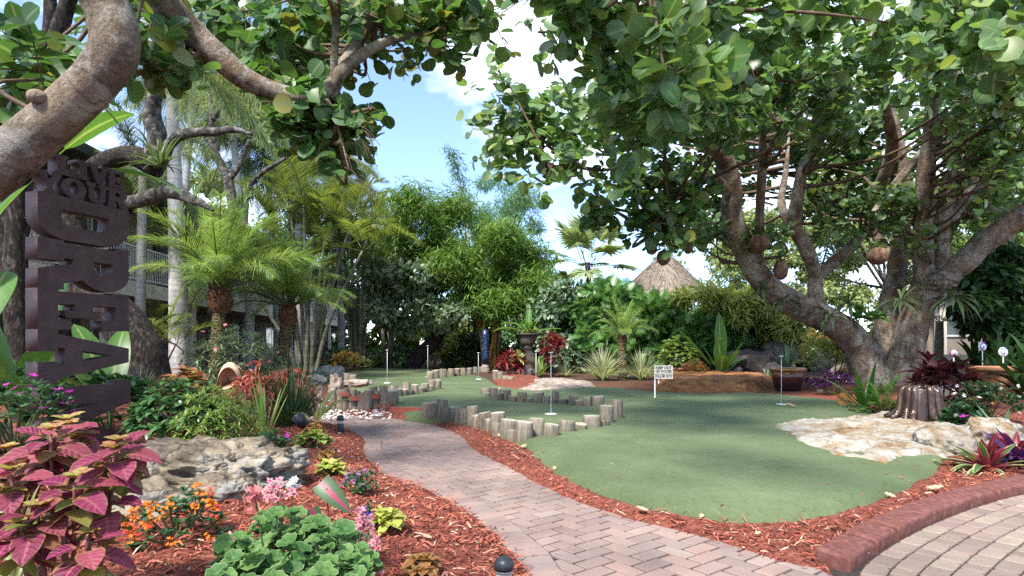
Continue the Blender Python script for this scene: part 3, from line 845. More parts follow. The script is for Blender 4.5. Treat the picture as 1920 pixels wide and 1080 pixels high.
def stump_mesh(r, h, tilt, seed):
    mb = MB(); k = 16; hs = [-0.12, 0.0, h * 0.35, h * 0.7, h * 0.96, h]
    th = np.linspace(0, 2 * math.pi, k, endpoint=False)
    rad_ = r * (1 + 0.07 * np.sin(2 * th + seed) + 0.05 * np.sin(3 * th + seed * 2.1) + 0.03 * np.sin(7 * th + seed))
    V = []
    for i, z in enumerate(hs):
        q = rad_ * (1.02 if i < 2 else 1.0) * (0.955 if i == 5 else 1)
        zt_ = z + (tilt * np.cos(th + seed) * r * 2 if i >= 4 else 0)
        V.append(np.stack([np.cos(th) * q, np.sin(th) * q, np.broadcast_to(zt_, (k,))], 1))
    f = []
    for i in range(5):
        for j in range(k): f.append((i * k + j, i * k + (j + 1) % k, (i + 1) * k + (j + 1) % k, (i + 1) * k + j))
    mb.add(np.vstack(V), f)
    v0 = V[5] * [0.999, 0.999, 1]
    inner = V[5] * [0.5, 0.5, 1] + np.c_[R.normal(0, 0.003, (k, 2)), np.full(k, -0.004)]
    cap = MB().add(np.vstack([V[5], inner, [[0, 0, h - 0.006]]]), [(j, (j + 1) % k, k + (j + 1) % k, k + j) for j in range(k)] + [(k + j, k + (j + 1) % k, 2 * k) for j in range(k)])
    # both in one mesh, two materials
    v, f2 = np.vstack(cap.v), cap.f
    n0 = mb.n; mb.v.append(v); mb.u.append(np.zeros((len(v), 2)))
    for q, m_ in f2: mb.f.append((q + n0, 1))
    mb.n += len(v)
    return mb.mesh('log_stump', [M_LOG, M_LOGEND])
ORD = 'first second third fourth fifth sixth seventh eighth ninth tenth eleventh twelfth thirteenth fourteenth fifteenth sixteenth seventeenth eighteenth nineteenth twentieth twenty-first twenty-second twenty-third twenty-fourth twenty-fifth twenty-sixth'.split()
def stump_row(rows, what, group, on='green', rfix=None):
    hs = [(b - t) / (b - HOR) for _, t, b in rows]; md = sorted(hs)[len(hs) // 2]
    for i, (px, t, b) in enumerate(rows):
        p = at(px, b, on); sc = p[1] / FPX
        r = (rfix or 0.075) * R.uniform(0.8, 1.15)
        p[1] += r * 0.8; p[0] *= p[1] / (p[1] - r * 0.8)
        h = max(0.05, (b - t) * sc * 0.92)
        o = bpy.data.objects.new('log_stump', stump_mesh(r, h, R.uniform(-0.07, 0.07), R.uniform(0, 6))); COL.objects.link(o)
        p[2] = max(p[2], float(green_z(p[0], p[1])) if on == 'green' else p[2])
        o.location = p; o.rotation_euler = (R.normal(0, 0.05), R.normal(0, 0.05), R.uniform(0, 6.28))
        w = 'tall' if hs[i] > md * 1.25 else 'low' if hs[i] < md * 0.75 else 'grey'
        tag(o, f'{w} log stump, {ORD[i]} from the left {what}', 'log stump', group)
E_ = [(804, 755, 778), (814, 752, 780), (829, 746, 781), (841, 763, 783), (854, 761, 784), (867, 760, 788), (876, 763, 790), (888, 755, 793), (897, 770, 797), (911, 764, 801), (919, 779, 803), (932, 768, 806), (938, 786, 811), (953, 782, 814), (963, 799, 819), (982, 789, 824), (1006, 783, 817), (1033, 795, 817), (1062, 788, 809), (1088, 795, 805), (1110, 779, 801), (1128, 788, 798), (1137, 759, 792), (1157, 748, 784)]
stump_row(E_, 'in the front row edging the mulch', 'front row of log stumps', 'green', 0.082)
D_ = [(912, 727, 741), (917, 736, 745), (925, 725, 747), (934, 727, 742), (938, 737, 750), (951, 729, 751), (963, 742, 753), (978, 734, 754), (992, 746, 755), (1008, 735, 756), (1024, 742, 756), (1041, 732, 756), (1056, 748, 758), (1074, 740, 759), (1088, 750, 761), (1103, 743, 762), (1121, 742, 763)]
stump_row(D_, 'in the middle row crossing the green', 'middle row of log stumps', 'green', 0.078)
B_ = [(737, 722, 743), (746, 729, 743), (755, 729, 742), (763, 715, 741), (778, 720, 739), (790, 726, 736), (796, 718, 735), (806, 722, 733), (810, 711, 731), (820, 711, 729)]
stump_row(B_, 'in the row behind the red boards', 'log stumps behind the red boards', 'green', 0.082)
C_ = [(806, 696, 710), (818, 693, 709), (831, 691, 708), (846, 690, 706), (858, 690, 705), (869, 689, 704), (881, 689, 703), (892, 687, 702), (904, 686, 701)]
stump_row(C_, 'in the far row along the back bed', 'far row of log stumps', 'green', 0.11)
F_ = [(929, 693, 716), (938, 695, 718), (948, 704, 721), (958, 706, 722), (968, 714, 724)]
stump_row(F_, 'left of the red cordyline island', 'log stumps round the planted island', 'green', 0.09)
A_ = [(626, 727, 772), (637, 727, 773), (647, 726, 773), (660, 726, 773), (669, 731, 773), (677, 739, 774), (684, 733, 774), (690, 728, 774), (701, 722, 773), (709, 730, 773), (720, 720, 774)]
stump_row(A_, 'in the retaining wall by the pebbles', 'logs of the low retaining wall', 'flat', 0.06)
stump_row([(733, 732, 764)], 'standing alone at the end of the red board', 'end log of the wall', 'green', 0.13)
stump_row([(652, 699, 718), (662, 702, 719)], 'at the far left corner of the green', 'pair of stumps at the green corner', 'green', 0.10)
stump_row([(1492, 733, 741), (1504, 733, 742), (1516, 733, 743), (1537, 730, 745)], 'below the potted plant by the big tree', 'small stumps by the big tree', 'green', 0.075)

# ------------------------------------------------------------------ red boards
M_RED = solid('red_stained_board', [(0.3, (0.19, 0.042, 0.028)), (0.7, (0.33, 0.085, 0.058))], 20, 0.75, 0.4, 0.004, 60, stretch=(1, 1, 6))
def board(a, b, z0, z1, th, label):
    a, b = np.array(a), np.array(b); c = (a + b) / 2; d = b - a
    m = MB().box((c[0], c[1], (z0 + z1) / 2), (np.hypot(*d[:2]), th, z1 - z0), math.atan2(d[1], d[0]))
    solo('red_board', m, M_RED, label, 'board', (c[0], c[1], z0), 'red boards round the log wall', True)
a, b = at(733, 779, 'flat'), at(801, 782, 'flat')
board(a, b, 0.0, 0.125, 0.04, 'long red board closing the gap between the log wall and the front stumps')
y0 = at(660, 773, 'flat')[1] - 0.05
for (x0, x1, t, bt, lb) in ((637, 656, 736, 743, 'short red strip nailed highest at the left on the log wall'), (655, 686, 743, 751, 'long lower red strip nailed across the middle of the log wall'), (681, 711, 739, 748, 'red strip nailed at the right on the log wall'), (709, 731, 757, 765, 'lowest red strip on the log wall beside the end log')):
    pa, pb = P(x0, t, y0), P(x1, bt, y0)
    board(pa, pb, pb[2], pa[2], 0.035, lb)
pa = at(608, 763, 'flat'); board(pa, pa + [0.22, 0.02, 0], 0.0, 0.09, 0.04, 'short red board stub left of the log wall by the path')
pa = at(853, 784); board(pa + [-0.07, -0.10, 0], pa + [0.04, -0.12, 0], 0.02, 0.11, 0.05, 'small red block leaning on the front stumps in the mulch')

# ------------------------------------------------------------------ flag pins and the warning sign
M_WHITE = solid('white_enamel', [(0.3, (0.72, 0.72, 0.70)), (0.7, (0.82, 0.82, 0.80))], 6, 0.45, 0.0)
for px, pt, pb, lb in ((1033, 660, 776, 'white pin in the ring of log stumps, nearest to the camera'), (1465, 667, 758, 'white pin on the open green before the large pot'), (726, 656, 718, 'white pin by the log stumps on the raised left green'), (802, 648, 706, 'white pin before the leaning tree at the back'), (897, 661, 711, 'white pin in front of the blue post'), (1005, 658, 729, 'white pin beside the mulch of the planted island')):
    p = at(px, pb, 'green'); h = (pb - pt) * p[1] / FPX
    t = thing('flag_pin', lb, 'golf pin', tuple(p), 0, 'white pins on the putting green')
    part('pole', lathe(MB(), [(0.0, 0), (0.0042, 0), (0.0042, h), (0.0, h)], (0, 0, 0), 8), M_WHITE, t, world_=False)
    part('cup', lathe(MB(), [(0.0, 0.006), (0.07, 0.006), (0.085, 0.0), (0.085, -0.03)], (0, 0, 0), 18), M_WHITE, t, world_=False)
    part('handle', lathe(MB(), [(0.0, h - 0.012), (0.03, h - 0.012), (0.03, h), (0.0, h)], (0, 0, 0), 10), M_WHITE, t, world_=False)
p = at(1228, 746, 'green'); k = p[1] / FPX
t = thing('warning_sign', 'small cream warning sign on a white stake at the edge of the green', 'sign', tuple(p), rad(-4))
M_CREAM = solid('cream_paint', [(0.3, (0.55, 0.50, 0.42)), (0.7, (0.66, 0.61, 0.53))], 8, 0.6, 0.1)
M_BLACK = solid('black_paint', [(0.3, (0.012, 0.012, 0.012)), (0.7, (0.02, 0.02, 0.02))], 8, 0.5, 0.0)
zb, zt_ = (746 - 710) * k, (746 - 685) * k
part('stake', MB().box((0, 0.008, zt_ / 2), (0.022, 0.016, zt_)), M_WHITE, t, world_=False, flat=True)
part('stake', MB().box((0.015 * 1150 / 100 * k * 9 + 0.05, 0.008, (zb + 0.0) / 2 + 0.15), (0.016, 0.012, zb - 0.3 + 0.1)), M_WHITE, t, world_=False, flat=True)
bw = 34 * k
part('board', MB().box((bw / 2 - 0.012, -0.008, (zb + zt_) / 2), (bw, 0.014, zt_ - zb)), M_CREAM, t, world_=False, flat=True)
part('ruled_line', MB().box((bw / 2 - 0.012, -0.0165, zb + (zt_ - zb) * 0.36), (bw * 0.94, 0.003, 0.006)), M_BLACK, t, world_=False, flat=True)
for j, tx in enumerate(('KEEP OUT', 'OF WATER', 'KILLER KOI')):
    me = text_mesh('lettering', tx, (zt_ - zb) * 0.285, 0.001, M_BLACK)
    wd = max(v.co.x for v in me.vertices) - min(v.co.x for v in me.vertices)
    me.transform(Matrix.Translation((bw / 2 - 0.012, -0.0165, zb + (zt_ - zb) * (0.81, 0.54, 0.19)[j])) @ Matrix.Rotation(rad(90), 4, 'X') @ Matrix.Diagonal((bw * 0.88 / wd, 1, 1, 1)))
    part('lettering', me, None, t)

# ------------------------------------------------------------------ path lights
M_DARK = solid('dark_blue_black_plastic', [(0.3, (0.014, 0.017, 0.024)), (0.7, (0.03, 0.034, 0.042))], 12, 0.42, 0.1)
M_LENS = solid('frosted_lens', [(0.3, (0.30, 0.29, 0.25)), (0.7, (0.45, 0.44, 0.40))], 12, 0.3, 0.0)
M_RING = solid('steel_band', [(0.3, (0.30, 0.29, 0.27)), (0.7, (0.45, 0.43, 0.40))], 12, 0.35, 0.0, metal=0.6)
def bollard(px, pt, pb, r, lb):
    p = at(px, pb); h = (pb - pt) * p[1] / FPX
    t = thing('path_light', lb, 'path light', tuple(p), 0, 'black path lights by the brick path')
    part('post', lathe(MB(), [(0, -0.05), (r, -0.05), (r, h * 0.52), (r * 0.9, h * 0.55), (r * 0.7, h * 0.55)], (0, 0, 0), 20), M_DARK, t, world_=False)
    part('lens', lathe(MB(), [(r * 0.75, h * 0.5), (r * 0.86, h * 0.56), (r * 0.86, h * 0.69), (r * 0.7, h * 0.7)], (0, 0, 0), 20), M_LENS, t, world_=False)
    part('band', lathe(MB(), [(r * 0.9, h * 0.665), (r * 1.03, h * 0.67), (r * 1.03, h * 0.71), (r * 0.9, h * 0.715)], (0, 0, 0), 20), M_RING, t, world_=False)
    part('cap', lathe(MB(), [(r * 0.8, h * 0.7), (r * 1.06, h * 0.71), (r * 1.06, h * 0.84), (r * 0.92, h * 0.93), (r * 0.55, h * 0.985), (0, h)], (0, 0, 0), 20), M_DARK, t, world_=False)
bollard(638, 778, 813, 0.036, 'black path light with a pale lens on the mulch point at the far bend')
bollard(945, 1044, 1125, 0.035, 'black domed path light beside the brick path at the bottom of the picture')
# small spotlight half hidden by the grass
p = at(571, 812); t = thing('spot_light', 'dark bullet spotlight on the mulch beside the dark grass clump', 'garden light', tuple(p))
part('head', lathe(MB(), [(0, 0), (0.045, 0.01), (0.06, 0.08), (0.062, 0.15), (0.05, 0.15), (0.04, 0.10), (0, 0.09)], (0, 0, 0.07), 18, tilt=(rad(35), rad(-20))), M_DARK, t, world_=False)
part('spike', lathe(MB(), [(0, -0.05), (0.012, -0.05), (0.012, 0.08), (0, 0.08)], (0, 0, 0), 8), M_DARK, t, world_=False)

# ------------------------------------------------------------------ rocks
_ico = {}
def ico(k):
    if k not in _ico:
        b = bmesh.new(); bmesh.ops.create_icosphere(b, subdivisions=k, radius=1)
        _ico[k] = (np.array([v.co[:] for v in b.verts]), np.array([[v.index for v in f.verts] for f in b.faces])); b.free()
    return _ico[k]
def rock_mb(dim, seed, amp=0.25, pits=0.12, sub=5, freq=1.3, flat=0.0, power=1.0):
    V, F = ico(sub); sd = Vector((seed * 3.1, seed * 1.7, seed * 0.9)); out = np.empty_like(V)
    for i, v in enumerate(V):
        q = Vector(v)
        k = 1 + amp * mnoise.fractal(q * freq + sd, 0.9, 2.1, 5)
        r = mnoise.ridged_multi_fractal(q * freq * 2.3 + sd, 0.8, 2.2, 4, 1.0, 2.0)
        k -= pits * max(0, 1.1 - r * 0.6)
        c = mnoise.cell(q * 2.6 + sd) * 0.04
        out[i] = v * (k + c)
    if power != 1.0: out[:, :2] = np.sign(out[:, :2]) * np.abs(out[:, :2]) ** power
    out = out * np.array(dim) / 2
    return MB().add(out, F)
n = NT('limestone_boulder')
a = n.noise(2.2, 8, 0.7); pb_ = n.voro(9)
c1 = n.ramp(a, [(0.36, (0.040, 0.033, 0.027)), (0.46, (0.13, 0.105, 0.075)), (0.54, (0.22, 0.18, 0.125)), (0.66, (0.32, 0.295, 0.25))])
c1 = n.mix(n.ramp(n.noise(3.4, 6, 0.7), [(0.52, 0.0), (0.62, 0.8)]), c1, (0.21, 0.21, 0.205))
c1 = n.mix(n.ramp(n.noise(14, 5, 0.75), [(0.57, 0.0), (0.66, 0.7)]), c1, (0.035, 0.033, 0.03))
ck = n.voro(4.5, n.mix(0.25, n.tc(), n.noise(3, 4, 0.6, None, 0, 'Color')), 'DISTANCE_TO_EDGE')
c1 = n.mix(n.ramp(ck, [(0.0, 0.75), (0.045, 0.0)]), c1, (0.03, 0.026, 0.022))
M_ROCK = n.done(n.pbsdf(c1, 0.92, 0.2, 0, n.bump(n.math('ADD', n.noise(11, 6, 0.68), n.math('MULTIPLY', n.ramp(ck, [(0.0, 0.0), (0.09, 1.0)]), 0.3)), 0.7, 0.04)))
n = NT('white_orange_limestone')
c1 = n.ramp(n.noise(2.3, 8, 0.72, None, 0.6), [(0.30, (0.10, 0.055, 0.026)), (0.40, (0.19, 0.12, 0.065)), (0.46, (0.24, 0.195, 0.14)), (0.54, (0.29, 0.27, 0.235)), (0.75, (0.36, 0.345, 0.32))])
c1 = n.mix(n.ramp(n.noise(13, 6, 0.75), [(0.58, 0.0), (0.68, 0.75)]), c1, (0.10, 0.075, 0.05))
ck = n.voro(3.2, n.mix(0.3, n.tc(), n.noise(2.5, 5, 0.6, None, 0, 'Color')), 'DISTANCE_TO_EDGE')
c1 = n.mix(n.ramp(ck, [(0.0, 0.6), (0.03, 0.0)]), c1, (0.09, 0.06, 0.04))
M_ROCKW = n.done(n.pbsdf(c1, 0.9, 0.2, 0, n.bump(n.math('ADD', n.noise(12, 6, 0.65), n.math('MULTIPLY', n.ramp(ck, [(0.0, 0.0), (0.07, 1.0)]), 0.3)), 0.6, 0.03)))
n = NT('orange_sandstone')
c1 = n.ramp(n.noise(2.6, 7, 0.7, n.mapping((1, 1, 2.5)), 0.8), [(0.3, (0.055, 0.028, 0.014)), (0.45, (0.20, 0.085, 0.03)), (0.6, (0.36, 0.17, 0.065)), (0.78, (0.42, 0.30, 0.19))])
M_ROCKO = n.done(n.pbsdf(c1, 0.85, 0.25, 0, n.bump(n.noise(10, 8, 0.7), 0.9, 0.04)))
M_ROCKD = solid('dark_pond_rock', [(0.3, (0.018, 0.015, 0.014)), (0.55, (0.055, 0.045, 0.042)), (0.75, (0.16, 0.135, 0.13))], 4, 0.75, 1.0, 0.05, 11)
M_CORAL = solid('grey_coral_rock', [(0.3, (0.10, 0.095, 0.09)), (0.5, (0.27, 0.255, 0.245)), (0.7, (0.44, 0.42, 0.40))], 6, 0.92, 1.0, 0.05, 13)
M_CORALT = solid('tan_coral_rock', [(0.3, (0.12, 0.088, 0.068)), (0.5, (0.25, 0.20, 0.16)), (0.7, (0.38, 0.34, 0.295))], 6, 0.92, 1.0, 0.04, 13)
def rock(px, pb, Y, dim, seed, mat, label, rz=0.0, amp=0.25, pits=0.12, sub=4, sink=0.3, freq=1.3, group=None, power=1.0, name='boulder'):
    p = P(px, pb, Y); p[2] = 0.0
    m = rock_mb(dim, seed, amp, pits, sub, freq, power=power)
    o = solo(name, m, mat, label, 'rock', (0, 0, 0), group)
    o.location = (p[0], p[1], dim[2] * (0.5 - sink) + max(0, float(terrain(p[0], p[1])) if p[1] < 25 else 0)); o.rotation_euler = (0, 0, rz)
    return o
# the big pitted boulder of the left bed: three lobes of one rock
V, F = ico(6)
def big_rock():
    out = np.empty_like(V)
    for i, v in enumerate(V):
        q = Vector(v)
        lump = 0.20 * mnoise.fractal(Vector((v[0] * 2.6, v[1] * 2.0, v[2] * 1.3)) + Vector((4, 1, 7)), 0.8, 2.0, 3)
        k = 0.95 + lump + 0.16 * mnoise.fractal(q * 3.2 + Vector((1, 9, 2)), 0.6, 2.1, 6)
        vv = mnoise.voronoi(Vector((v[0] * 3.2, v[1] * 2.6, v[2] * 2)) + Vector((2, 5, 1)))[0]
        k -= 0.75 * max(0, 0.32 - vv[0]) + 0.9 * max(0, 0.10 - (vv[1] - vv[0])) + 0.05 * mnoise.ridged_multi_fractal(q * 4.5, 0.9, 2.2, 4, 1.0, 2.0) - 0.05
        out[i] = v * k
    out[:, 0] = np.sign(out[:, 0]) * np.abs(out[:, 0]) ** 0.75
    out[:, 2] = np.where(out[:, 2] > 0, out[:, 2] ** 0.7, out[:, 2])
    return out * [0.60, 0.50, 0.30]
m = MB().add(big_rock(), F)
o = solo('boulder', m, M_ROCK, 'big pitted tan and grey boulder lying in the left mulch bed', 'rock', (0, 0, 0)); o.location = (-1.90, 3.86, 0.11); o.rotation_euler = (0, rad(3), rad(8))
rock(415, 955, 3.45, (0.34, 0.28, 0.22), 3, M_ROCK, 'small grey rock against the front right of the big boulder', 0.4, 0.3, 0.15, 5, 0.3)
rock(270, 985, 3.15, (0.50, 0.30, 0.24), 8, M_ROCK, 'low grey rock against the front of the big boulder behind the coleus', 0.1, 0.3, 0.15, 5, 0.3)
def slab_rock(poly, h, label, mat, name='flat_rock', edge=0.16, nz=0.03, st=0.035, z0=0.0, fr=3.0, topf=None):
    X = [p[0] for p in poly]; Yy = [p[1] for p in poly]
    def fn(x, y):
        p = np.stack([x, y, 0 * x], -1)
        s = -sdist(x, y, poly) + 0.05 * wob(p, 6, 3, 3)
        z = h * np.sqrt(smooth(s, 0, edge)) + (nz * wob(p, fr, 5, 7) - nz * 0.9 * np.clip(0.25 - np.abs(wob(p, fr * 0.9, 4, 12)), 0, 1) * 3 + nz * 0.3 * wob(p, fr * 7, 3, 1)) * smooth(s, 0, edge * 0.7) - 0.09 * smooth(-s, 0, 0.1) + z0
        return z + (topf(x, y) * smooth(s, 0, edge) if topf else 0)
    m = height_sheet(fn, min(X) - 0.1, max(X) + 0.1, min(Yy) - 0.1, max(Yy) + 0.1, st, lambda x, y: sdist(x, y, poly) < 0.12)
    c = (sum(X) / len(X), sum(Yy) / len(Yy), z0)
    return solo(name, m, mat, label, 'rock', c)
slab_rock(PXP([(1446, 797), (1500, 828), (1560, 850), (1660, 866), (1740, 852), (1800, 838), (1850, 800), (1840, 775), (1780, 762), (1700, 768), (1640, 776), (1560, 786), (1500, 790)], 0.10), 0.075, 'large flat white and orange limestone slab lying on the green under the root fountain', M_ROCKW, edge=0.09, nz=0.034, z0=0.05, fr=3.6, st=0.025)
rock(1855, 838, 6.0, (0.66, 0.45, 0.40), 21, M_ROCKW, 'pale limestone lump at the right end of the flat slab', 0.3, 0.3, 0.1, 5, 0.32)
rock(1770, 858, 5.6, (0.62, 0.45, 0.34), 22, M_ROCKW, 'low pale limestone at the green corner beside the striped bromeliad', 0.5, 0.25, 0.1, 5, 0.3)
slab_rock(PXP([(1225, 738), (1300, 741), (1420, 741), (1460, 728), (1440, 718), (1330, 714), (1240, 716)], 0.0), 0.26, 'long low orange and brown boulder slab behind the warning sign', M_ROCKO, edge=0.28, nz=0.04, z0=0.03, fr=1.6)
slab_rock(PXP([(975, 731), (1040, 733), (1110, 728), (1105, 718), (1040, 712), (990, 716)], 0.05), 0.05, 'pale tan flat rock in front of the planted island', M_CORALT, edge=0.25, nz=0.03, z0=0.08)
sl = PXP([(945, 728), (985, 731), (1020, 729), (1010, 708), (950, 702), (930, 712)], 0.05)
o = slab_rock(sl, 0.05, '', M_MULCH, 'planter_bed', 0.2, 0.02, 0.05, 0.08)
for k_ in ('label', 'category'):
    if k_ in o: del o[k_]
tag(o, kind='structure')
rng2 = np.random.default_rng(5)
for i, (px, pb, Y, w, lb) in enumerate([(1400, 722, 17.6, 1.5, 'dark pond rock behind the long orange slab'), (1432, 706, 18.2, 1.3, 'dark pond rock left of the large pot, higher up'), (1388, 700, 19.2, 1.1, 'dark pond rock at the back under the bird of paradise'), (1462, 694, 19.6, 1.4, 'dark flat rock over the pond waterfall'), (1425, 684, 20.6, 1.2, 'topmost dark pond rock under the hedge end'), (1448, 725, 16.2, 0.8, 'small dark rock between the slab and the large pot'), (1300, 716, 18.0, 1.15, 'rounded brown rock arch behind the orange slab'), (1370, 712, 17.2, 0.9, 'grey rock behind the right end of the orange slab')]):
    rock(px, pb, Y, (w, w * 0.7, w * 0.62), 40 + i, M_ROCKD if i not in (6,) else M_ROCKO, lb, rng2.uniform(0, 3), 0.35, 0.18, 4, 0.22 - (0.3 if i in (3, 4) else 0), group='dark rocks of the koi pond')
rock(617, 712, 17.0, (0.95, 0.7, 0.55), 60, M_CORAL, 'pitted grey coral rock at the far side of the path', 0.3, 0.35, 0.3, 5, 0.25, 2.2)
rock(598, 722, 15.6, (0.42, 0.4, 0.34), 61, M_CORAL, 'smaller grey coral rock leaning at the left of the big one', 0.3, 0.35, 0.3, 4, 0.2, 2.2)
rock(630, 734, 10.3, (0.26, 0.24, 0.50), 62, M_CORALT, 'tan coral rock standing on the left end of the log wall', 0.3, 0.3, 0.2, 4, 0.0, 2.0)
rock(668, 730, 10.4, (0.55, 0.3, 0.15), 63, M_CORALT, 'long pale coral rock lying on top of the log wall', 0.0, 0.3, 0.2, 4, -1.7, 2.0)
for i, px in enumerate((1118, 1133, 1147, 1162, 1177, 1191, 1204, 1216)):
    p = at(px, 724, 'green'); m = rock_mb((0.26, 0.2, 0.2), 80 + i, 0.2, 0.08, 3)
    o = solo('edging_stone', m, M_ROCKW, f'pale edging stone, {ORD[i]} from the left below the striped grasses', 'stone', tuple(p), 'edging stones below the striped grasses')
for i, px in enumerate((684, 697, 712, 728, 745, 835, 850, 868, 885, 902)):
    p = at(px, 690, 'flat'); m = rock_mb((0.5, 0.34, 0.36), 100 + i, 0.2, 0.08, 3)
    o = solo('edging_stone', m, M_CORAL, f'grey edging stone, {ORD[i]} from the left along the far edge of the green', 'stone', (p[0], p[1], 0.08), 'edging stones along the far edge of the green')

# ------------------------------------------------------------------ pots, root fountain, shell, figures
M_TERRA = solid('terracotta', [(0.3, (0.20, 0.085, 0.04)), (0.6, (0.34, 0.16, 0.08)), (0.8, (0.42, 0.25, 0.15))], 5, 0.7, 0.3)
n = NT('dripped_glaze'); q = n.N.new('ShaderNodeSeparateXYZ'); n.L.new(n.tc(), q.inputs[0])
f_ = n.math('ADD', q.outputs[2], n.math('MULTIPLY', n.noise(7, 5), 0.35))
M_GLAZE = n.done(n.pbsdf(n.ramp(f_, [(0.30, (0.022, 0.010, 0.012)), (0.48, (0.07, 0.022, 0.012)), (0.62, (0.26, 0.115, 0.04)), (0.80, (0.36, 0.22, 0.11))]), 0.25, 0.5))
M_POTD = solid('dark_brown_pot', [(0.3, (0.03, 0.022, 0.018)), (0.7, (0.07, 0.05, 0.038))], 8, 0.6, 0.2)
def pot(px, pb, r, h, mat, label, on='soil', Y=None, z=None, name='plant_pot'):
    p = at(px, pb, on) if Y is None else P(px, pb, Y)
    if z is not None: p[2] = z
    t = thing(name, label, 'plant pot', tuple(p))
    part('bowl', lathe(MB(), [(0, 0), (r * 0.68, 0), (r * 0.72, h * 0.08), (r * 0.90, h * 0.55), (r * 0.97, h * 0.86), (r * 0.9, h * 0.86), (r * 0.8, h * 0.5)], (0, 0, 0), 32), mat, t, world_=False)
    part('rim', lathe(MB(), [(r * 0.95, h * 0.85), (r * 1.05, h * 0.87), (r * 1.07, h * 0.97), (r * 1.0, h), (r * 0.9, h * 0.98), (r * 0.9, h * 0.85)], (0, 0, 0), 32), mat, t, world_=False)
    part('soil', lathe(MB(), [(0, h * 0.88), (r * 0.9, h * 0.87)], (0, 0, 0), 20), M_SOIL, t, world_=False)
    return t, p
POT1, pP1 = pot(1477, 732, 0.34, 0.47, M_GLAZE, 'large glazed brown pot at the edge of the green beside the big tree')
POT2, pP2 = pot(1264, 713, 0.30, 0.36, M_TERRA, 'round terracotta pot half hidden by the warning sign', z=0.03)
POT3, pP3 = pot(1898, 745, 0.55, 0.50, M_TERRA, 'big tan terracotta bowl behind the white flowers at the right edge')
M_METAL = solid('wet_bronze_bark', [(0.3, (0.012, 0.007, 0.005)), (0.5, (0.040, 0.020, 0.012)), (0.7, (0.10, 0.07, 0.055))], 9, 0.24, 1.0, 0.02, 14, spec=0.6, metal=0.15, stretch=(1, 1, 0.35))
p = P(1724, 800, 7.3); p[2] = 0.125
t = thing('stump_fountain', 'glossy dark tree stump fountain with flaring roots standing on the limestone slab', 'fountain', tuple(p)); t.scale = (0.8, 0.8, 0.93)
part('stump_body', lathe(MB(), [(0.27, 0), (0.26, 0.1), (0.235, 0.25), (0.225, 0.38), (0.21, 0.40), (0.17, 0.385), (0.15, 0.33), (0, 0.32)], (0, 0, 0), 28), M_METAL, t, world_=False)
for k in range(11):
    a = k * 6.283 / 11 + R.uniform(-0.15, 0.15); c, s = math.cos(a), math.sin(a); mb = MB(); e = R.uniform(0.9, 1.25)
    tube(mb, [(0.18 * c, 0.18 * s, 0.415), (0.235 * c, 0.235 * s, 0.36), (0.255 * c, 0.255 * s, 0.2), (0.30 * c, 0.30 * s, 0.07), (0.40 * e * c - 0.04 * s, 0.40 * e * s + 0.04 * c, 0.0)], [0.035, 0.05, 0.048, 0.056, 0.03], 10, 20, 0.12, freq=9)
    part('root', mb, M_METAL, t, world_=False)
part('bucket', lathe(MB(), [(0.09, -0.05), (0.1, 0.16), (0.085, 0.165), (0.08, 0.1), (0, 0.1)], (0.36, 0.12, 0.02), 18), M_DARK, t, world_=False)

# conch shell by the left palm
n = NT('conch_shell'); u_, v_ = n.uv()
M_SHELL = n.done(n.pbsdf(n.mix(n.ramp(n.noise(14, 6), [(0.35, 0.0), (0.7, 0.7)]), (0.56, 0.40, 0.25), (0.30, 0.16, 0.08)), 0.5, 0.4, 0, n.bump(n.noise(18, 4), 0.5, 0.01)))
M_SHELLIN = solid('shell_lining', [(0.3, (0.50, 0.24, 0.17)), (0.7, (0.62, 0.38, 0.28))], 4, 0.3, 0.0)
p = at(432, 762); p[2] += 0.05
t = thing('conch_shell', 'large tan conch shell with a pink mouth standing in the plants before the palm trunk', 'shell', tuple(p), rad(12))
mb = MB(); rows = []; nt, nu = 22, 20
for i in range(nt + 1):
    a = i / nt * 2 * math.pi
    for j in range(nu + 1):
        b = j / nu
        lip = 1.0 + 0.16 * math.sin(a * 1.0 + 0.6)
        r = 0.21 * math.sin(math.pi * (0.10 + 0.52 * b)) * lip
        rows.append((math.cos(a) * r * 0.78, -0.20 + 0.32 * (1 - b) , 0.38 + math.sin(a) * r * 1.35 - 0.10 * b * b))
f = [(i * (nu + 1) + j, (i + 1) * (nu + 1) + j, (i + 1) * (nu + 1) + j + 1, i * (nu + 1) + j + 1) for i in range(nt) for j in range(nu)]
part('shell_body', MB().add(np.array(rows), f), M_SHELL, t, world_=False)
inn = np.array(rows) * [0.93, 1, 1] + [0, 0.012, 0]; inn[:, 2] = (inn[:, 2] - 0.33) * 0.93 + 0.33
part('mouth', MB().add(inn, [q[::-1] for q in f]), M_SHELLIN, t, world_=False)
mb = MB(); tube(mb, [(0, -0.05, 0.30), (0.03, 0.02, 0.12), (0.05, 0.02, -0.1)], [0.15, 0.09, 0.02], 14, 12, 0.1)
part('tail', mb, M_SHELL, t, world_=False)
mb = MB(); lathe(mb, [(0.16, 0), (0.15, 0.05), (0.10, 0.06), (0.10, 0.10), (0.05, 0.12), (0.04, 0.16), (0, 0.18)], (0, 0.12, 0.46), 18, tilt=(rad(-60), 0))
part('spire', mb, M_SHELL, t, world_=False)

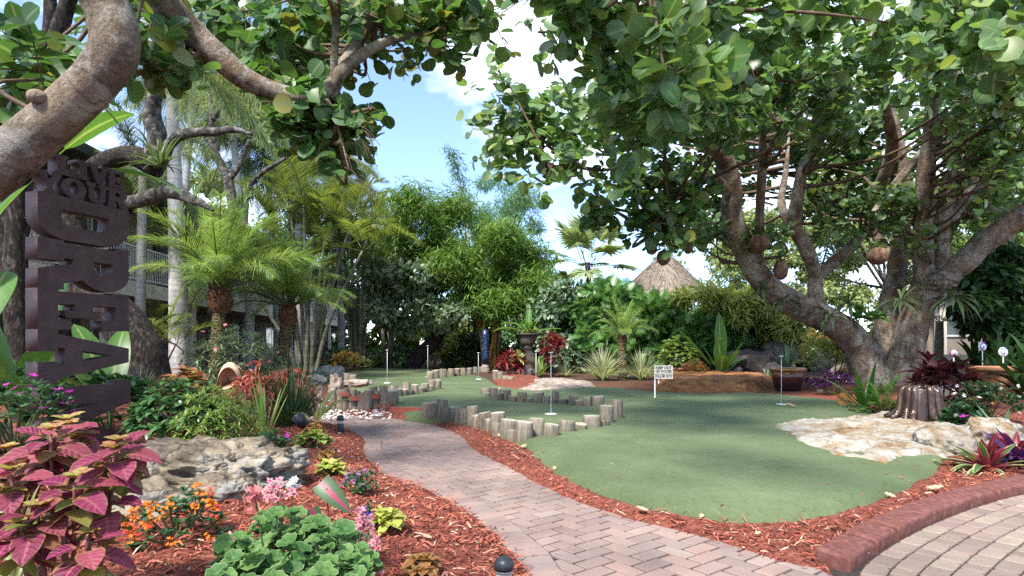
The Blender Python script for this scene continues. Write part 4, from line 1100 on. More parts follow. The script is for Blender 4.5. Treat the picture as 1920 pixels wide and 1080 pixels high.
# blue glazed post under the bamboo, dark fountain column of the island
n = NT('blue_glaze'); M_BLUE = n.done(n.pbsdf(n.ramp(n.voro(14), [(0.15, (0.10, 0.13, 0.20)), (0.3, (0.014, 0.035, 0.11)), (0.6, (0.005, 0.012, 0.04))]), 0.3, 0.5))
p = at(910, 702, 'flat')
t = thing('glazed_column', 'tall slim blue patterned column standing before the yellow bamboo', 'column', (p[0], p[1], 0))
part('shaft', lathe(MB(), [(0, 0.35), (0.12, 0.35), (0.13, 0.7), (0.11, 1.1), (0.13, 1.3), (0.10, 1.55), (0, 1.57)], (0, 0, 0), 18), M_BLUE, t, world_=False)
part('foot', lathe(MB(), [(0, 0), (0.16, 0), (0.15, 0.18), (0.12, 0.26), (0.11, 0.36), (0, 0.36)], (0, 0, 0), 18), M_CORALT, t, world_=False)
p = at(990, 712, 'green'); Y0 = p[1] + 0.5
p = P(990, 712, Y0); p[2] = 0.1
ISL = p.copy(); k = Y0 / FPX
t = thing('pedestal', 'dark knobbly stone pedestal carrying the banana bowl on the planted island', 'pedestal', tuple(p))
mb = MB(); tube(mb, [(0.12, 0, -0.05), (0.1, 0, 0.35), (0.02, 0, 0.7), (0.0, 0, (712 - 655) * k)], [0.24, 0.17, 0.12, 0.15], 14, 22, 0.30, freq=4)
part('column', mb, M_ROCKD, t, world_=False)
t = thing('planter_bowl', 'wide dark tapered bowl on the pedestal holding the banana plant', 'plant pot', (p[0], p[1], (712 - 655) * k + 0.1))
part('bowl', lathe(MB(), [(0, 0), (0.20, 0), (0.22, 0.05), (0.31, 0.30), (0.27, 0.30), (0.2, 0.1)], (0, 0, 0), 4 * 6), M_POTD, t, world_=False)
part('rim', lathe(MB(), [(0.30, 0.29), (0.36, 0.30), (0.36, 0.34), (0.29, 0.345), (0.27, 0.30)], (0, 0, 0), 24), M_POTD, t, world_=False)
BOWLZ = (712 - 655) * k + 0.1 + 0.3
mb = rock_mb((0.45, 0.4, 0.5), 77, 0.3, 0.2, 4)
o = solo('boulder', mb, M_ROCKD, 'dark shiny rock at the foot of the pedestal', 'rock', (0, 0, 0)); o.location = p + np.array([0.0, -0.25, 0.1])
# tall brown urn behind the left green
t, _ = pot(880, 690, 0.32, 1.25, M_POTD, 'tall brown urn pot left of the blue column', Y=26.5, z=0.0)

# lollipop garden ornaments on the right
M_PINK = solid('pink_gloss', [(0.3, (0.45, 0.07, 0.11)), (0.7, (0.55, 0.10, 0.15))], 5, 0.35, 0.0)
n = NT('swirl_disc'); q = n.N.new('ShaderNodeSeparateXYZ'); n.L.new(n.tc(), q.inputs[0])
an = n.math('ARCTAN2', q.outputs[2], q.outputs[0]); rr_ = n.math('SQRT', n.math('ADD', n.math('POWER', q.outputs[0], 2.0), n.math('POWER', q.outputs[2], 2.0)))
sw = n.math('SINE', n.math('ADD', n.math('MULTIPLY', rr_, 95.0), an))
M_SWIRL = n.done(n.pbsdf(n.ramp(sw, [(0.45, (0.72, 0.72, 0.74)), (0.55, (0.13, 0.15, 0.24))]), 0.35, 0.5))
M_SWIRLP = n.m.copy(); M_SWIRLP.name = 'swirl_disc_pink'
for e in [x for x in M_SWIRLP.node_tree.nodes if x.type == 'VALTORGB']: e.color_ramp.elements[-1].color = (0.5, 0.08, 0.12, 1)
M_SWIRLB = n.m.copy(); M_SWIRLB.name = 'swirl_disc_blue'
for e in [x for x in M_SWIRLB.node_tree.nodes if x.type == 'VALTORGB']: e.color_ramp.elements[-1].color = (0.04, 0.08, 0.45, 1)
for px, py, Y, r, mt, lb in ((1788, 663, 8.0, 0.052, M_SWIRLP, 'pink and white round lollipop ornament over the dark red plant'), (1881, 660, 10.5, 0.085, M_SWIRL, 'grey and white swirled lollipop ornament among the green bromeliads'), (1842, 650, 12.0, 0.085, M_SWIRLB, 'blue and white swirled lollipop ornament near the pale wall')):
    q = P(px, py, Y); gz = float(terrain(q[0], q[1]))
    t = thing('lollipop_ornament', lb, 'ornament', (q[0], q[1], gz), 0, 'lollipop ornaments on sticks')
    mb = MB(); lathe(mb, [(0, -0.012), (r * 0.9, -0.012), (r, 0), (r * 0.9, 0.012), (0, 0.012)], (0, 0, 0), 24, tilt=(rad(90), 0))
    o = part('disc', mb, mt, t, world_=False); o.location = (0, 0, q[2] - gz)
    part('stick', lathe(MB(), [(0, 0), (0.008, 0), (0.008, q[2] - gz - r * 0.9), (0, q[2] - gz - r * 0.9)], (0, 0, 0), 8), M_WHITE, t, world_=False)
# ------------------------------------------------------------------ bark and foliage materials
n = NT('seagrape_bark')
a = n.noise(3.2, 7, 0.68, n.mapping((1, 1, 0.6)), 0.5)
c1 = n.ramp(a, [(0.36, (0.060, 0.043, 0.032)), (0.46, (0.15, 0.112, 0.082)), (0.54, (0.24, 0.195, 0.15)), (0.64, (0.36, 0.32, 0.265))])
c1 = n.mix(n.ramp(n.noise(1.6, 6, 0.65), [(0.50, 0.0), (0.58, 0.55)]), c1, (0.19, 0.11, 0.062))
c1 = n.mix(n.ramp(n.noise(4.0, 7, 0.7), [(0.54, 0.0), (0.60, 0.75)]), c1, (0.31, 0.29, 0.26))
c1 = n.mix(n.ramp(n.noise(13, 5, 0.7), [(0.56, 0.0), (0.64, 0.6)]), c1, (0.05, 0.036, 0.027))
uu_, vv_ = n.uv()
wk = n.math('SINE', n.math('MULTIPLY_ADD', vv_, 95.0, n.math('MULTIPLY', n.noise(5, 4), 22.0)))
c1 = n.mix(n.math('MULTIPLY', n.ramp(wk, [(0.70, 0.0), (0.97, 1.0)]), n.ramp(n.noise(3, 3), [(0.4, 0.0), (0.6, 0.5)])), c1, (0.07, 0.05, 0.038))
M_BARK = n.done(n.pbsdf(c1, 0.85, 0.25, 0, n.bump(n.math('ADD', n.noise(12, 8, 0.72), n.math('MULTIPLY', n.noise(38, 4, 0.7, n.mapping((1, 1, 0.35))), 0.5)), 1.0, 0.05)))
n = NT('oak_bark')
a = n.noise(22, 7, 0.72, n.mapping((1, 1, 0.35)))
c1 = n.ramp(a, [(0.36, (0.008, 0.006, 0.005)), (0.52, (0.030, 0.023, 0.02)), (0.64, (0.10, 0.088, 0.08)), (0.74, (0.22, 0.20, 0.185))])
M_OAK = n.done(n.pbsdf(c1, 0.92, 0.2, 0, n.bump(a, 1.0, 0.05)))
M_LICHEN = solid('lichen_bark', [(0.36, (0.014, 0.012, 0.010)), (0.48, (0.045, 0.040, 0.034)), (0.60, (0.12, 0.11, 0.098)), (0.75, (0.24, 0.23, 0.21))], 9, 0.9, 0.9, 0.04, 24)
n = NT('royal_palm_bark')
q = n.N.new('ShaderNodeSeparateXYZ'); n.L.new(n.tc(), q.inputs[0])
rg = n.math('SINE', n.math('ADD', n.math('MULTIPLY', q.outputs[2], 42.0), n.math('MULTIPLY', n.noise(4, 3), 4.0)))
c1 = n.mix(n.ramp(rg, [(0.0, 0.0), (1.0, 0.35)]), n.ramp(n.noise(7, 6, 0.7, n.mapping((1, 1, 0.3))), [(0.3, (0.27, 0.255, 0.25)), (0.7, (0.50, 0.48, 0.47))]), (0.22, 0.21, 0.20))
M_ROYAL = n.done(n.pbsdf(c1, 0.85, 0.25, 0, n.bump(n.noise(12, 5), 0.4, 0.02)))
n = NT('palm_trunk_scales')
vv = n.voro(1.0, n.mapping((22, 22, 26)), 'F1', 'Distance')
c1 = n.ramp(vv, [(0.15, (0.20, 0.17, 0.09)), (0.5, (0.10, 0.085, 0.042)), (0.85, (0.022, 0.018, 0.011))])
M_SCALE = n.done(n.pbsdf(c1, 0.9, 0.2, 0, n.bump(vv, 1.0, 0.04)))
M_BOOT = solid('palm_boot_fibre', [(0.35, (0.03, 0.012, 0.007)), (0.5, (0.12, 0.05, 0.025)), (0.66, (0.26, 0.14, 0.075))], 26, 0.9, 1.0, 0.03, 40)
n = NT('cane_rings')
q = n.N.new('ShaderNodeSeparateXYZ'); n.L.new(n.tc(), q.inputs[0])
rg = n.math('FRACT', n.math('MULTIPLY', q.outputs[2], 4.5))
c1 = n.mix(n.ramp(rg, [(0.0, 0.9), (0.08, 0.0), (0.93, 0.0), (1.0, 0.9)]), n.ramp(n.noise(3.0, 5), [(0.3, (0.075, 0.08, 0.04)), (0.5, (0.13, 0.125, 0.085)), (0.7, (0.20, 0.19, 0.155))]), (0.25, 0.24, 0.20))
M_CANE = n.done(n.pbsdf(c1, 0.7, 0.3, 0, n.bump(n.noise(14, 4), 0.3, 0.01)))
M_CULM = solid('yellow_bamboo', [(0.3, (0.26, 0.115, 0.018)), (0.5, (0.38, 0.20, 0.035)), (0.7, (0.36, 0.26, 0.08))], 3, 0.4, 0.2, 0.005, stretch=(1, 1, 0.4))
M_STEM = solid('green_stem', [(0.3, (0.04, 0.055, 0.018)), (0.7, (0.10, 0.12, 0.045))], 8, 0.6, 0.2)
M_STEMR = solid('reddish_stem', [(0.3, (0.10, 0.025, 0.03)), (0.7, (0.20, 0.07, 0.06))], 8, 0.5, 0.1)
M_TWIG = solid('brown_twig', [(0.3, (0.05, 0.032, 0.02)), (0.7, (0.15, 0.10, 0.065))], 12, 0.85, 0.4)

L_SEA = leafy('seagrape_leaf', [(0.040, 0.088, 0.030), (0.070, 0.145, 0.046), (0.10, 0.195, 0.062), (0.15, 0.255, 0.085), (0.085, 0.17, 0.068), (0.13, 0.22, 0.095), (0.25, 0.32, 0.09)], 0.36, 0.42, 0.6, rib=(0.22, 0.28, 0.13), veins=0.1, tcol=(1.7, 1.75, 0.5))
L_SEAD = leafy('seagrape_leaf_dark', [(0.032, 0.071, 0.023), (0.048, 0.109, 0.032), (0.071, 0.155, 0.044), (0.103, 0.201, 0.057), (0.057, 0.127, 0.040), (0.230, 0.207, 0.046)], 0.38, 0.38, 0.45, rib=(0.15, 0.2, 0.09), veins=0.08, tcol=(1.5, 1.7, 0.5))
L_PALM = leafy('date_palm_leaf', [(0.12, 0.215, 0.06), (0.19, 0.31, 0.09), (0.27, 0.39, 0.125), (0.37, 0.45, 0.16)], 0.45, 0.42, 0.45, vary=0.25)
L_PALMD = leafy('deep_green_palm_leaf', [(0.049, 0.119, 0.039), (0.084, 0.168, 0.049), (0.140, 0.231, 0.070)], 0.45, 0.35, 0.4)
L_QUEEN = leafy('queen_palm_leaf', [(0.102, 0.156, 0.066), (0.156, 0.222, 0.090), (0.228, 0.288, 0.120), (0.300, 0.324, 0.144)], 0.5, 0.4, 0.4)
L_ARECA = leafy('areca_leaf', [(0.072, 0.138, 0.036), (0.132, 0.204, 0.048), (0.216, 0.270, 0.066), (0.25, 0.245, 0.06)], 0.45, 0.38, 0.4)
L_BAM = leafy('bamboo_leaf', [(0.061, 0.139, 0.026), (0.094, 0.193, 0.037), (0.144, 0.249, 0.049), (0.221, 0.298, 0.066)], 0.5, 0.38, 0.35, vary=0.45)
L_BAMD = leafy('fine_green_leaf', [(0.054, 0.135, 0.047), (0.095, 0.203, 0.068), (0.149, 0.257, 0.095)], 0.5, 0.38, 0.35)
L_SELL = leafy('split_philodendron_leaf', [(0.039, 0.111, 0.029), (0.065, 0.163, 0.039), (0.104, 0.227, 0.052), (0.156, 0.286, 0.072)], 0.32, 0.35, 0.55, vary=0.4)
L_YEL = leafy('yellow_green_leaf', [(0.16, 0.23, 0.05), (0.26, 0.32, 0.065), (0.38, 0.40, 0.10), (0.12, 0.20, 0.045)], 0.4, 0.38, 0.5)
L_SCHEF = leafy('grey_green_leaf', [(0.061, 0.115, 0.061), (0.101, 0.169, 0.095), (0.162, 0.230, 0.135), (0.230, 0.297, 0.189)], 0.34, 0.3, 0.5)
L_SILVER = leafy('silver_green_leaf', [(0.10, 0.16, 0.085), (0.16, 0.23, 0.13), (0.22, 0.29, 0.18), (0.28, 0.34, 0.24)], 0.4, 0.35, 0.4)
L_DARK = leafy('dark_green_leaf', [(0.034, 0.076, 0.029), (0.059, 0.126, 0.042), (0.095, 0.179, 0.059)], 0.45, 0.3, 0.4)  # dark green leaves of the undergrowth and one far tree
L_AIRY = leafy('airy_tree_leaf', [(0.150, 0.213, 0.075), (0.225, 0.294, 0.106), (0.325, 0.362, 0.150), (0.112, 0.163, 0.062)], 0.5, 0.42, 0.35)
L_BANANA = leafy('banana_leaf', [(0.045, 0.13, 0.028), (0.07, 0.175, 0.035), (0.10, 0.21, 0.045)], 0.36, 0.42, 0.45, rib=(0.28, 0.36, 0.13), veins=0.12, vary=0.2)
L_FAN = leafy('fan_palm_leaf', [(0.19, 0.26, 0.12), (0.26, 0.33, 0.15), (0.34, 0.39, 0.20)], 0.45, 0.38, 0.4)

# ------------------------------------------------------------------ hotel wing on the left
M_CREAMW = solid('cream_stucco', [(0.3, (0.52, 0.45, 0.37)), (0.7, (0.62, 0.56, 0.47))], 2.5, 0.9, 0.3, 0.004, 40)
M_TAUPE = solid('taupe_stucco', [(0.3, (0.20, 0.155, 0.12)), (0.7, (0.27, 0.215, 0.17))], 2.5, 0.9, 0.3, 0.004, 40)
M_DKROOF = solid('dark_roof_edge', [(0.3, (0.022, 0.022, 0.025)), (0.7, (0.05, 0.05, 0.055))], 6, 0.7, 0.3)
M_GLASS = solid('dark_window_glass', [(0.3, (0.018, 0.022, 0.026)), (0.7, (0.035, 0.042, 0.048))], 1.2, 0.08, 0.0, spec=0.7)
M_RAIL = solid('grey_railing', [(0.3, (0.50, 0.50, 0.48)), (0.7, (0.62, 0.62, 0.60))], 6, 0.5, 0.0)
M_DOOR = solid('dark_door', [(0.3, (0.035, 0.02, 0.015)), (0.7, (0.07, 0.042, 0.03))], 6, 0.55, 0.1)
M_FRAME = solid('white_frame', [(0.3, (0.55, 0.55, 0.53)), (0.7, (0.66, 0.66, 0.64))], 6, 0.5, 0.0)
A0 = np.array([-10.15, 10.0, 0]); ea = np.array([-0.0686, 0.9976, 0]); na = np.array([-0.9976, -0.0686, 0]); BR = math.atan2(ea[1], ea[0])
hotel = thing('hotel_wing', 'two storey cream and taupe hotel wing with a railed upper walkway behind the palms', 'building', tuple(A0))
bx = lambda mb, s, d, z, ls, ld, lz: mb.box(A0 + ea * s + na * d + np.array([0, 0, z]), (ls, ld, lz), BR)
LN = 44.0
part('wall', bx(MB(), LN / 2, 1.95, 1.28, LN, 0.2, 2.56), M_TAUPE, hotel, flat=True)
part('wall', bx(MB(), LN / 2, 2.0, 4.12, LN, 0.2, 2.6), M_CREAMW, hotel, flat=True)
part('walkway_slab', bx(MB(), LN / 2, 0.95, 2.60, LN, 1.9, 0.42), M_CREAMW, hotel, flat=True)
rf = part('roof', bx(MB(), LN / 2, 3.3, 5.52, LN + 1, 7.6, 0.16), M_DKROOF, hotel, flat=True)
part('gutter', bx(MB(), LN / 2, -0.55, 5.55, LN + 1, 0.1, 0.24), M_DKROOF, rf, flat=True)
for k in range(9):
    s = 1.0 + k * 5.2
    if s > LN - 1: break
    part('post', bx(MB(), s, 0.18, 1.19, 0.16, 0.16, 2.38), M_CREAMW, hotel, flat=True)
    part('post', bx(MB(), s, 0.18, 4.12, 0.16, 0.16, 2.6), M_CREAMW, hotel, flat=True)
    mb = MB(); bx(mb, s + 2.6, 0.12, 3.84, 5.0, 0.05, 0.05); bx(mb, s + 2.6, 0.12, 2.92, 5.0, 0.04, 0.04)
    for j in range(36): bx(mb, s + 0.2 + j * 0.136, 0.12, 3.38, 0.022, 0.022, 0.88)
    part('railing', mb, M_RAIL, hotel, flat=True)
    for z in (0.0, 2.83):
        d_ = part('door', bx(MB(), s + 1.2, 1.83, z + 1.03, 0.95, 0.05, 2.05), M_DOOR, hotel, flat=True)
        w_ = part('window', bx(MB(), s + 3.2, 1.83, z + 1.3, 1.9, 0.05, 1.45), M_FRAME, hotel, flat=True)
        part('pane', bx(MB(), s + 2.73, 1.80, z + 1.3, 0.86, 0.03, 1.3), M_GLASS, w_, flat=True)
        part('pane', bx(MB(), s + 3.67, 1.80, z + 1.3, 0.86, 0.03, 1.3), M_GLASS, w_, flat=True)
# pale chair seen through the railing
q = A0 + ea * 8.6 + na * 0.9 + np.array([0, 0, 2.81])
t = thing('patio_chair', 'white slatted chair on the upper walkway behind the railing', 'chair', tuple(q), rad(60))
part('seat', MB().box((0, 0, 0.42), (0.5, 0.5, 0.05)), M_FRAME, t, world_=False, flat=True)
mb = MB()
for k in range(5): mb.box((0, 0.26, 0.52 + 0.1 * k), (0.5, 0.03, 0.06))
part('backrest', mb, M_FRAME, t, world_=False, flat=True)
for a, b in ((-1, -1), (1, -1), (1, 1), (-1, 1)): part('leg', MB().box((a * 0.22, b * 0.22, 0.2), (0.04, 0.04, 0.4)), M_FRAME, t, world_=False, flat=True)

# pale bungalow behind the big tree
q = P(1850, 690, 24.0); q[2] = 0
t = thing('bungalow', 'pale cream building with a window glimpsed behind the big seagrape tree', 'building', tuple(q))
part('wall', MB().box((1.2, 0.15, 1.6), (7.0, 0.3, 3.2)), M_TAUPE, t, world_=False, flat=True)
w_ = part('window', MB().box((-1.2, -0.03, 2.0), (1.4, 0.08, 1.3)), M_FRAME, t, world_=False, flat=True)
part('pane', MB().box((-1.2, -0.08, 2.0), (1.2, 0.03, 1.1)), M_GLASS, w_, world_=False, flat=True)
part('post', MB().box((-2.15, -0.5, 1.6), (0.28, 0.28, 3.2)), M_CREAMW, t, world_=False, flat=True)
part('roof', MB().box((1.2, 0.0, 3.32), (8.0, 2.4, 0.22), 0, 0, 0.96), M_TAUPE, t, world_=False, flat=True)
q = P(1800, 668, 17.0); q[2] = 0
o = solo('garden_wall', MB().box((q[0] + 1.0, q[1], 0.35), (3.4, 0.35, 0.8)), M_ROCKW, 'low tan stone wall behind the lollipop ornaments', 'wall', tuple(q), flat=True)

# ------------------------------------------------------------------ thatched hut
q = P(1246, 690, 34.0); q[2] = 0
t = thing('thatched_hut', 'open hut with a grey brown thatched conical roof above the hedge', 'hut', tuple(q))
M_THATCH = solid('palm_thatch', [(0.3, (0.13, 0.10, 0.075)), (0.5, (0.27, 0.22, 0.17)), (0.75, (0.42, 0.36, 0.30))], 3, 0.95, 0.8, 0.05, 30, stretch=(4, 4, 0.7))
AP = 1 + (HOR - 470) * 34 / FPX
lathe_ = lathe(MB(), [(0.05, AP), (0.4, AP - 0.5), (1.2, AP - 1.2), (2.5, AP - 2.5), (2.4, AP - 2.6), (0, AP - 1.4)], (0, 0, 0), 28)
k = 5200; a = R.uniform(0, 6.283, k); s = R.uniform(0, 1, k) ** 0.6; r = 0.08 + 2.4 * s
blades(lathe_, np.stack([np.cos(a) * r, np.sin(a) * r, AP - 0.12 - 2.35 * s + R.uniform(0, .05, k)], 1), np.stack([np.cos(a), np.sin(a), -0.75 + R.normal(0, .12, k)], 1), R.uniform(0.35, 0.8, k), 0.022, 0.25, 2, 0.2, P_TAPER)
part('roof', lathe_, M_THATCH, t, world_=False)
for a, b in ((-1, -1), (1, -1), (1, 1), (-1, 1)): part('post', lathe(MB(), [(0.09, 0), (0.08, AP - 2.2)], (a * 1.8, b * 1.8, 0), 10), M_OAK, t, world_=False)

# ------------------------------------------------------------------ palms
def frond_mb(L, el, droop, nl, ll, lw, vee=0.35, ldroop=0.35, nseg=3, rr=0.018, plum=0.25, mb=None, fwd=0.75, t0=0.16):
    mb = mb or MB(); k = 14; p = np.zeros(3); d = np.array([math.cos(el), 0, math.sin(el)]); pts = [p]; ts = [d]
    for i in range(k):
        p = p + d * L / k; d = d + np.array([0, 0, -droop * 2 / k * (0.35 + i / k)]); d = d / np.linalg.norm(d); pts.append(p); ts.append(d)
    pts, ts = np.array(pts), np.array(ts)
    tube(mb, pts, [rr, rr * 0.75, rr * 0.5, rr * 0.2], 5, 15, m=1)
    t = np.linspace(t0, 0.985, nl); sgn = np.tile([1, -1], (nl, 1)).ravel(); tt = np.repeat(t, 2) + R.normal(0, 0.004, 2 * nl)
    tt = np.clip(tt, 0, 1)
    I = lambda A: np.stack([np.interp(tt, np.linspace(0, 1, k + 1), A[:, j]) for j in range(3)], 1)
    B, Tn = I(pts), I(ts)
    side = np.array([0, 1.0, 0]); nrm = np.cross(Tn, side); nrm *= np.sign(nrm[:, 2:3] + 1e-6)
    v = vee + R.normal(0, plum, 2 * nl)
    D = side * sgn[:, None] * 1.0 + Tn * (fwd * (0.55 + 0.9 * tt))[:, None] + nrm * v[:, None]
    Ls = ll * (0.35 + 0.75 * np.sin(math.pi * np.clip(tt * 0.9 + 0.1, 0, 1)) ** 0.8) * R.uniform(0.85, 1.12, 2 * nl)
    blades(mb, B, D, Ls, lw, ldroop, nseg, 0.25, lambda q: max(0.05, (1 - q) ** 0.5 * min(1, 0.6 + 2 * q)), 0)
    return mb
def frond_set(name, L, mat, nl, ll, lw, els, droops, stem=None, **kw):
    return [frond_mb(L * R.uniform(0.92, 1.05), rad(e), d, nl, ll, lw, **kw).mesh('frond', [mat, stem or M_STEM]) for e, d in zip(els, droops)]
def add_fronds(t, meshes, top, nfr, start=0.0, sc=(0.85, 1.1), order=None, skip=()):
    for i in range(nfr):
        o = bpy.data.objects.new('frond', meshes[(order[i % len(order)] if order else i) % len(meshes)]); COL.objects.link(o); o.parent = t
        a = start + i * 2.39996 + R.normal(0, 0.12)
        s = R.uniform(*sc)
        o.location = top + np.array([math.cos(a) * 0.05, math.sin(a) * 0.05, R.uniform(-0.05, 0.08)]); o.rotation_euler = (R.normal(0, 0.06), R.normal(0, 0.06), a); o.scale = (s, s, s)

DATE = frond_set('date', 2.15, L_PALM, 84, 0.46, 0.0085, (80, 66, 52, 36, 20, 5), (0.55, 0.75, 0.85, 0.85, 0.75, 0.6), vee=0.2, ldroop=0.75, plum=0.38, fwd=1.15)
def date_palm(label, px, pb, ptop, Y, tr, ball, nfr, sc, grp=None, pxt=None):
    b = P(px, pb, Y); b[2] = 0.0; tp = P(pxt or px, ptop, Y)
    t = thing('date_palm', label, 'palm tree', tuple(b), 0, grp)
    H_ = tp[2] - b[2]; dx = tp[0] - b[0]
    mb = MB(); tube(mb, [(0, 0, -0.1), (dx * 0.15, 0, H_ * 0.3), (dx * 0.55, 0, H_ * 0.65), (dx, 0, H_)], [tr * 1.1, tr, tr * 0.95, tr * 1.0], 18, 40, 0.12, freq=8)
    part('trunk', mb, M_SCALE, t, world_=False)
    mb = MB(); hb = ball * 2.3
    lathe(mb, [(tr, -hb * 0.5), (ball * 0.8, -hb * 0.36), (ball, -hb * 0.1), (ball * 0.92, hb * 0.2), (ball * 0.45, hb * 0.46), (0.03, hb * 0.6)], (dx, 0, H_), 20)
    k = 260; a = R.uniform(0, 6.283, k); z = R.uniform(-0.45, 0.4, k); rr = ball * np.clip(1.0 - (z / 0.62) ** 2 * 0.55, 0.3, 1)
    blades(mb, np.stack([dx + np.cos(a) * rr * 0.9, np.sin(a) * rr * 0.9, H_ + z * hb], 1), np.stack([np.cos(a), np.sin(a), R.uniform(0.6, 1.8, k)], 1), ball * 0.42, 0.022, -0.1, 2, 0.3, P_TAPER)
    part('boot', mb, M_BOOT, t, world_=False)
    add_fronds(t, DATE, np.array([dx, 0, H_ + hb * 0.35]), nfr, R.uniform(0, 6), (sc * 0.85, sc * 1.12), [0, 1, 2, 3, 1, 2, 3, 4, 2, 0, 3, 1])
    return t
date_palm('larger date palm with a fat brown boot and arching bright fronds left of the path', 402, 728, 562, 14.2, 0.145, 0.28, 40, 1.08, None, 413)
date_palm('smaller date palm with sunny yellow green fronds nearer the cane palms', 527, 705, 590, 16.5, 0.17, 0.25, 34, 0.95, None, 540)
date_palm('small young date palm between the striped grass clumps before the hedge', 1167, 712, 636, 17.4, 0.12, 0.13, 26, 0.44)

QUEEN = frond_set('queen', 3.4, L_QUEEN, 120, 0.75, 0.014, (70, 45, 20, -5, -30), (0.9, 1.15, 1.2, 1.0, 0.7), vee=-0.05, ldroop=1.2, plum=0.35, nseg=3)
def tall_palm(name, label, px, pb, ptop, Y, r0, r1, meshes, nfr, sc, mat, pxt=None, order=None, cat='palm tree', crownshaft=True):
    b = P(px, pb, Y); b[2] = 0; tp = P(pxt if pxt is not None else px, ptop, Y); H_ = tp[2]; dx = tp[0] - b[0]
    t = thing(name, label, cat, tuple(b))
    mb = MB(); tube(mb, [(0, 0, -0.2), (dx * 0.1, 0, H_ * 0.3), (dx * 0.5, 0, H_ * 0.65), (dx, 0, H_)], [r0 * 1.15, r0, (r0 + r1) / 2, r1], 18, 40, 0.04, freq=3)
    part('trunk', mb, mat, t, world_=False)
    if crownshaft: part('crownshaft', lathe(MB(), [(r1, -0.1), (r1 * 1.15, 0.1), (r1 * 0.9, 0.7), (r1 * 0.5, 1.0)], (dx, 0, H_), 14), M_STEM, t, world_=False)
    add_fronds(t, meshes, np.array([dx, 0, H_ + (0.8 if crownshaft else 0.1)]), nfr, R.uniform(0, 6), (sc * 0.85, sc * 1.1), order)
    return t
tall_palm('royal_palm', 'royal palm with a smooth pale grey trunk standing before the hotel wing', 336, 690, 170, 14.0, 0.20, 0.12, QUEEN, 15, 0.8, M_ROYAL, 322)
tall_palm('queen_palm', 'queen palm with weeping feathery fronds above the larger date palm', 470, 690, 215, 24.0, 0.16, 0.12, QUEEN, 30, 1.05, M_ROYAL, 432, crownshaft=False)
tall_palm('queen_palm', 'queen palm with long hanging fronds behind the bare forked tree', 520, 690, 300, 27.0, 0.15, 0.12, QUEEN, 24, 1.0, M_ROYAL, 500, crownshaft=False)
tall_palm('queen_palm', 'slim queen palm with hanging fronds before the end of the hotel roof', 262, 690, 318, 14.8, 0.12, 0.09, QUEEN, 20, 0.62, M_ROYAL, 268, crownshaft=False)
tall_palm('queen_palm', 'queen palm with ragged fronds right of the others over the cane palms', 640, 690, 340, 29.0, 0.15, 0.12, QUEEN, 24, 1.0, M_ROYAL, 632, crownshaft=False)
tall_palm('queen_palm', 'high queen palm crown showing just under the left branch', 455, 690, 140, 29.0, 0.15, 0.12, QUEEN, 26, 1.15, M_ROYAL, 470, crownshaft=False)
tall_palm('queen_palm', 'shorter queen palm with drooping fronds over the cane palms', 560, 690, 345, 25.0, 0.15, 0.12, QUEEN, 26, 0.95, M_ROYAL, 560, crownshaft=False)
tall_palm('queen_palm', 'queen palm crown hanging high above the hotel roof behind the lichened branches', 330, 690, 150, 22.0, 0.15, 0.12, QUEEN, 18, 1.0, M_ROYAL, 365, crownshaft=False)

ARECA = frond_set('areca', 2.5, L_ARECA, 54, 0.60, 0.022, (74, 55, 35, 12), (0.6, 0.85, 0.95, 0.85), vee=0.35, ldroop=0.35, plum=0.15)
def cane_clump(label, px, pb, Y, canes, r, nfr, sc, grp='clumps of cane palms'):
    b = P(px, pb, Y); b[2] = 0
    t = thing('cane_palm', label, 'palm tree', tuple(b), 0, grp)
    for i, (pt, ptop) in enumerate(canes):
        tp = P(pt, ptop, Y + R.uniform(-1.2, 1.2)) - b
        st = np.array([tp[0] * 0.12 + R.normal(0, 0.12), R.normal(0, 0.3), -0.05])
        mb = MB(); tube(mb, [st, st + (tp - st) * 0.33 + [tp[0] * -0.07, 0, 0.15], st + (tp - st) * 0.66 + [tp[0] * -0.05, 0, 0.1], tp], [r * 1.2, r, r * 0.9, r * 0.7], 9, 24)
        part('cane', mb, M_CANE, t, world_=False)
        add_fronds(t, ARECA, tp, nfr, R.uniform(0, 6), (sc * 0.8, sc * 1.1), [0, 1, 2, 1, 3, 2])
    return t
cane_clump('cane palm clump with many leaning grey canes behind the smaller date palm', 575, 700, 21.0, [(500, 480), (520, 430), (545, 400), (570, 385), (590, 420), (610, 440), (635, 400), (655, 430), (680, 470), (540, 500), (625, 500), (470, 540)], 0.062, 6, 0.95)
cane_clump('cane palm clump fanning up between the hotel corner and the far green', 668, 688, 27.0, [(628, 470), (642, 440), (655, 420), (668, 405), (684, 430), (700, 450), (660, 480), (690, 500), (640, 510), (710, 520)], 0.075, 5, 0.95)
cane_clump('cane palm clump with pale crossing canes left of the leaning tree', 728, 688, 26.0, [(692, 480), (712, 500), (735, 470), (752, 450), (765, 510), (745, 540)], 0.07, 4, 0.8)
cane_clump('young feathery cane palm at the foot of the royal palm', 300, 700, 12.0, [(262, 640), (285, 615), (310, 625), (330, 645)], 0.02, 6, 0.34)

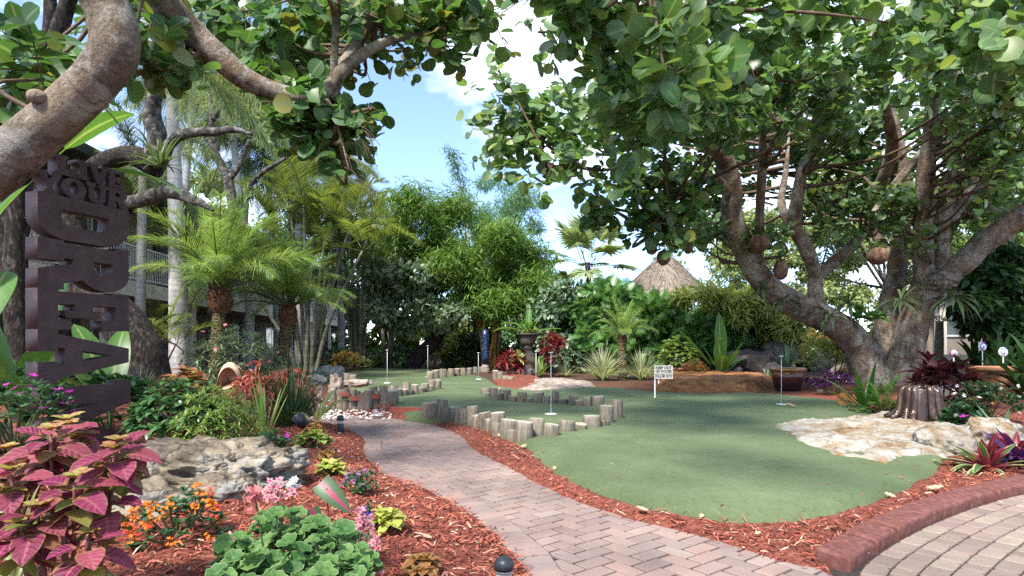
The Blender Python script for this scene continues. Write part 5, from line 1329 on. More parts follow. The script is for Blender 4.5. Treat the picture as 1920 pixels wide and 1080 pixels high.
# fan palm
def fan_leaf(r, nf=26):
    mb = MB(); a = np.linspace(-2.15, 2.15, nf); D = np.stack([np.cos(a), np.sin(a), R.normal(0.12, 0.05, nf)], 1)
    blades(mb, np.zeros((nf, 3)), D, r * (0.8 + 0.2 * np.cos(a)), 0.075 * r, 0.45, 4, 0.35, lambda t: 0.25 + 1.6 * t if t < 0.5 else max(0.03, 2.1 * (1 - t)))
    tube(mb, [(-r * 1.1, 0, -0.15 * r), (-r * 0.5, 0, 0.02), (0, 0, 0)], [0.02, 0.015], 5, 6, m=1)
    return mb.mesh('fan_leaf', [L_FAN, M_STEM])
FAN = [fan_leaf(1.15) for _ in range(3)]
def fan_palm(label, px, pb, pc, Y, sc, nl):
    b = P(px, pb, Y); b[2] = 0; H_ = P(px, pc, Y)[2]
    t = thing('fan_palm', label, 'palm tree', tuple(b))
    mb = MB(); tube(mb, [(0, 0, 0), (0.05, 0, H_ * 0.5), (0, 0, H_)], [0.2, 0.16, 0.14], 12, 20, 0.1)
    part('trunk', mb, M_OAK, t, world_=False)
    for i in range(nl):
        o = bpy.data.objects.new('fan_leaf', FAN[i % 3]); COL.objects.link(o); o.parent = t
        a = i * 2.39996; el = rad(78 - 115 * (i / nl)); dr = np.array([math.cos(a) * math.cos(el), math.sin(a) * math.cos(el), math.sin(el)])
        o.location = np.array([0, 0, H_]) + dr * 1.5 * sc
        o.rotation_euler = Vector(dr).to_track_quat('X', 'Z').to_euler(); o.scale = (sc,) * 3
fan_palm('fan palm with stiff pleated leaves rising behind the hedge', 1102, 690, 492, 31.0, 1.1, 17)

# ------------------------------------------------------------------ general crowns
def blob_leaves(mb, blobs, per, T, L, up=0.6, spread=1.0, m=0, shell=0.45, sub=0):
    for c, r in blobs:
        k = int(per); u = R.normal(size=(k, 3)); u /= np.linalg.norm(u, axis=1, keepdims=True)
        rr = (shell + (1 - shell) * R.random(k)) ** 0.8
        rr = rr * (0.72 + 0.42 * wob(u * 2.2 + np.array(c) * 0.7, 1.3, 2))
        p = np.array(c) + u * rr[:, None] * np.array(r)
        d = u * 0.7 + R.normal(0, spread * 0.6, (k, 3)) + [0, 0, -0.25]
        nn = u * 0.5 + [0, 0, up] + R.normal(0, 0.45, (k, 3))
        leaves(mb, T, p, d, nn, L * R.uniform(0.65, 1.3, k), None, m)
def blobs_in(px0, px1, py0, py1, Y0, Y1, n_, r, shape=None, squash=0.7):
    out = []
    while len(out) < n_:
        a, b_, Yq = R.uniform(px0, px1), R.uniform(py0, py1), R.uniform(Y0, Y1)
        if shape is not None and not (sdist(np.array([a]), np.array([b_]), shape)[0] < 0): continue
        s = r * R.uniform(0.65, 1.35)
        out.append((P(a, b_, Yq), (s, s, s * squash)))
    return out
def simple_tree(name, label, px, pb, Y, blobs, per, T, L, mat, tr=0.15, limbs=8, bark=None, cat='tree', group=None, bend=0.4, top=None):
    b = P(px, pb, Y); b[2] = 0
    t = thing(name, label, cat, tuple(b), 0, group)
    cs = np.array([c for c, _ in blobs]); cen = cs.mean(0)
    mb = MB(); z1 = max(0.4, (cen[2]) * 0.75)
    fork = b + (cen - b) * [bend, bend, 0] + [0, 0, z1]
    tube(mb, [b - [0, 0, .2], b + [R.normal(0, .1), 0, z1 * 0.4], fork], [tr * 1.3, tr, tr * 0.75], 10, 18, 0.12)
    part('trunk', mb, bark or M_OAK, t)
    for i in R.choice(len(cs), min(limbs, len(cs)), replace=False):
        mb = MB(); tube(mb, [fork - [0, 0, z1 * 0.15 * R.random()], (fork + cs[i]) / 2 + R.normal(0, .15, 3) - [0, 0, .1], cs[i]], [tr * 0.5, tr * 0.3, tr * 0.08], 6, 10, 0.1)
        part('limb', mb, bark or M_OAK, t)
    mb = MB(); blob_leaves(mb, blobs, per, T, L)
    part('crown', mb, mat, t)
    return t

# distant trees behind everything
for i, (px, Y, tp, wd, mt, lb) in enumerate([
    (300, 34, 330, 3.6, L_QUEEN, 'pale feathery tree behind the hotel roof at the left'),
    (520, 44, 420, 5.0, L_BAMD, 'mid green tree behind the queen palms'),
    (660, 46, 400, 4.2, L_PALMD, 'dark tree behind the cane palms at the far end of the path'),
    (780, 48, 440, 5.0, L_BAMD, 'mid green tree seen behind the left side of the bamboo'),
    (905, 52, 470, 4.6, L_DARK, 'dark tree behind the middle of the bamboo'),
    (1020, 50, 500, 4.4, L_BAMD, 'green tree between the bamboo and the fan palm'),
    (1160, 54, 540, 3.6, L_BAM, 'low bright tree behind the fan palm and the hut'),
    (1370, 48, 400, 5.8, L_AIRY, 'airy yellow green tree right of the thatched hut'),
    (1520, 44, 350, 6.0, L_AIRY, 'airy pale tree seen through the fork of the big seagrape'),
    (1660, 42, 340, 5.4, L_AIRY, 'pale green tree behind the big seagrape trunk'),
    (1800, 44, 380, 5.0, L_BAM, 'bright green tree behind the bungalow'),
    (1930, 36, 330, 4.6, L_BAM, 'sunny green tree at the far right behind the heavy limb')]):
    bl = blobs_in(px - wd * 1150 / Y, px + wd * 1150 / Y, tp, 665, Y - 2.5, Y + 2.5, 46 if mt is L_AIRY else 34, 1.25)
    simple_tree('background_tree', lb, px, 690, Y, bl, 520, T_OVATE, 0.27, mt, 0.22, 10, M_LICHEN, group='trees in the background')

# grey green broad shrub tree left of the bamboo with its leaning dark trunk
t = thing('leaning_tree', 'small grey green tree with a dark leaning trunk at the back edge of the green', 'tree', tuple(P(770, 694, 24.5) * [1, 1, 0]))
mb = MB(); tube(mb, [P(768, 696, 24.5), P(785, 668, 24.5), P(815, 640, 24.5), P(822, 610, 24.5), P(800, 570, 24.4), P(780, 540, 24.3)], [0.34, 0.30, 0.27, 0.26, 0.2, 0.1], 14, 40, 0.15)
part('trunk', mb, M_OAK, t)
mb = MB(); tube(mb, [P(805, 580, 24.4), P(770, 560, 24.2), P(730, 545, 24)], [0.14, 0.09, 0.03], 8, 14, 0.12); part('limb', mb, M_OAK, t)
mb = MB(); blob_leaves(mb, blobs_in(690, 850, 500, 610, 22.0, 25, 30, 0.7), 300, T_OVATE, 0.22); part('crown', mb, L_SILVER, t)

# ------------------------------------------------------------------ bamboo
def spray_leaves(mb, tips, per, L, spread=0.35, T=T_NARROW):
    """drooping bamboo twigs: leaves in flat fans at the tips"""
    tips = np.array(tips); k = len(tips) * per
    b = np.repeat(tips, per, 0) + R.normal(0, spread, (k, 3))
    a = R.uniform(0, 6.283, k)
    d = np.stack([np.cos(a), np.sin(a), R.uniform(-0.9, 0.35, k)], 1)
    leaves(mb, T, b, d, np.array([0, 0, 1.0]) + R.normal(0, 0.35, (k, 3)), L * R.uniform(0.6, 1.25, k), L * R.uniform(0.7, 1.4, k))
T_BAM = leafT(lambda t: 0.115 * (t ** 0.35) * (1 - t) ** 0.6, 2, 0.3, -0.25)
b = P(918, 695, 24.0); b[2] = 0
t = thing('bamboo_clump', 'big bamboo clump with golden canes and a dense drooping green crown', 'bamboo', tuple(b))
for i, (px, py) in enumerate([(760, 420), (800, 385), (840, 380), (870, 420), (900, 410), (930, 420), (960, 450), (985, 480), (830, 450), (910, 500), (950, 520), (1000, 520)]):
    tp = P(px, py, 24 + R.uniform(-1.5, 1.5)); st = b + [R.normal(0, 0.25) + (px - 890) * 0.0025, R.normal(0, 0.2), 0]
    mid = st + (tp - st) * 0.5; mid[0] = st[0] + (tp[0] - st[0]) * 0.28; mid[2] = st[2] + (tp[2] - st[2]) * 0.62
    mb = MB(); tube(mb, [st, st + (mid - st) * 0.5, mid, tp], [0.065, 0.06, 0.045, 0.012], 9, 26); part('culm', mb, M_CULM, t)
shp = [(700, 400), (760, 365), (840, 372), (900, 410), (985, 440), (1030, 500), (1040, 545), (1000, 600), (940, 600), (880, 580), (820, 540), (760, 480), (690, 430)]
mb = MB()
bl = blobs_in(690, 1040, 360, 610, 22.0, 26.0, 78, 0.72, shp, 0.6)
for c, r in bl:
    k = 60; u = R.normal(size=(k, 3)); u /= np.linalg.norm(u, axis=1, keepdims=True)
    spray_leaves(mb, c + u * np.array(r) * R.uniform(0.4, 1.15, (k, 1)), 13, 0.30, 0.17, T_BAM)
part('crown', mb, L_BAM, t)
b = P(862, 690, 26.5); b[2] = 0
t = thing('bamboo_shoot', 'tall thin bamboo shoot with sparse leaves standing out above the clump', 'bamboo', tuple(b))
c_ = [P(880, 690, 26.5) * [1, 1, 0], P(878, 560, 26.5), P(872, 420, 26.5), P(862, 340, 26.5), P(845, 278, 26.5)]
mb = MB(); tube(mb, c_, [0.06, 0.05, 0.03, 0.02, 0.006], 8, 30); part('culm', mb, M_CULM, t)
tips = []
for s in np.linspace(0.62, 1, 26):
    q = catmull(c_, 50)[min(49, int(s * 49))]
    for _ in range(2):
        L_ = R.uniform(0.3, 0.95) * (1.35 - s); a = R.uniform(0, 6.28); tips += [q + np.array([math.cos(a), math.sin(a) * 0.5, R.uniform(0.1, 0.6)]) * L_ * f for f in (0.5, 1.0)]
mb = MB(); spray_leaves(mb, tips, 7, 0.33, 0.10); part('crown', mb, L_BAMD, t)
bl = blobs_in(885, 1010, 335, 450, 28, 31, 17, 0.8, [(885, 400), (900, 345), (960, 335), (1000, 380), (1025, 420), (960, 450), (890, 440)], 0.7)
simple_tree('feathery_tree', 'fine leaved feathery green tree behind the top of the bamboo', 935, 690, 30, bl, 520, T_NARROW, 0.30, L_BAMD, 0.12, 10, M_OAK)

# ------------------------------------------------------------------ hedge masses behind the pond
def mass(name, label, shp, Y0, Y1, nb, r, per, T, L, mat, cat='shrub', stems=10, pb=695, px=None, group=None, sq=0.8):
    X = [p[0] for p in shp]; Yp = [p[1] for p in shp]
    bl = blobs_in(min(X), max(X), min(Yp), max(Yp), Y0, Y1, nb, r, shp, sq)
    b = P(px or sum(X) / len(X), pb, (Y0 + Y1) / 2); b[2] = 0
    t = thing(name, label, cat, tuple(b), 0, group)
    mb = MB()
    for i in range(stems):
        c = bl[R.integers(len(bl))][0]; s0 = np.array([b[0] + (c[0] - b[0]) * 0.7, c[1], 0]); tube(mb, [s0, (s0 + c) / 2 + R.normal(0, .1, 3), c], [0.04, 0.03, 0.015], 6, 8)
    part('stem', mb, M_TWIG, t)
    mb = MB(); blob_leaves(mb, bl, per, T, L, 0.5); part('foliage', mb, mat, t)
    return t
mass('philodendron_hedge', 'big mounded hedge of glossy split philodendron leaves behind the koi pond', [(1075, 575), (1130, 545), (1200, 560), (1290, 585), (1370, 590), (1440, 595), (1475, 610), (1470, 650), (1400, 665), (1300, 670), (1200, 675), (1120, 660), (1075, 620)], 20.5, 24.0, 80, 0.66, 150, T_LOBED, 0.33, L_SELL, 'hedge')
mass('schefflera_shrub', 'grey green leafy shrub between the bamboo and the young date palm', [(1010, 560), (1060, 530), (1100, 560), (1105, 620), (1090, 680), (1020, 680), (1000, 620)], 21.0, 24.0, 24, 0.6, 200, T_OVATE, 0.24, L_SCHEF)
mass('dracaena_hedge', 'bright yellow green spiky hedge top between the hut roof and the big tree', [(1235, 575), (1290, 550), (1340, 545), (1390, 545), (1450, 545), (1500, 570), (1490, 630), (1440, 640), (1400, 605), (1340, 575), (1280, 560)], 19.6, 22.0, 40, 0.42, 200, T_LANCE, 0.34, L_YEL, 'hedge')
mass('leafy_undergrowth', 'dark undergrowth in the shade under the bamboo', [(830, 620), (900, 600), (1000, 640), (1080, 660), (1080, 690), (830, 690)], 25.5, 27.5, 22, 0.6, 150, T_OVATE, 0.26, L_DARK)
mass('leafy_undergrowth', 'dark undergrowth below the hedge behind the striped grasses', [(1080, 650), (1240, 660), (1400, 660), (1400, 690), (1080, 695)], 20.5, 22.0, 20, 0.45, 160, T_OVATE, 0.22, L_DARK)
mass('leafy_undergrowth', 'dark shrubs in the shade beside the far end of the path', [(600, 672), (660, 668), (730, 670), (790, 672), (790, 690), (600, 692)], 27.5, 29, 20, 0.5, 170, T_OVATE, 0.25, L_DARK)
mass('lime_shrub', 'lime green shrub lit by the sun left of the brown urn', [(840, 640), (870, 630), (880, 680), (845, 685)], 25.5, 26.5, 8, 0.35, 150, T_OVATE, 0.18, L_YEL)
mass('pale_shrub', 'pale yellow green shrub glowing behind the far cane palms', [(690, 600), (790, 590), (880, 600), (880, 650), (700, 660)], 29, 32, 20, 0.75, 200, T_OVATE, 0.28, L_YEL)

# ------------------------------------------------------------------ lichened oak with the dark leaning trunk, and a bare forked tree
b = P(300, 712, 10.5); b[2] = 0
t = thing('oak_tree', 'old oak with a dark leaning trunk and lichened crooked branches behind the letter sign', 'tree', tuple(b))
mb = MB(); tube(mb, [P(282, 720, 10.5), P(262, 655, 10.4), P(222, 600, 10.4), P(170, 555, 10.5), P(140, 470, 10.6), P(135, 390, 10.7), P(180, 318, 10.8), P(235, 292, 10.8), P(298, 312, 10.8)], [0.38, 0.36, 0.35, 0.32, 0.28, 0.22, 0.18, 0.17, 0.2], 18, 70, 0.16, freq=2.5); part('trunk', mb, M_OAK, t)
for pts, r in (([P(290, 310, 10.8), P(293, 260, 10.8), P(285, 215, 10.7), P(293, 168, 10.6), P(290, 120, 10.5)], [0.18, 0.16, 0.14, 0.1, 0.05]), ([P(295, 315, 10.8), P(320, 268, 10.8), P(350, 250, 10.6), P(400, 247, 10.5), P(440, 243, 10.5), P(472, 252, 10.4)], [0.12, 0.10, 0.085, 0.075, 0.06, 0.025]), ([P(140, 400, 10.6), P(200, 385, 10.6), P(255, 378, 10.6), P(310, 360, 10.5), P(365, 375, 10.4), P(400, 395, 10.3)], [0.11, 0.11, 0.12, 0.11, 0.08, 0.02])):
    mb = MB(); tube(mb, pts, r, 12, 40, 0.22, freq=4); part('limb', mb, M_LICHEN, t)
b = P(398, 700, 18.0); b[2] = 0
t = thing('bare_tree', 'thin bare grey tree with forked crooked branches above the larger date palm', 'tree', tuple(b))
mb = MB(); tube(mb, [b, P(404, 560, 18), P(436, 430, 18), P(428, 340, 18), P(402, 280, 18), P(396, 200, 18), P(400, 140, 18)], [0.2, 0.18, 0.16, 0.14, 0.11, 0.08, 0.04], 10, 50, 0.15); part('trunk', mb, M_LICHEN, t)
for pts in ([P(436, 395, 18), P(460, 360, 18), P(490, 325, 18), P(530, 300, 18), P(560, 280, 18)], [P(428, 340, 18), P(452, 305, 18), P(462, 275, 18), P(480, 230, 18)], [P(398, 225, 18), P(415, 190, 18), P(410, 150, 18)]):
    mb = MB(); tube(mb, pts, [0.1, 0.08, 0.06, 0.02], 8, 24, 0.2); part('limb', mb, M_LICHEN, t)
mb = MB(); blob_leaves(mb, blobs_in(330, 500, 110, 330, 17, 20, 24, 0.55), 160, T_NARROW, 0.16); part('crown', mb, L_AIRY, t)

# ------------------------------------------------------------------ seagrape trees
def limb(t, pts, r, name='limb', sides=14, n_=None, bump=0.13, freq=2.6):
    mb = MB(); r = np.array(r, float) * (0.88 if name == 'limb' and pts[0][1] > 9 else 1); r = np.append(r, min(r[-1], 0.02)) if len(pts) > 3 and name == 'limb' else r; c = tube(mb, pts, r, sides, n_ or len(pts) * 9, bump, freq=freq)
    part(name, mb, M_BARK, t)
    return c
def seagrape_crown(fw, spine, blobs, per_tw, L, mi, nleaf=6, tw=0.34, twr=0.006, up=1.3, far=3.4):
    """round leaves alternating along twigs; twigs grow from branchlets that reach from the limbs to each clump"""
    fol, wood = fw
    spine = np.vstack(spine)
    for c, r in blobs:
        c = np.array(c)
        dd = np.linalg.norm(spine - c, axis=1) + up * np.maximum(0, spine[:, 2] - c[2] + 0.4 * up); s = spine[np.argmin(dd)]
        mid = (s + c) / 2 + R.normal(0, 0.16, 3) + [0, 0, -0.06 * np.linalg.norm(c - s)]
        if np.linalg.norm(c - s) < far:
            kb = min(1, 0.25 + s[1] * 0.07); tube(wood, [s, mid, c], [0.038 * kb, 0.024 * kb, 0.008], 6, 10, 0.1)
        N = int(per_tw)
        u = R.normal(size=(N, 3)); u /= np.linalg.norm(u, axis=1, keepdims=True)
        st = c + u * np.array(r) * (R.random((N, 1)) ** 0.5)
        d = u * 0.8 + R.normal(0, 0.5, (N, 3)) + [0, 0, 0.05]; d /= np.linalg.norm(d, axis=1, keepdims=True)
        for q in range(0, N, 2):
            tube(wood, [st[q] - d[q] * 0.1, st[q] + d[q] * tw * 0.5 + [0, 0, .02], st[q] + d[q] * tw], [twr, twr * 0.5], 4, 4, cap=False)
        for j in range(nleaf):
            f = (j + 0.3) / nleaf
            pos = st + d * tw * f + R.normal(0, 0.015, (N, 3))
            sd = np.cross(d, [0, 0, 1.0]) * (1 if j % 2 else -1) + d * 0.35 + R.normal(0, 0.45, (N, 3))
            nn = np.array([0, -0.5, 0.75]) + R.normal(0, 0.5, (N, 3)) + u * 0.25
            leaves(fol, T_ROUND, pos, sd, nn, L * R.uniform(0.5, 1.2, N), None, mi)
def crown_parts(t, fw):
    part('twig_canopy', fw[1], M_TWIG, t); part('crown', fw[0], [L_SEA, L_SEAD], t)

# the large tree on the right
b = P(1662, 735, 13.0); b[2] = 0
big = thing('seagrape_tree', 'large spreading seagrape tree with mottled twisting trunks on the right of the green', 'tree', tuple(b))
sp = []
Yb = 13.0
sp.append(limb(big, [P(1690, 752, Yb), P(1694, 700, Yb), P(1704, 640, Yb), P(1722, 580, Yb), P(1745, 525, Yb)], [0.50, 0.37, 0.32, 0.29, 0.33], 'trunk', 22, 44, 0.14, 1.6))
sp.append(limb(big, [P(1640, 752, Yb + 0.2), P(1632, 700, Yb + 0.1), P(1605, 645, Yb), P(1555, 602, Yb - 0.2), P(1490, 572, Yb - 0.5), P(1430, 528, Yb - 0.8), P(1392, 465, Yb - 1), P(1372, 400, Yb - 1.2), P(1372, 345, Yb - 1.4), P(1352, 285, Yb - 1.7), P(1325, 235, Yb - 2), P(1270, 160, Yb - 2.6), P(1190, 90, Yb - 3.2)], [0.56, 0.40, 0.32, 0.29, 0.265, 0.24, 0.215, 0.19, 0.175, 0.16, 0.13, 0.09, 0.04], 'trunk', 22, 130, 0.14, 1.6))
sp.append(limb(big, [P(1668, 745, Yb + 0.4), P(1662, 690, Yb + 0.4), P(1660, 620, Yb + 0.5), P(1672, 560, Yb + 0.7), P(1685, 490, Yb + 0.8), P(1690, 420, Yb + 0.8), P(1688, 320, Yb + 0.6), P(1672, 230, Yb + 0.3), P(1645, 130, Yb), P(1630, 40, Yb)], [0.5, 0.34, 0.26, 0.22, 0.2, 0.19, 0.17, 0.13, 0.1, 0.05], 'trunk', 18, 90, 0.12))
K = [
    ([P(1735, 530, Yb - .1), P(1730, 460, Yb - .2), P(1733, 370, Yb - .4), P(1742, 270, Yb - .7), P(1752, 180, Yb - 1), P(1760, 80, Yb - 1.4)], [0.23, 0.21, 0.20, 0.19, 0.15, 0.08]),
    ([P(1765, 528, Yb), P(1767, 440, Yb), P(1782, 350, Yb), P(1798, 250, Yb - .2), P(1795, 150, Yb - .5), P(1785, 60, Yb - .8)], [0.17, 0.16, 0.155, 0.14, 0.12, 0.07]),
    ([P(1750, 535, Yb), P(1790, 505, Yb - .1), P(1850, 452, Yb - .3), P(1915, 405, Yb - .6), P(1990, 360, Yb - 1), P(2080, 300, Yb - 1.5)], [0.27, 0.28, 0.27, 0.25, 0.22, 0.16]),
    ([P(1536, 595, Yb - .2), P(1530, 550, Yb - .2), P(1530, 510, Yb - .2)], [0.2, 0.16, 0.17]),
    ([P(1532, 522, Yb - .2), P(1512, 465, Yb - .4), P(1490, 425, Yb - .6), P(1495, 370, Yb - .8), P(1510, 310, Yb - 1), P(1545, 250, Yb - 1.3), P(1590, 170, Yb - 1.6)], [0.16, 0.17, 0.16, 0.14, 0.13, 0.11, 0.06]),
    ([P(1533, 520, Yb - .2), P(1570, 485, Yb - .1), P(1608, 450, Yb), P(1645, 395, Yb), P(1700, 320, Yb - .2), P(1765, 245, Yb - .5), P(1830, 190, Yb - 1)], [0.14, 0.14, 0.13, 0.12, 0.11, 0.09, 0.05]),
    ([P(1425, 525, Yb - .8), P(1424, 420, Yb - 1.2), P(1428, 330, Yb - 1.5), P(1432, 230, Yb - 1.8), P(1440, 120, Yb - 2.2)], [0.09, 0.1, 0.1, 0.09, 0.05]),
    ([P(1485, 430, Yb - .6), P(1465, 380, Yb - .4), P(1475, 310, Yb - .2), P(1480, 230, Yb)], [0.1, 0.09, 0.08, 0.04]),
    ([P(1372, 370, Yb - 1.3), P(1335, 335, Yb - 1.8), P(1285, 360, Yb - 2.4), P(1240, 400, Yb - 2.8), P(1215, 445, Yb - 3)], [0.13, 0.11, 0.09, 0.06, 0.03]),
    ([P(1355, 290, Yb - 1.7), P(1290, 255, Yb - 2.3), P(1190, 230, Yb - 3), P(1090, 290, Yb - 3.6), P(1020, 330, Yb - 4)], [0.13, 0.1, 0.08, 0.05, 0.02]),
    ([P(1330, 240, Yb - 2), P(1240, 110, Yb - 3.5), P(1130, 60, Yb - 4.6), P(1010, 60, Yb - 5.4)], [0.11, 0.08, 0.05, 0.02]),
    ([P(1644, 360, Yb), P(1672, 280, Yb - .8), P(1655, 180, Yb - 1.8), P(1630, 90, Yb - 2.6)], [0.13, 0.13, 0.12, 0.06]),
    ([P(1690, 500, Yb + .8), P(1640, 440, Yb + 1.4), P(1560, 350, Yb + 2), P(1500, 250, Yb + 2.4)], [0.14, 0.12, 0.09, 0.04]),
    ([P(1780, 420, Yb), P(1830, 340, Yb + .6), P(1880, 260, Yb + 1), P(1920, 160, Yb + 1.2)], [0.12, 0.12, 0.1, 0.05]),
    ([P(1432, 230, Yb - 1.8), P(1380, 140, Yb - 3.4), P(1330, 60, Yb - 5), P(1270, 0, Yb - 6.4), P(1220, -60, Yb - 7.4)], [0.08, 0.07, 0.06, 0.045, 0.02]),
    ([P(1752, 180, Yb - 1), P(1780, 60, Yb - 3), P(1820, -60, Yb - 5), P(1850, -200, Yb - 6.6)], [0.12, 0.1, 0.07, 0.03]),
]
for pts, r in K: sp.append(limb(big, pts, r))
# burl knob where the right stems part
V, F = ico(4); m_ = MB(); m_.add(V * [0.36, 0.3, 0.2] * (1 + 0.2 * wob(V * 2, 2, 4))[:, None] + P(1760, 528, Yb - 0.25), F); part('burl', m_, M_BARK, big)

def region(shp, Y0, Y1, k, r):
    X = [p[0] for p in shp]; Yp = [p[1] for p in shp]
    return blobs_in(min(X), max(X), min(Yp), max(Yp), Y0, Y1, k, r, shp, 0.62)
near_ = region([(1040, -40), (1020, 60), (1090, 120), (1180, 250), (1290, 210), (1420, 150), (1500, 70), (1600, 90), (1800, 40), (1950, 230), (1960, -60)], 5.0, 7.2, 26, 0.40)
mid_ = region([(1015, -60), (985, 70), (935, 150), (905, 225), (925, 285), (975, 310), (1060, 340), (1150, 330), (1250, 300), (1360, 250), (1480, 220), (1640, 170), (1960, 230), (1970, -60)], 8.0, 10.8, 84, 0.52)
low_ = region([(1070, 365), (1130, 385), (1200, 425), (1270, 440), (1330, 425), (1350, 350), (1250, 310), (1130, 320), (1040, 330)], 9.5, 11.0, 17, 0.36)
back_ = region([(1150, 100), (1200, 380), (1330, 430), (1480, 400), (1600, 420), (1720, 440), (1830, 440), (1950, 420), (1960, 60)], 13.5, 17.5, 190, 0.62)
bits_ = region([(1300, 420), (1440, 395), (1460, 440), (1390, 480), (1290, 470)], 11.5, 12.5, 8, 0.22) + region([(1560, 380), (1700, 360), (1760, 420), (1680, 470), (1560, 440)], 12.2, 13.5, 12, 0.32) + region([(1800, 230), (1940, 240), (1960, 400), (1840, 360)], 10.5, 12.5, 16, 0.45) + region([(1760, 120), (1900, 120), (1920, 240), (1780, 230)], 10.5, 12.5, 12, 0.45) + region([(1480, 150), (1620, 150), (1610, 260), (1520, 260)], 10.8, 12.0, 10, 0.4)
over_shade = [q for q in [((R.uniform(-0.5, 6.5), R.uniform(1.5, 6.5), R.uniform(4.6, 6.2)), (0.55, 0.55, 0.35)) for _ in range(26)] if q[0][2] > 1.9 + 0.68 * q[0][1]]  # unseen clumps added above the view to shade the ground below
fw = (MB(), MB())
seagrape_crown(fw, sp, near_, 9, 0.20,  0, 6, 0.36, up=0.5, far=2.4)
seagrape_crown(fw, sp, mid_, 13, 0.165,  0, 6, 0.36)
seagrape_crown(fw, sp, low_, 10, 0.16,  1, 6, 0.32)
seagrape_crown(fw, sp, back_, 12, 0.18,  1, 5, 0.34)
seagrape_crown(fw, sp, bits_, 9, 0.15,  0, 5, 0.3)
seagrape_crown(fw, sp, over_shade, 12, 0.17,  0, 5, 0.36, far=0.8)
crown_parts(big, fw)

# second seagrape behind at the right
b = P(1872, 690, 17.5); b[2] = 0
t = thing('seagrape_tree', 'grey upright seagrape trunk behind the heavy limb at the right edge', 'tree', tuple(b))
s2 = [limb(t, [b, P(1878, 560, 17.5), P(1876, 430, 17.5), P(1862, 330, 17.4), P(1868, 250, 17.3), P(1890, 120, 17)], [0.4, 0.34, 0.32, 0.32, 0.24, 0.12], 'trunk')]
s2.append(limb(t, [P(1874, 430, 17.5), P(1840, 330, 17), P(1815, 230, 16.6)], [0.14, 0.1, 0.05])); s2.append(limb(t, [P(1866, 300, 17.4), P(1930, 220, 17), P(1990, 150, 16.6)], [0.16, 0.12, 0.06]))
fw = (MB(), MB())
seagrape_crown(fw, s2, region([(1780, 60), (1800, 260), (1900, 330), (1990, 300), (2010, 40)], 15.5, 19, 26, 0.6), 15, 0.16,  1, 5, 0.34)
crown_parts(t, fw)

# the tree at the left whose limbs frame the picture
b = np.array([-3.9, 2.6, 0.0])
t = thing('seagrape_tree', 'mottled seagrape limb sweeping up across the top left corner before the sign', 'tree', tuple(b))
Yl = 3.4
s3 = [limb(t, [b, (-3.7, 2.9, 0.6), P(-110, 400, Yl), P(0, 308, Yl), P(60, 258, Yl), P(122, 205, Yl), P(178, 150, Yl), P(214, 95, Yl), P(208, 30, Yl), P(180, -40, Yl), P(190, -140, Yl + .3)], [0.24, 0.18, 0.142, 0.135, 0.128, 0.122, 0.115, 0.125, 0.12, 0.115, 0.11], 'trunk', 24, 110, 0.05, 2.2)]
s3.append(limb(t, [P(190, -140, Yl + .3), P(230, -120, 4.2), P(290, -20, 4.8), P(350, 50, 5.1), P(405, 102, 5.2), P(462, 148, 5.3), P(530, 176, 5.4), P(590, 186, 5.5), P(622, 172, 5.6), P(640, 130, 5.7), P(665, 90, 5.8), P(700, 30, 5.9), P(712, -30, 6)], [0.11, 0.115, 0.115, 0.11, 0.105, 0.10, 0.085, 0.08, 0.07, 0.06, 0.06, 0.05, 0.045], 'limb', 18, 110, 0.07, 4))
s3.append(limb(t, [P(600, 188, 5.5), P(628, 150, 5.55), P(650, 125, 5.6), P(690, 95, 5.7), P(745, 72, 5.8), P(800, 62, 5.9), P(860, 30, 6)], [0.06, 0.06, 0.06, 0.055, 0.045, 0.035, 0.015], 'limb', 12, 50, 0.1, 4))
s3.append(limb(t, [P(610, 190, 5.5), P(625, 215, 5.5), P(640, 262, 5.5), P(655, 320, 5.5)], [0.04, 0.03, 0.02, 0.008], 'limb', 8, 24, 0.1))
s3.append(limb(t, [P(625, 150, 5.6), P(628, 90, 5.5), P(632, 20, 5.4), P(640, -40, 5.3)], [0.03, 0.035, 0.035, 0.03], 'limb', 8, 24, 0.1))
m_ = MB(); m_.add(ico(3)[0] * [0.05, 0.05, 0.04] + P(70, 182, Yl - 0.12), ico(3)[1]); part('burl', m_, M_BARK, t)
lf = region([(270, -40), (250, 60), (260, 130), (330, 120), (330, 20), (430, 70), (500, 140), (580, 150), (640, 60), (720, 150), (760, 160), (830, 90), (880, 90), (925, 40), (935, -40)], 5.6, 7.4, 46, 0.30)
lf += region([(500, 200), (560, 195), (640, 200), (685, 200), (690, 270), (660, 340), (620, 280), (560, 260), (500, 235)], 5.4, 6.0, 11, 0.16)
lf += region([(-20, 100), (90, 120), (110, 150), (20, 160)], 3.6, 4.4, 4, 0.2) + region([(225, 60), (300, 80), (290, 150), (240, 140)], 4.4, 5.2, 7, 0.22)
ov_shade = [((R.uniform(-5.0, 4.5), R.uniform(-2.5, 3.2), R.uniform(4.4, 5.6)), (0.6, 0.6, 0.3)) for _ in range(8)] + [((R.uniform(-6.4, -4.3), R.uniform(1.6, 4.2), R.uniform(4.6, 5.8)), (0.6, 0.6, 0.3)) for _ in range(18)]  # clumps added out of view overhead, shading the foreground and the letter sign
fw = (MB(), MB())
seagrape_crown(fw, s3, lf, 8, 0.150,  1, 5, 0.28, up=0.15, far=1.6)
seagrape_crown(fw, s3, ov_shade, 12, 0.16,  1, 5, 0.34)
crown_parts(t, fw)
mb = MB()
for _ in range(14):
    q = P(R.uniform(640, 690), R.uniform(230, 340), 5.5); a = R.uniform(-0.3, 0.8)
    tube(mb, [q, q + [0.10 * a + .06, 0, -0.05], q + [0.22 * a + .12, 0, -0.18 - 0.1 * R.random()]], [0.004, 0.0025], 4, 8)
part('fruit_stalks', mb, M_TWIG, t)

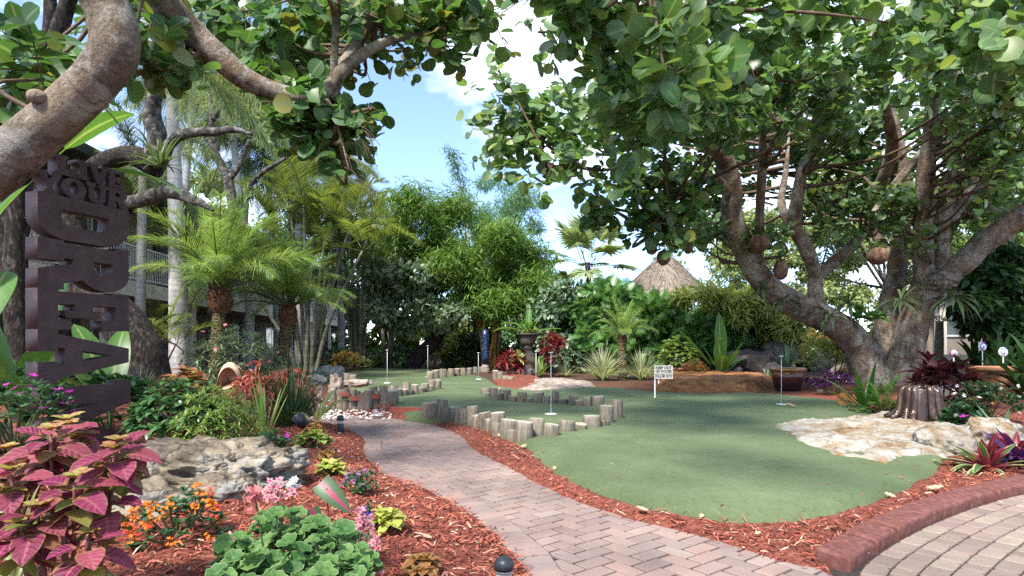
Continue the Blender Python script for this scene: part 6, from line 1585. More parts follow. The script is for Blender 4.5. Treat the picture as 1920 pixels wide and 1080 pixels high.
# hanging coconut-husk planters in the big tree
M_HUSK = solid('coconut_husk', [(0.3, (0.05, 0.028, 0.018)), (0.5, (0.15, 0.085, 0.055)), (0.72, (0.30, 0.20, 0.15))], 12, 0.9, 0.9, 0.02, 30, stretch=(1, 1, 0.4))
for px, py, w, h, Y, lb in ((1222, 468, 20, 20, 10.6, 'small dark hanging husk, leftmost of those at the tip of the low branch'), (1244, 483, 25, 30, 10.5, 'dark hanging husk beside the smallest one at the tip of the low branch'), (1290, 461, 21, 27, 10.9, 'oval dark hanging husk alone between the branch tip and the left limb'), (1424, 456, 38, 34, 11.6, 'round brown husk planter with leaves in the fork of the left limb'), (1464, 506, 27, 38, 11.7, 'pale brown pointed husk hanging below the fork planter'), (1645, 480, 36, 34, 12.2, 'round brown husk hanging between the two trunks')):
    q = P(px, py, Y); k = Y / FPX
    t = thing('hanging_husk', lb, 'hanging planter', tuple(q), 0, 'husk planters hanging in the big tree')
    mb = rock_mb((w * k, w * k, h * k), px * 0.01, 0.06, 0.02, 4); part('husk', mb, M_HUSK, t, world_=False)
    mb = MB(); tube(mb, [(0, 0, h * k * 0.45), (0.01, 0, h * k * 0.9), (0, 0, h * k * 0.5 + 0.75)], 0.004, 4, 6); part('cord', mb, M_TWIG, t, world_=False)
    mb = MB(); a = R.uniform(0, 6.28, 22); leaves(mb, T_OVATE, np.stack([np.cos(a) * .05, np.sin(a) * .05, h * k * 0.48 + R.uniform(0, .1, 22)], 1), np.stack([np.cos(a), np.sin(a), R.uniform(-.3, .9, 22)], 1), [0, 0, 1.0], 0.11 * R.uniform(.6, 1.2, 22)); part('foliage', mb, L_BAM, t, world_=False)
# ------------------------------------------------------------------ smaller plants
L_COL = leafy('coleus_leaf', [(0.13, 0.016, 0.045), (0.20, 0.028, 0.065), (0.29, 0.065, 0.09), (0.18, 0.018, 0.075), (0.25, 0.065, 0.07)], 0.55, 0.28, 0.25, rib=(0.34, 0.09, 0.12), center=((0.32, 0.15, 0.08), 0.25), edge=((0.22, 0.15, 0.06), 0.88), veins=0.3, tcol=(1.6, 0.8, 0.7), vary=0.5)
L_COLC = leafy('coleus_heart_leaf', [(0.26, 0.30, 0.06), (0.34, 0.30, 0.08), (0.36, 0.17, 0.08)], 0.42, 0.35, 0.4, rib=(0.45, 0.42, 0.12), edge=((0.34, 0.08, 0.09), 0.7))
L_COLG = leafy('coleus_green_underleaf', [(0.14, 0.22, 0.05), (0.22, 0.28, 0.06), (0.24, 0.10, 0.06)], 0.45, 0.35, 0.4, edge=((0.26, 0.06, 0.07), 0.8))
L_COLR = leafy('red_green_coleus_leaf', [(0.26, 0.07, 0.055), (0.34, 0.13, 0.07), (0.30, 0.19, 0.06), (0.36, 0.10, 0.09)], 0.45, 0.32, 0.4, center=((0.20, 0.24, 0.07), 0.35), edge=((0.38, 0.24, 0.10), 0.8))
L_BROAD = leafy('broad_green_leaf', [(0.030, 0.095, 0.035), (0.045, 0.13, 0.045), (0.075, 0.175, 0.06), (0.12, 0.21, 0.085)], 0.33, 0.3, 0.5, rib=(0.10, 0.19, 0.08), vary=0.2)
L_LIGHT = leafy('light_green_leaf', [(0.14, 0.26, 0.055), (0.21, 0.33, 0.07), (0.28, 0.38, 0.10), (0.34, 0.39, 0.17)], 0.45, 0.36, 0.4, vary=0.2)
L_COPPER = leafy('copperleaf', [(0.20, 0.022, 0.018), (0.30, 0.045, 0.03), (0.36, 0.09, 0.06), (0.24, 0.03, 0.03), (0.48, 0.27, 0.22)], 0.4, 0.34, 0.45, edge=((0.45, 0.20, 0.17), 0.84), tcol=(1.6, 0.8, 0.6), vary=0.25)
L_GRASSD = leafy('dark_grass_blade', [(0.022, 0.05, 0.02), (0.035, 0.075, 0.028), (0.06, 0.105, 0.04)], 0.45, 0.25, 0.4)
L_VARI = leafy('striped_grass_blade', [(0.30, 0.36, 0.17), (0.44, 0.47, 0.29), (0.20, 0.27, 0.10)], 0.45, 0.35, 0.4, rib=(0.10, 0.19, 0.06), edge=((0.58, 0.58, 0.44), 0.6))
L_GERAN = leafy('geranium_leaf', [(0.050, 0.15, 0.045), (0.075, 0.195, 0.055), (0.11, 0.235, 0.07)], 0.5, 0.32, 0.35, vary=0.25)
_n = NT('geranium_edge_leaf'); u_, v_ = _n.uv()
c1 = _n.ramp(_n.rand(), [(0, (0.060, 0.15, 0.036)), (0.5, (0.095, 0.21, 0.048)), (1, (0.15, 0.27, 0.07))])
c1 = _n.mix(_n.ramp(v_, [(0.25, 0.0), (0.45, 0.55), (0.62, 0.0)]), c1, (0.034, 0.11, 0.038)); c1 = _n.mix(_n.ramp(v_, [(0.9, 0.0), (0.99, 0.75)]), c1, (0.33, 0.42, 0.20))
c1 = _n.mix(_n.ramp(v_, [(0.0, 0.5), (0.3, 0.0)]), c1, (0.18, 0.30, 0.09))
p_ = _n.pbsdf(c1, 0.55, 0.3); t_ = _n.N.new('ShaderNodeBsdfTranslucent'); _n.L.new(c1, t_.inputs['Color']); m_ = _n.N.new('ShaderNodeMixShader'); m_.inputs[0].default_value = 0.28
_n.L.new(p_, m_.inputs[1]); _n.L.new(t_.outputs[0], m_.inputs[2]); L_GERAN = _n.done(m_.outputs[0])
L_CALAD = leafy('caladium_leaf', [(0.055, 0.13, 0.05), (0.08, 0.16, 0.06)], 0.4, 0.35, 0.45, rib=(0.50, 0.03, 0.10), band=(0.0, 0.2, (0.46, 0.05, 0.13)), veins=0.15, edge=((0.05, 0.12, 0.04), 0.9), vary=0.2, tcol=(1.3, 1.1, 0.7))
L_LIME = leafy('lime_coleus_leaf', [(0.34, 0.40, 0.07), (0.44, 0.45, 0.10), (0.24, 0.33, 0.06), (0.46, 0.34, 0.12)], 0.42, 0.36, 0.4, vary=0.2)
L_LIMEG = leafy('fresh_green_leaf', [(0.11, 0.22, 0.05), (0.20, 0.32, 0.07), (0.34, 0.42, 0.14)], 0.42, 0.36, 0.4, vary=0.2)
L_DKG = leafy('small_dark_leaf', [(0.024, 0.065, 0.026), (0.035, 0.095, 0.036), (0.055, 0.13, 0.05)], 0.36, 0.28, 0.5)
L_RUST = leafy('rusty_leaf', [(0.26, 0.10, 0.04), (0.34, 0.17, 0.06), (0.30, 0.24, 0.08)], 0.5, 0.35, 0.35, edge=((0.46, 0.36, 0.12), 0.8))
L_MAROON = leafy('dark_maroon_leaf', [(0.035, 0.010, 0.014), (0.06, 0.014, 0.02), (0.09, 0.02, 0.03), (0.03, 0.035, 0.02)], 0.3, 0.25, 0.5, rib=(0.14, 0.03, 0.04))
L_CORDY = leafy('red_cordyline_leaf', [(0.11, 0.012, 0.016), (0.20, 0.022, 0.03), (0.30, 0.05, 0.06)], 0.36, 0.3, 0.5, tcol=(1.6, 0.7, 0.7))
L_BROM = leafy('striped_bromeliad_leaf', [(0.05, 0.12, 0.035), (0.075, 0.15, 0.045)], 0.34, 0.3, 0.5, edge=((0.42, 0.42, 0.22), 0.62), center=((0.30, 0.03, 0.06), 0.5), vary=0.2)
L_BROMR = leafy('red_bromeliad_leaf', [(0.20, 0.018, 0.04), (0.28, 0.03, 0.06), (0.16, 0.02, 0.03)], 0.3, 0.3, 0.5, rib=(0.38, 0.13, 0.12), tcol=(1.6, 0.7, 0.7))
L_PURP = leafy('purple_leaf', [(0.055, 0.014, 0.075), (0.09, 0.022, 0.11), (0.12, 0.03, 0.09)], 0.34, 0.3, 0.5, tcol=(1.2, 0.7, 1.4))
L_DPURP = leafy('blue_black_leaf', [(0.012, 0.012, 0.025), (0.022, 0.02, 0.045), (0.03, 0.018, 0.04)], 0.36, 0.2, 0.45)
L_FERN = leafy('fern_leaf', [(0.06, 0.15, 0.03), (0.09, 0.20, 0.04), (0.13, 0.24, 0.055)], 0.45, 0.35, 0.35)
L_DIEFF = leafy('spotted_leaf', [(0.10, 0.19, 0.05), (0.14, 0.23, 0.07)], 0.4, 0.35, 0.4, band=(0.1, 0.75, (0.52, 0.54, 0.26)), vary=0.15)
L_CROTON = leafy('croton_leaf', [(0.36, 0.13, 0.04), (0.42, 0.24, 0.05), (0.16, 0.17, 0.04), (0.28, 0.05, 0.03)], 0.36, 0.3, 0.5, rib=(0.46, 0.30, 0.08))
L_HELI = leafy('heliconia_leaf', [(0.018, 0.045, 0.015), (0.028, 0.068, 0.021), (0.045, 0.095, 0.028)], 0.6, 0.35, 0.15, rib=(0.08, 0.14, 0.04))
L_STAG = leafy('staghorn_leaf', [(0.075, 0.125, 0.055), (0.11, 0.165, 0.075), (0.15, 0.20, 0.10)], 0.5, 0.3, 0.35)
def petal(name, a, b, center=None):
    return leafy(name, [a, b], 0.5, 0.35, 0.3, vary=0.0, tcol=(1.1, 1.0, 1.0), center=center)
F_MAG = petal('magenta_petal', (0.46, 0.03, 0.36), (0.52, 0.05, 0.42)); F_PINK = petal('pink_petal', (0.62, 0.30, 0.32), (0.70, 0.42, 0.42), ((0.58, 0.05, 0.12), 0.45)); F_SALM = petal('salmon_petal', (0.52, 0.14, 0.14), (0.60, 0.24, 0.22))
F_ORG = petal('orange_petal', (0.62, 0.13, 0.012), (0.66, 0.24, 0.02)); F_RED = petal('red_petal', (0.50, 0.03, 0.02), (0.56, 0.07, 0.03)); F_WHITE = petal('white_petal', (0.70, 0.70, 0.66), (0.78, 0.78, 0.74))
F_BLUE = petal('blue_petal', (0.03, 0.03, 0.30), (0.05, 0.05, 0.40)); F_VIO = petal('violet_petal', (0.32, 0.10, 0.32), (0.40, 0.18, 0.38))

def rosettes(mb, tips, axis, k, L, T, el0=0.2, el1=1.2, m=0, vary=0.2, W=None):
    """k leaves round every tip; the first ones outermost and flattest"""
    tips = np.atleast_2d(tips)
    for c, ax in zip(tips, np.broadcast_to(axis, tips.shape)):
        i = np.arange(k); a = i * 2.39996 + R.uniform(0, 6.28); e = el0 + (el1 - el0) * (i / max(1, k - 1)) + R.normal(0, 0.15, k)
        d = np.stack([np.cos(a) * np.cos(e), np.sin(a) * np.cos(e), np.sin(e)], 1) + np.array(ax) * 0.35
        s = L * (1.0 - 0.5 * i / k) * R.uniform(1 - vary, 1 + vary, k)
        nn = np.array([0, 0, 1.0]) - d * 0.2
        leaves(mb, T, c + R.normal(0, L * 0.04, (k, 3)), d, nn, s, None if W is None else s * W, m)
def dome(rx, ry, h, k, zmin=0.35, full=0.55):
    u = R.normal(size=(k * 4, 3)); u[:, 2] = np.abs(u[:, 2]); u /= np.linalg.norm(u, axis=1, keepdims=True)
    r = (full + (1 - full) * R.random(k * 4)) ** 0.7
    p = u * r[:, None] * [rx, ry, h]; p[:, 2] = h * zmin * R.uniform(0.6, 1.2, len(p)) + p[:, 2] * (1 - zmin)
    return p[:k], u[:k]
def flowers(mb, at_, k, r, m=0, T=T_PETAL, up=(0, -0.3, 0.7)):
    for c in np.atleast_2d(at_):
        nrm = np.array(up) + R.normal(0, 0.35, 3); nrm /= np.linalg.norm(nrm); a = np.arange(k) * 6.283 / k + R.uniform(0, 6)
        x = np.cross(nrm, [0.3, 1, 0.2]); x /= np.linalg.norm(x); y = np.cross(nrm, x)
        leaves(mb, T, np.repeat(c[None], k, 0), np.cos(a)[:, None] * x + np.sin(a)[:, None] * y + nrm * 0.15, nrm[None].repeat(k, 0), r * R.uniform(0.85, 1.15, k), None, m)
def bush(name, label, px, pb, rx, h, tips, k, T, L, mat, cat='plant', el=(0.0, 1.1), ry=None, stem=M_STEM, on='soil', Y=None, zmin=0.35, nst=14, group=None, full=0.55, sr=0.005, loc=None, center=None, W=None, fl=None, flk=5, flr=0.02, fln=10, flT=T_PETAL, flc=1, flsp=0.02, fh=1.05):
    b = np.array(loc) if loc is not None else at(px, pb, on) if Y is None else P(px, pb, Y)
    if Y is not None and loc is None: b[2] = max(0.0, float(terrain(b[0], b[1]))) if b[1] < 28 else 0.0
    t = thing(name, label, cat, tuple(b), 0, group)
    p, u = dome(rx, ry or rx, h, tips, zmin, full)
    mb = MB()
    for i in R.choice(tips, min(nst, tips), replace=False):
        tube(mb, [p[i] * [0.2, 0.2, 0] + R.normal(0, 0.01, 3) * [1, 1, 0], p[i] * [0.55, 0.55, 0.5], p[i]], [sr * 1.4, sr], 5, 7)
        if b[1] < 30: part('stem', mb, stem, t, world_=False); mb = MB()
    if nst and b[1] >= 30: part('stem', mb, stem, t, world_=False)
    mb = MB(); rosettes(mb, p, u, k, L, T, el[0], el[1], W=W); part('foliage', mb, mat, t, world_=False)
    if center is not None:
        mb = MB(); rosettes(mb, p + u * L * 0.05 + [0, 0, L * 0.08], u, 5, L * 0.42, T, 0.5, 1.3); part('heart_foliage', mb, center, t, world_=False)
    if fl is not None:
        q, uu = dome(rx * 1.0, (ry or rx) * 1.0, h * fh, fln, zmin + 0.1, 0.9)
        mb = MB()
        for c in q: flowers(mb, c + R.normal(0, flsp, (flc, 3)) * (flc > 1), flk, flr, 0, flT)
        part('blossom', mb, fl, t, world_=False)
    return t
def clump(name, label, px, pb, k, L, w, mat, cat='plant', el=(0.7, 1.5), droop=0.5, on='soil', r0=0.04, Y=None, group=None, fold=0.25, prof=P_STRAP, nseg=7, jit=0.0, loc=None, inner=None):
    b = np.array(loc) if loc is not None else at(px, pb, on) if Y is None else P(px, pb, Y)
    if Y is not None and loc is None: b[2] = max(0.0, float(terrain(b[0], b[1]))) if b[1] < 28 else 0.0
    t = thing(name, label, cat, tuple(b), 0, group)
    a = R.uniform(0, 6.283, k); e = R.uniform(el[0], el[1], k)
    mb = MB(); blades(mb, np.stack([np.cos(a) * r0 * R.random(k), np.sin(a) * r0 * R.random(k), np.full(k, -0.02)], 1), np.stack([np.cos(a) * np.cos(e), np.sin(a) * np.cos(e), np.sin(e)], 1), L * R.uniform(0.6, 1.1, k), w * R.uniform(0.7, 1.2, k), droop * R.uniform(0.5, 1.4, k), nseg, fold, prof, 0, jit)
    part('foliage', mb, mat, t, world_=False)
    if inner is not None:
        k2 = max(6, k // 2); a = R.uniform(0, 6.283, k2); e = R.uniform(0.6, 1.4, k2); mb = MB()
        blades(mb, np.stack([np.cos(a) * r0 * .5, np.sin(a) * r0 * .5, np.full(k2, 0.02)], 1), np.stack([np.cos(a) * np.cos(e), np.sin(a) * np.cos(e), np.sin(e)], 1), L * 0.62 * R.uniform(0.6, 1.1, k2), w * 0.9, droop * 0.4, nseg, fold, prof)
        part('heart', mb, inner, t, world_=False)
    return t
def paddles(name, label, base, leaves_, mat=None, cat='plant', stem=None, group=None):
    """big single leaves on stalks: leaves_ = list of (azimuth deg, elevation deg, length, half width, droop); each leaf a part"""
    t = thing(name, label, cat, tuple(base), 0, group)
    for az, el, L, w, dr in leaves_:
        a, e = rad(az), rad(el); d = np.array([[math.cos(a) * math.cos(e), math.sin(a) * math.cos(e), math.sin(e)]])
        mb = MB(); blades(mb, np.zeros((1, 3)) + R.normal(0, 0.01, 3), d, L, w, dr, 16, 0.22, P_PADDLE, 0, 0.015)
        v = mb.v[0]; part('leaf', mb, mat or L_BANANA, t, world_=False)
    return t

# ---- the left bed, from the front
b = P(118, 1080, 1.72); b[2] = 0.16
t = thing('coleus', 'large magenta coleus with yellow hearts filling the lower left corner', 'plant', tuple(b))
tips = [(95, 815, 1.75), (20, 890, 1.65), (30, 990, 1.6), (165, 1010, 1.6), (222, 835, 1.75), (130, 805, 1.85), (60, 860, 1.8), (140, 905, 1.62), (215, 850, 1.75), (30, 925, 1.7), (70, 960, 1.6), (130, 840, 1.9), (185, 880, 1.85), (10, 850, 1.9), (200, 930, 1.7), (125, 795, 1.9)]
mb = MB(); mc = MB(); ms = MB(); mg = MB()
for px, py, Y in tips:
    c = P(px, py, Y) - b
    k = 7; i = np.arange(k); a = i * 2.39996 + R.uniform(0, 6); e = np.array([-0.35, -0.25, -0.05, 0.0, 0.15, 0.3, 0.5]) + R.normal(0, 0.12, k)
    d = np.stack([np.cos(a) * np.cos(e), np.sin(a) * np.cos(e) - 0.12, np.sin(e)], 1)
    drop = np.stack([np.zeros(k), np.zeros(k), -0.055 + 0.006 * i], 1)
    leaves(mb, T_WIDE, c + d * 0.022 + drop * 0.7, d, np.array([0, -0.25, 1.0]) - d * 0.1, (0.104 - 0.0045 * i) * R.uniform(0.8, 1.12, k))
    leaves(mg, T_WIDE, c + drop * 1.6 + R.normal(0, .012, (k, 3)), d, np.array([0, 0, 1.0]), 0.075 * R.uniform(0.7, 1.2, k))
    a2 = a[:6] + 1; d2 = np.stack([np.cos(a2) * 0.75, np.sin(a2) * 0.75 - .1, np.full(6, 0.6)], 1)
    leaves(mc, T_WIDE, np.repeat(c[None], 6, 0) + [0, 0, 0.012], d2, np.array([0, -0.2, 1.0]) - d2 * .2, 0.044 * R.uniform(0.6, 1.2, 6))
    ms = MB(); tube(ms, [[c[0] * 0.4 + R.normal(0, .02), c[1] * 0.4, -0.05], [c[0] * 0.75, c[1] * 0.7, c[2] * 0.5], c], [0.008, 0.006, 0.004], 6, 12); part('stem', ms, M_STEMR, t, world_=False)
part('foliage', mb, L_COL, t, world_=False); part('lower_foliage', mg, L_COLG, t, world_=False); part('heart_foliage', mc, L_COLC, t, world_=False)
bush('vinca', 'dark green vinca with magenta flowers at the left edge behind the coleus', 34, 860, 0.24, 0.30, 110, 6, T_OVATE, 0.055, L_DKG, fl=F_MAG, flr=0.023, fln=26, Y=2.95, loc=P(34, 830, 2.95))
clump('sedge', 'arching grey green grass blades at the bottom left corner under the coleus', 20, 1080, 46, 0.42, 0.006, L_VARI, el=(0.2, 1.3), droop=0.8, loc=P(20, 1090, 1.7))
t = bush('lantana', 'lantana with clusters of small orange and red flowers in front of the boulder', 335, 1052, 0.20, 0.25, 70, 7, T_OVATE, 0.042, L_DKG, el=(0.0, 0.9), ry=0.2, zmin=0.15, nst=18, fl=F_ORG, flk=5, flr=0.010, fln=30, flc=9, flsp=0.010, Y=2.62, loc=P(335, 1040, 2.62) * [1, 1, 0] + [0, 0, 0.14])
mb = MB(); q, _ = dome(0.2, 0.2, 0.26, 14, 0.3, 0.9)
for c in q: flowers(mb, c + R.normal(0, 0.008, (7, 3)), 5, 0.009)
part('blossom', mb, F_RED, t, world_=False, label='red orange flower clusters')
# geranium
b = P(556, 1060, 2.0); b[2] = 0.10
t = thing('geranium', 'spreading pink geranium with round scalloped green leaves at the bottom of the picture', 'plant', tuple(b))
shp = [(395, 1060), (420, 1020), (470, 990), (495, 955), (540, 950), (580, 972), (640, 985), (690, 1025), (705, 1060), (700, 1100), (400, 1100)]
mb = MB(); ms = MB(); N = 300
pts = []
while len(pts) < N:
    px, py = R.uniform(390, 710), R.uniform(920, 1100)
    if sdist(np.array([px]), np.array([py]), shp)[0] > 0: continue
    Y = 2.22 - (py - 920) / 180 * 0.42 + R.normal(0, 0.05); q = P(px, py, Y) - b
    if q[2] < 0.02: q[2] = 0.03
    pts.append(q)
pts = np.array(pts); nn = np.stack([R.normal(0, 0.35, N) + pts[:, 0] * 0.8, -0.45 + R.normal(0, 0.3, N), np.ones(N)], 1)
leaves(mb, T_GERAN, pts, R.normal(size=(N, 3)) * [1, 1, 0.2], nn, 0.064 * R.uniform(0.55, 1.15, N))
for q in pts[::3]: tube(ms, [q * [0.4, 0.4, 0] + [0, 0, -.03], q * [0.8, 0.8, 0.6], q], [0.004, 0.0025], 5, 7)
part('stem', ms, M_STEM, t, world_=False); part('foliage', mb, L_GERAN, t, world_=False)
for px, py, Y, k, r_, mt in ((520, 918, 2.2, 26, 0.045, F_PINK), (478, 930, 2.25, 20, 0.038, F_SALM), (683, 975, 2.2, 24, 0.036, F_PINK), (704, 1024, 2.1, 18, 0.022, F_PINK), (431, 1012, 2.2, 18, 0.018, F_PINK), (700, 1082, 1.95, 20, 0.03, F_PINK), (545, 905, 2.3, 12, 0.025, F_WHITE)):
    c = P(px, py, Y) - b; mb = MB(); tube(mb, [c * [0.7, 0.8, 0] + [0, 0, .15], c * [0.9, 0.95, 0.7], c], [0.004, 0.003], 5, 8)
    part('flower_stalk', mb, M_STEM, t, world_=False)
    mb = MB(); flowers(mb, c + R.normal(0, r_ * 0.5, (k, 3)), 5, 0.016, 0, up=(0, -0.6, 0.6)); part('blossom', mb, mt, t, world_=False)
# caladium: two big pink veined leaves
b = at(612, 985); b = P(612, 1000, 2.35); b[2] = 0.08
t = thing('caladium', 'caladium with two large pink veined arrow leaves behind the geranium', 'plant', tuple(b))
for px, py, Y, dx, dy, dz, L_, nx in ((612, 916, 2.35, 0.62, -0.35, -0.42, 0.17, (-0.45, -0.45, 0.75)), (588, 965, 2.33, 0.3, -0.1, -0.75, 0.12, (0.6, -0.7, 0.3))):
    c = P(px, py, Y) - b; mb = MB(); d = np.array([[dx, dy, dz]])
    leaves(mb, T_HEART, c[None] - d / np.linalg.norm(d) * L_ * 0.22, d, np.array([nx]), L_, L_ * 0.75); part('leaf', mb, L_CALAD, t, world_=False)
    mb = MB(); tube(mb, [(0, 0, 0), c * 0.55 + [0.01, 0, 0], c], [0.005, 0.0035], 6, 10); part('stalk', mb, M_STEMR, t, world_=False)
bush('leafy_filler', 'small grey green seedlings under the caladium leaves', 640, 985, 0.14, 0.14, 50, 5, T_OVATE, 0.03, L_SCHEF, Y=2.5, el=(0, .8))
bush('coleus', 'lime green coleus by the blue flower beside the pink geranium heads', 728, 995, 0.075, 0.11, 12, 6, T_WIDE, 0.065, L_LIME, el=(-0.4, 0.8))
t = bush('blue_flower', 'single deep blue flower beside the lime coleus', 692, 985, 0.03, 0.13, 8, 3, T_OVATE, 0.03, L_DKG, fl=F_BLUE, flr=0.02, fln=3, flk=7)
bush('coleus', 'small rusty yellow edged coleus alone on the mulch at the bottom', 786, 1078, 0.065, 0.07, 12, 6, T_WIDE, 0.06, L_RUST, el=(-0.4, 0.8))
bush('pentas', 'dark green plant with tiny violet flowers at the path edge', 676, 926, 0.12, 0.15, 34, 6, T_OVATE, 0.045, L_DKG, el=(-0.3, 0.8), fl=F_VIO, flk=5, flr=0.010, fln=9, flc=6, flsp=0.008)
bush('coleus', 'pale lime yellow coleus between the violet pentas and the rusty coleus', 622, 892, 0.085, 0.10, 12, 6, T_WIDE, 0.085, L_LIME, el=(-0.4, 0.7))
bush('coleus', 'rusty brown coleus on the mulch below the green one', 612, 862, 0.085, 0.08, 16, 6, T_WIDE, 0.055, L_RUST, el=(-0.4, 0.8))
bush('coleus', 'bright green and cream coleus on the mulch near the far path light', 588, 842, 0.13, 0.15, 20, 6, T_WIDE, 0.085, L_LIMEG, el=(-0.3, 0.8), center=L_LIME)
bush('coleus', 'little rusty coleus top behind the bright green and cream one', 592, 818, 0.10, 0.13, 16, 6, T_WIDE, 0.06, L_RUST, el=(-0.2, 0.8))
bush('vinca', 'dark green vinca with one magenta flower in front of the spear plant', 507, 858, 0.15, 0.22, 40, 6, T_OVATE, 0.06, L_BROAD, el=(-0.3, 0.8), fl=F_MAG, flr=0.03, fln=3)
bush('begonia', 'pink and red flowers with green leaves on the mulch left of the spear plant', 480, 838, 0.12, 0.10, 22, 5, T_OVATE, 0.05, L_DKG, fl=F_SALM, flr=0.02, fln=10)
bush('poinsettia_shrub', 'dense bush of pointed dark green leaves right of the letter sign', 334, 842, 0.40, 0.60, 150, 7, T_OVATE, 0.105, L_BROAD, 'shrub', el=(-0.6, 0.7), ry=0.32, zmin=0.3)
bush('leafy_sprig', 'low green sprig of big leaves in front of the dark green bush', 352, 848, 0.12, 0.16, 12, 5, T_OVATE, 0.10, L_BROAD, el=(-0.3, 0.8))
bush('cuphea_shrub', 'airy light green small leaved shrub in the middle of the left bed', 408, 842, 0.36, 0.54, 330, 9, T_LANCE, 0.075, L_LIGHT, 'shrub', el=(-0.3, 1.1), zmin=0.12, nst=34, stem=M_STEM)
bush('coleus', 'red and green coleus behind the dark green bush at the foot of the oak', 342, 790, 0.42, 0.62, 34, 8, T_WIDE, 0.19, L_COLR, el=(-0.3, 0.8), Y=8.2)
bush('copperleaf_shrub', 'tall copperleaf with hanging red and pink leaves over the dark grass', 505, 775, 0.62, 0.78, 90, 8, T_OVATE, 0.20, L_COPPER, 'shrub', W=0.6, el=(-0.9, 0.5), ry=0.5, zmin=0.3, stem=M_STEMR, sr=0.01, Y=8.8, loc=P(512, 775, 8.8) * [1, 1, 0])
bush('copperleaf_shrub', 'lower copperleaf with red leaves beside the conch shell', 448, 790, 0.36, 0.42, 34, 8, T_OVATE, 0.17, L_COPPER, 'shrub', W=0.6, el=(-0.9, 0.6), stem=M_STEMR, Y=7.6)
clump('liriope', 'dark green arching grass clump spilling towards the path', 545, 800, 380, 0.95, 0.007, L_GRASSD, 'grass clump', el=(0.6, 1.5), droop=0.62, r0=0.14)
clump('spear_plant', 'upright pale green spear leaves standing before the dark grass', 497, 826, 16, 0.72, 0.018, L_LIGHT, el=(1.1, 1.55), droop=0.12, fold=0.5)
b = at(600, 812); t = paddles('dumb_cane', 'dumb cane with cream spotted drooping leaves at the bend of the path', b + [-0.15, 0.25, 0], [(-20, 58, 0.62, 0.05, 0.9), (10, 62, 0.66, 0.05, 1.1), (-60, 50, 0.45, 0.05, 0.7), (150, 48, 0.40, 0.05, 0.8), (60, 70, 0.5, 0.045, 0.6)], L_DIEFF)
clump('weed_sprout', 'tiny weed sprouting on top of the big boulder', 388, 880, 30, 0.09, 0.006, L_LIGHT, loc=P(388, 886, 4.05), el=(0.3, 1.4), prof=P_SPEAR)
bush('firebush', 'bush of small grey green leaves with pinkish tips behind the date palm trunk', 440, 722, 1.15, 1.35, 220, 8, T_LANCE, 0.20, L_SCHEF, 'shrub', el=(-0.4, 1.0), Y=12.6, zmin=0.15, fl=F_SALM, flr=0.05, fln=12)
bush('leafy_shrub', 'dark green shrub with big leaves in the gap under the letter sign', 210, 800, 0.5, 0.65, 60, 7, T_OVATE, 0.18, L_BROAD, 'shrub', Y=6.6)
bush('leafy_shrub', 'green shrub behind the magenta vinca at the left edge', 30, 800, 0.6, 0.75, 80, 7, T_OVATE, 0.13, L_BROAD, 'shrub', Y=5.4)
clump('liriope', 'dark strappy plant at the foot of the leaning oak trunk', 262, 745, 80, 0.7, 0.012, L_GRASSD, 'grass clump', Y=9.6, droop=0.6)
bush('blue_sage', 'blue flower spike at the foot of the oak trunk', 258, 735, 0.06, 0.55, 12, 4, T_LANCE, 0.08, L_DKG, Y=8.6, fl=F_BLUE, flr=0.02, fln=22, flk=5)
# dark plants past the bend of the path
bush('purple_shrub', 'blue black leaved shrub at the far bend of the path', 610, 690, 0.85, 0.85, 150, 7, T_LANCE, 0.22, L_DPURP, 'shrub', Y=21.5)
bush('croton', 'orange and pink croton over the grey coral rock', 645, 690, 0.45, 0.85, 40, 7, T_LANCE, 0.26, L_CROTON, Y=21.0)
bush('dumb_cane', 'pale leaved plant beside the first cane palm clump at the far green', 672, 688, 0.5, 0.55, 24, 7, T_OVATE, 0.32, L_DIEFF, Y=23.0, el=(0.2, 1.2))
bush('lime_shrub', 'low lime green bush at the far edge of the green', 705, 686, 0.55, 0.6, 60, 7, T_LANCE, 0.2, L_YEL, 'shrub', Y=25.5)
bush('teal_fern', 'dark blue green fern behind the white pin on the left green', 742, 686, 0.9, 1.0, 80, 7, T_LANCE, 0.35, L_DKG, 'fern', Y=26.5)
bush('croton', 'red croton between the leaning trunk and the lime shrub', 822, 686, 0.5, 0.7, 40, 7, T_LANCE, 0.25, L_CROTON, Y=26.0)
bush('purple_shrub', 'purple leaved plant right of the leaning trunk', 800, 684, 0.5, 0.65, 50, 7, T_LANCE, 0.22, L_PURP, 'shrub', Y=27.0)

# ---- the planted island and the pond edge
k = ISL[1] / FPX
top = P(990, 650, ISL[1]); top[2] = BOWLZ
paddles('banana_plant', 'young banana plant with broad green leaves in the bowl on the pedestal', top, [(155, 48, 1.05, 0.17, 0.95), (170, 28, 1.15, 0.17, 0.75), (15, 22, 1.1, 0.15, 0.35), (80, 85, 0.85, 0.10, 0.1), (-80, 60, 0.7, 0.12, 1.0), (100, 50, 0.9, 0.13, 0.8)])
bush('succulent', 'small pale green filler plants round the banana in the bowl', 0, 0, 0.26, 0.22, 26, 6, T_OVATE, 0.09, L_YEL, loc=top + np.array([0.05, -0.05, -0.02]))
for px, pt, lb, rr in ((963, 668, 'red cordyline at the left of the pedestal behind the small stumps', 0.46), (1036, 640, 'taller red cordyline right of the pedestal', 0.40)):
    b = P(px, 712, ISL[1] + 0.1); b[2] = 0.08; h = (712 - pt) * k
    bush('cordyline', lb, 0, 0, rr, h * 1.1, 46, 9, T_LANCE, 0.32, L_CORDY, el=(-0.5, 1.0), loc=b, stem=M_TWIG, zmin=0.25 if rr > 0.42 else 0.6)
b = P(1010, 712, ISL[1] - 0.2); b[2] = 0.1
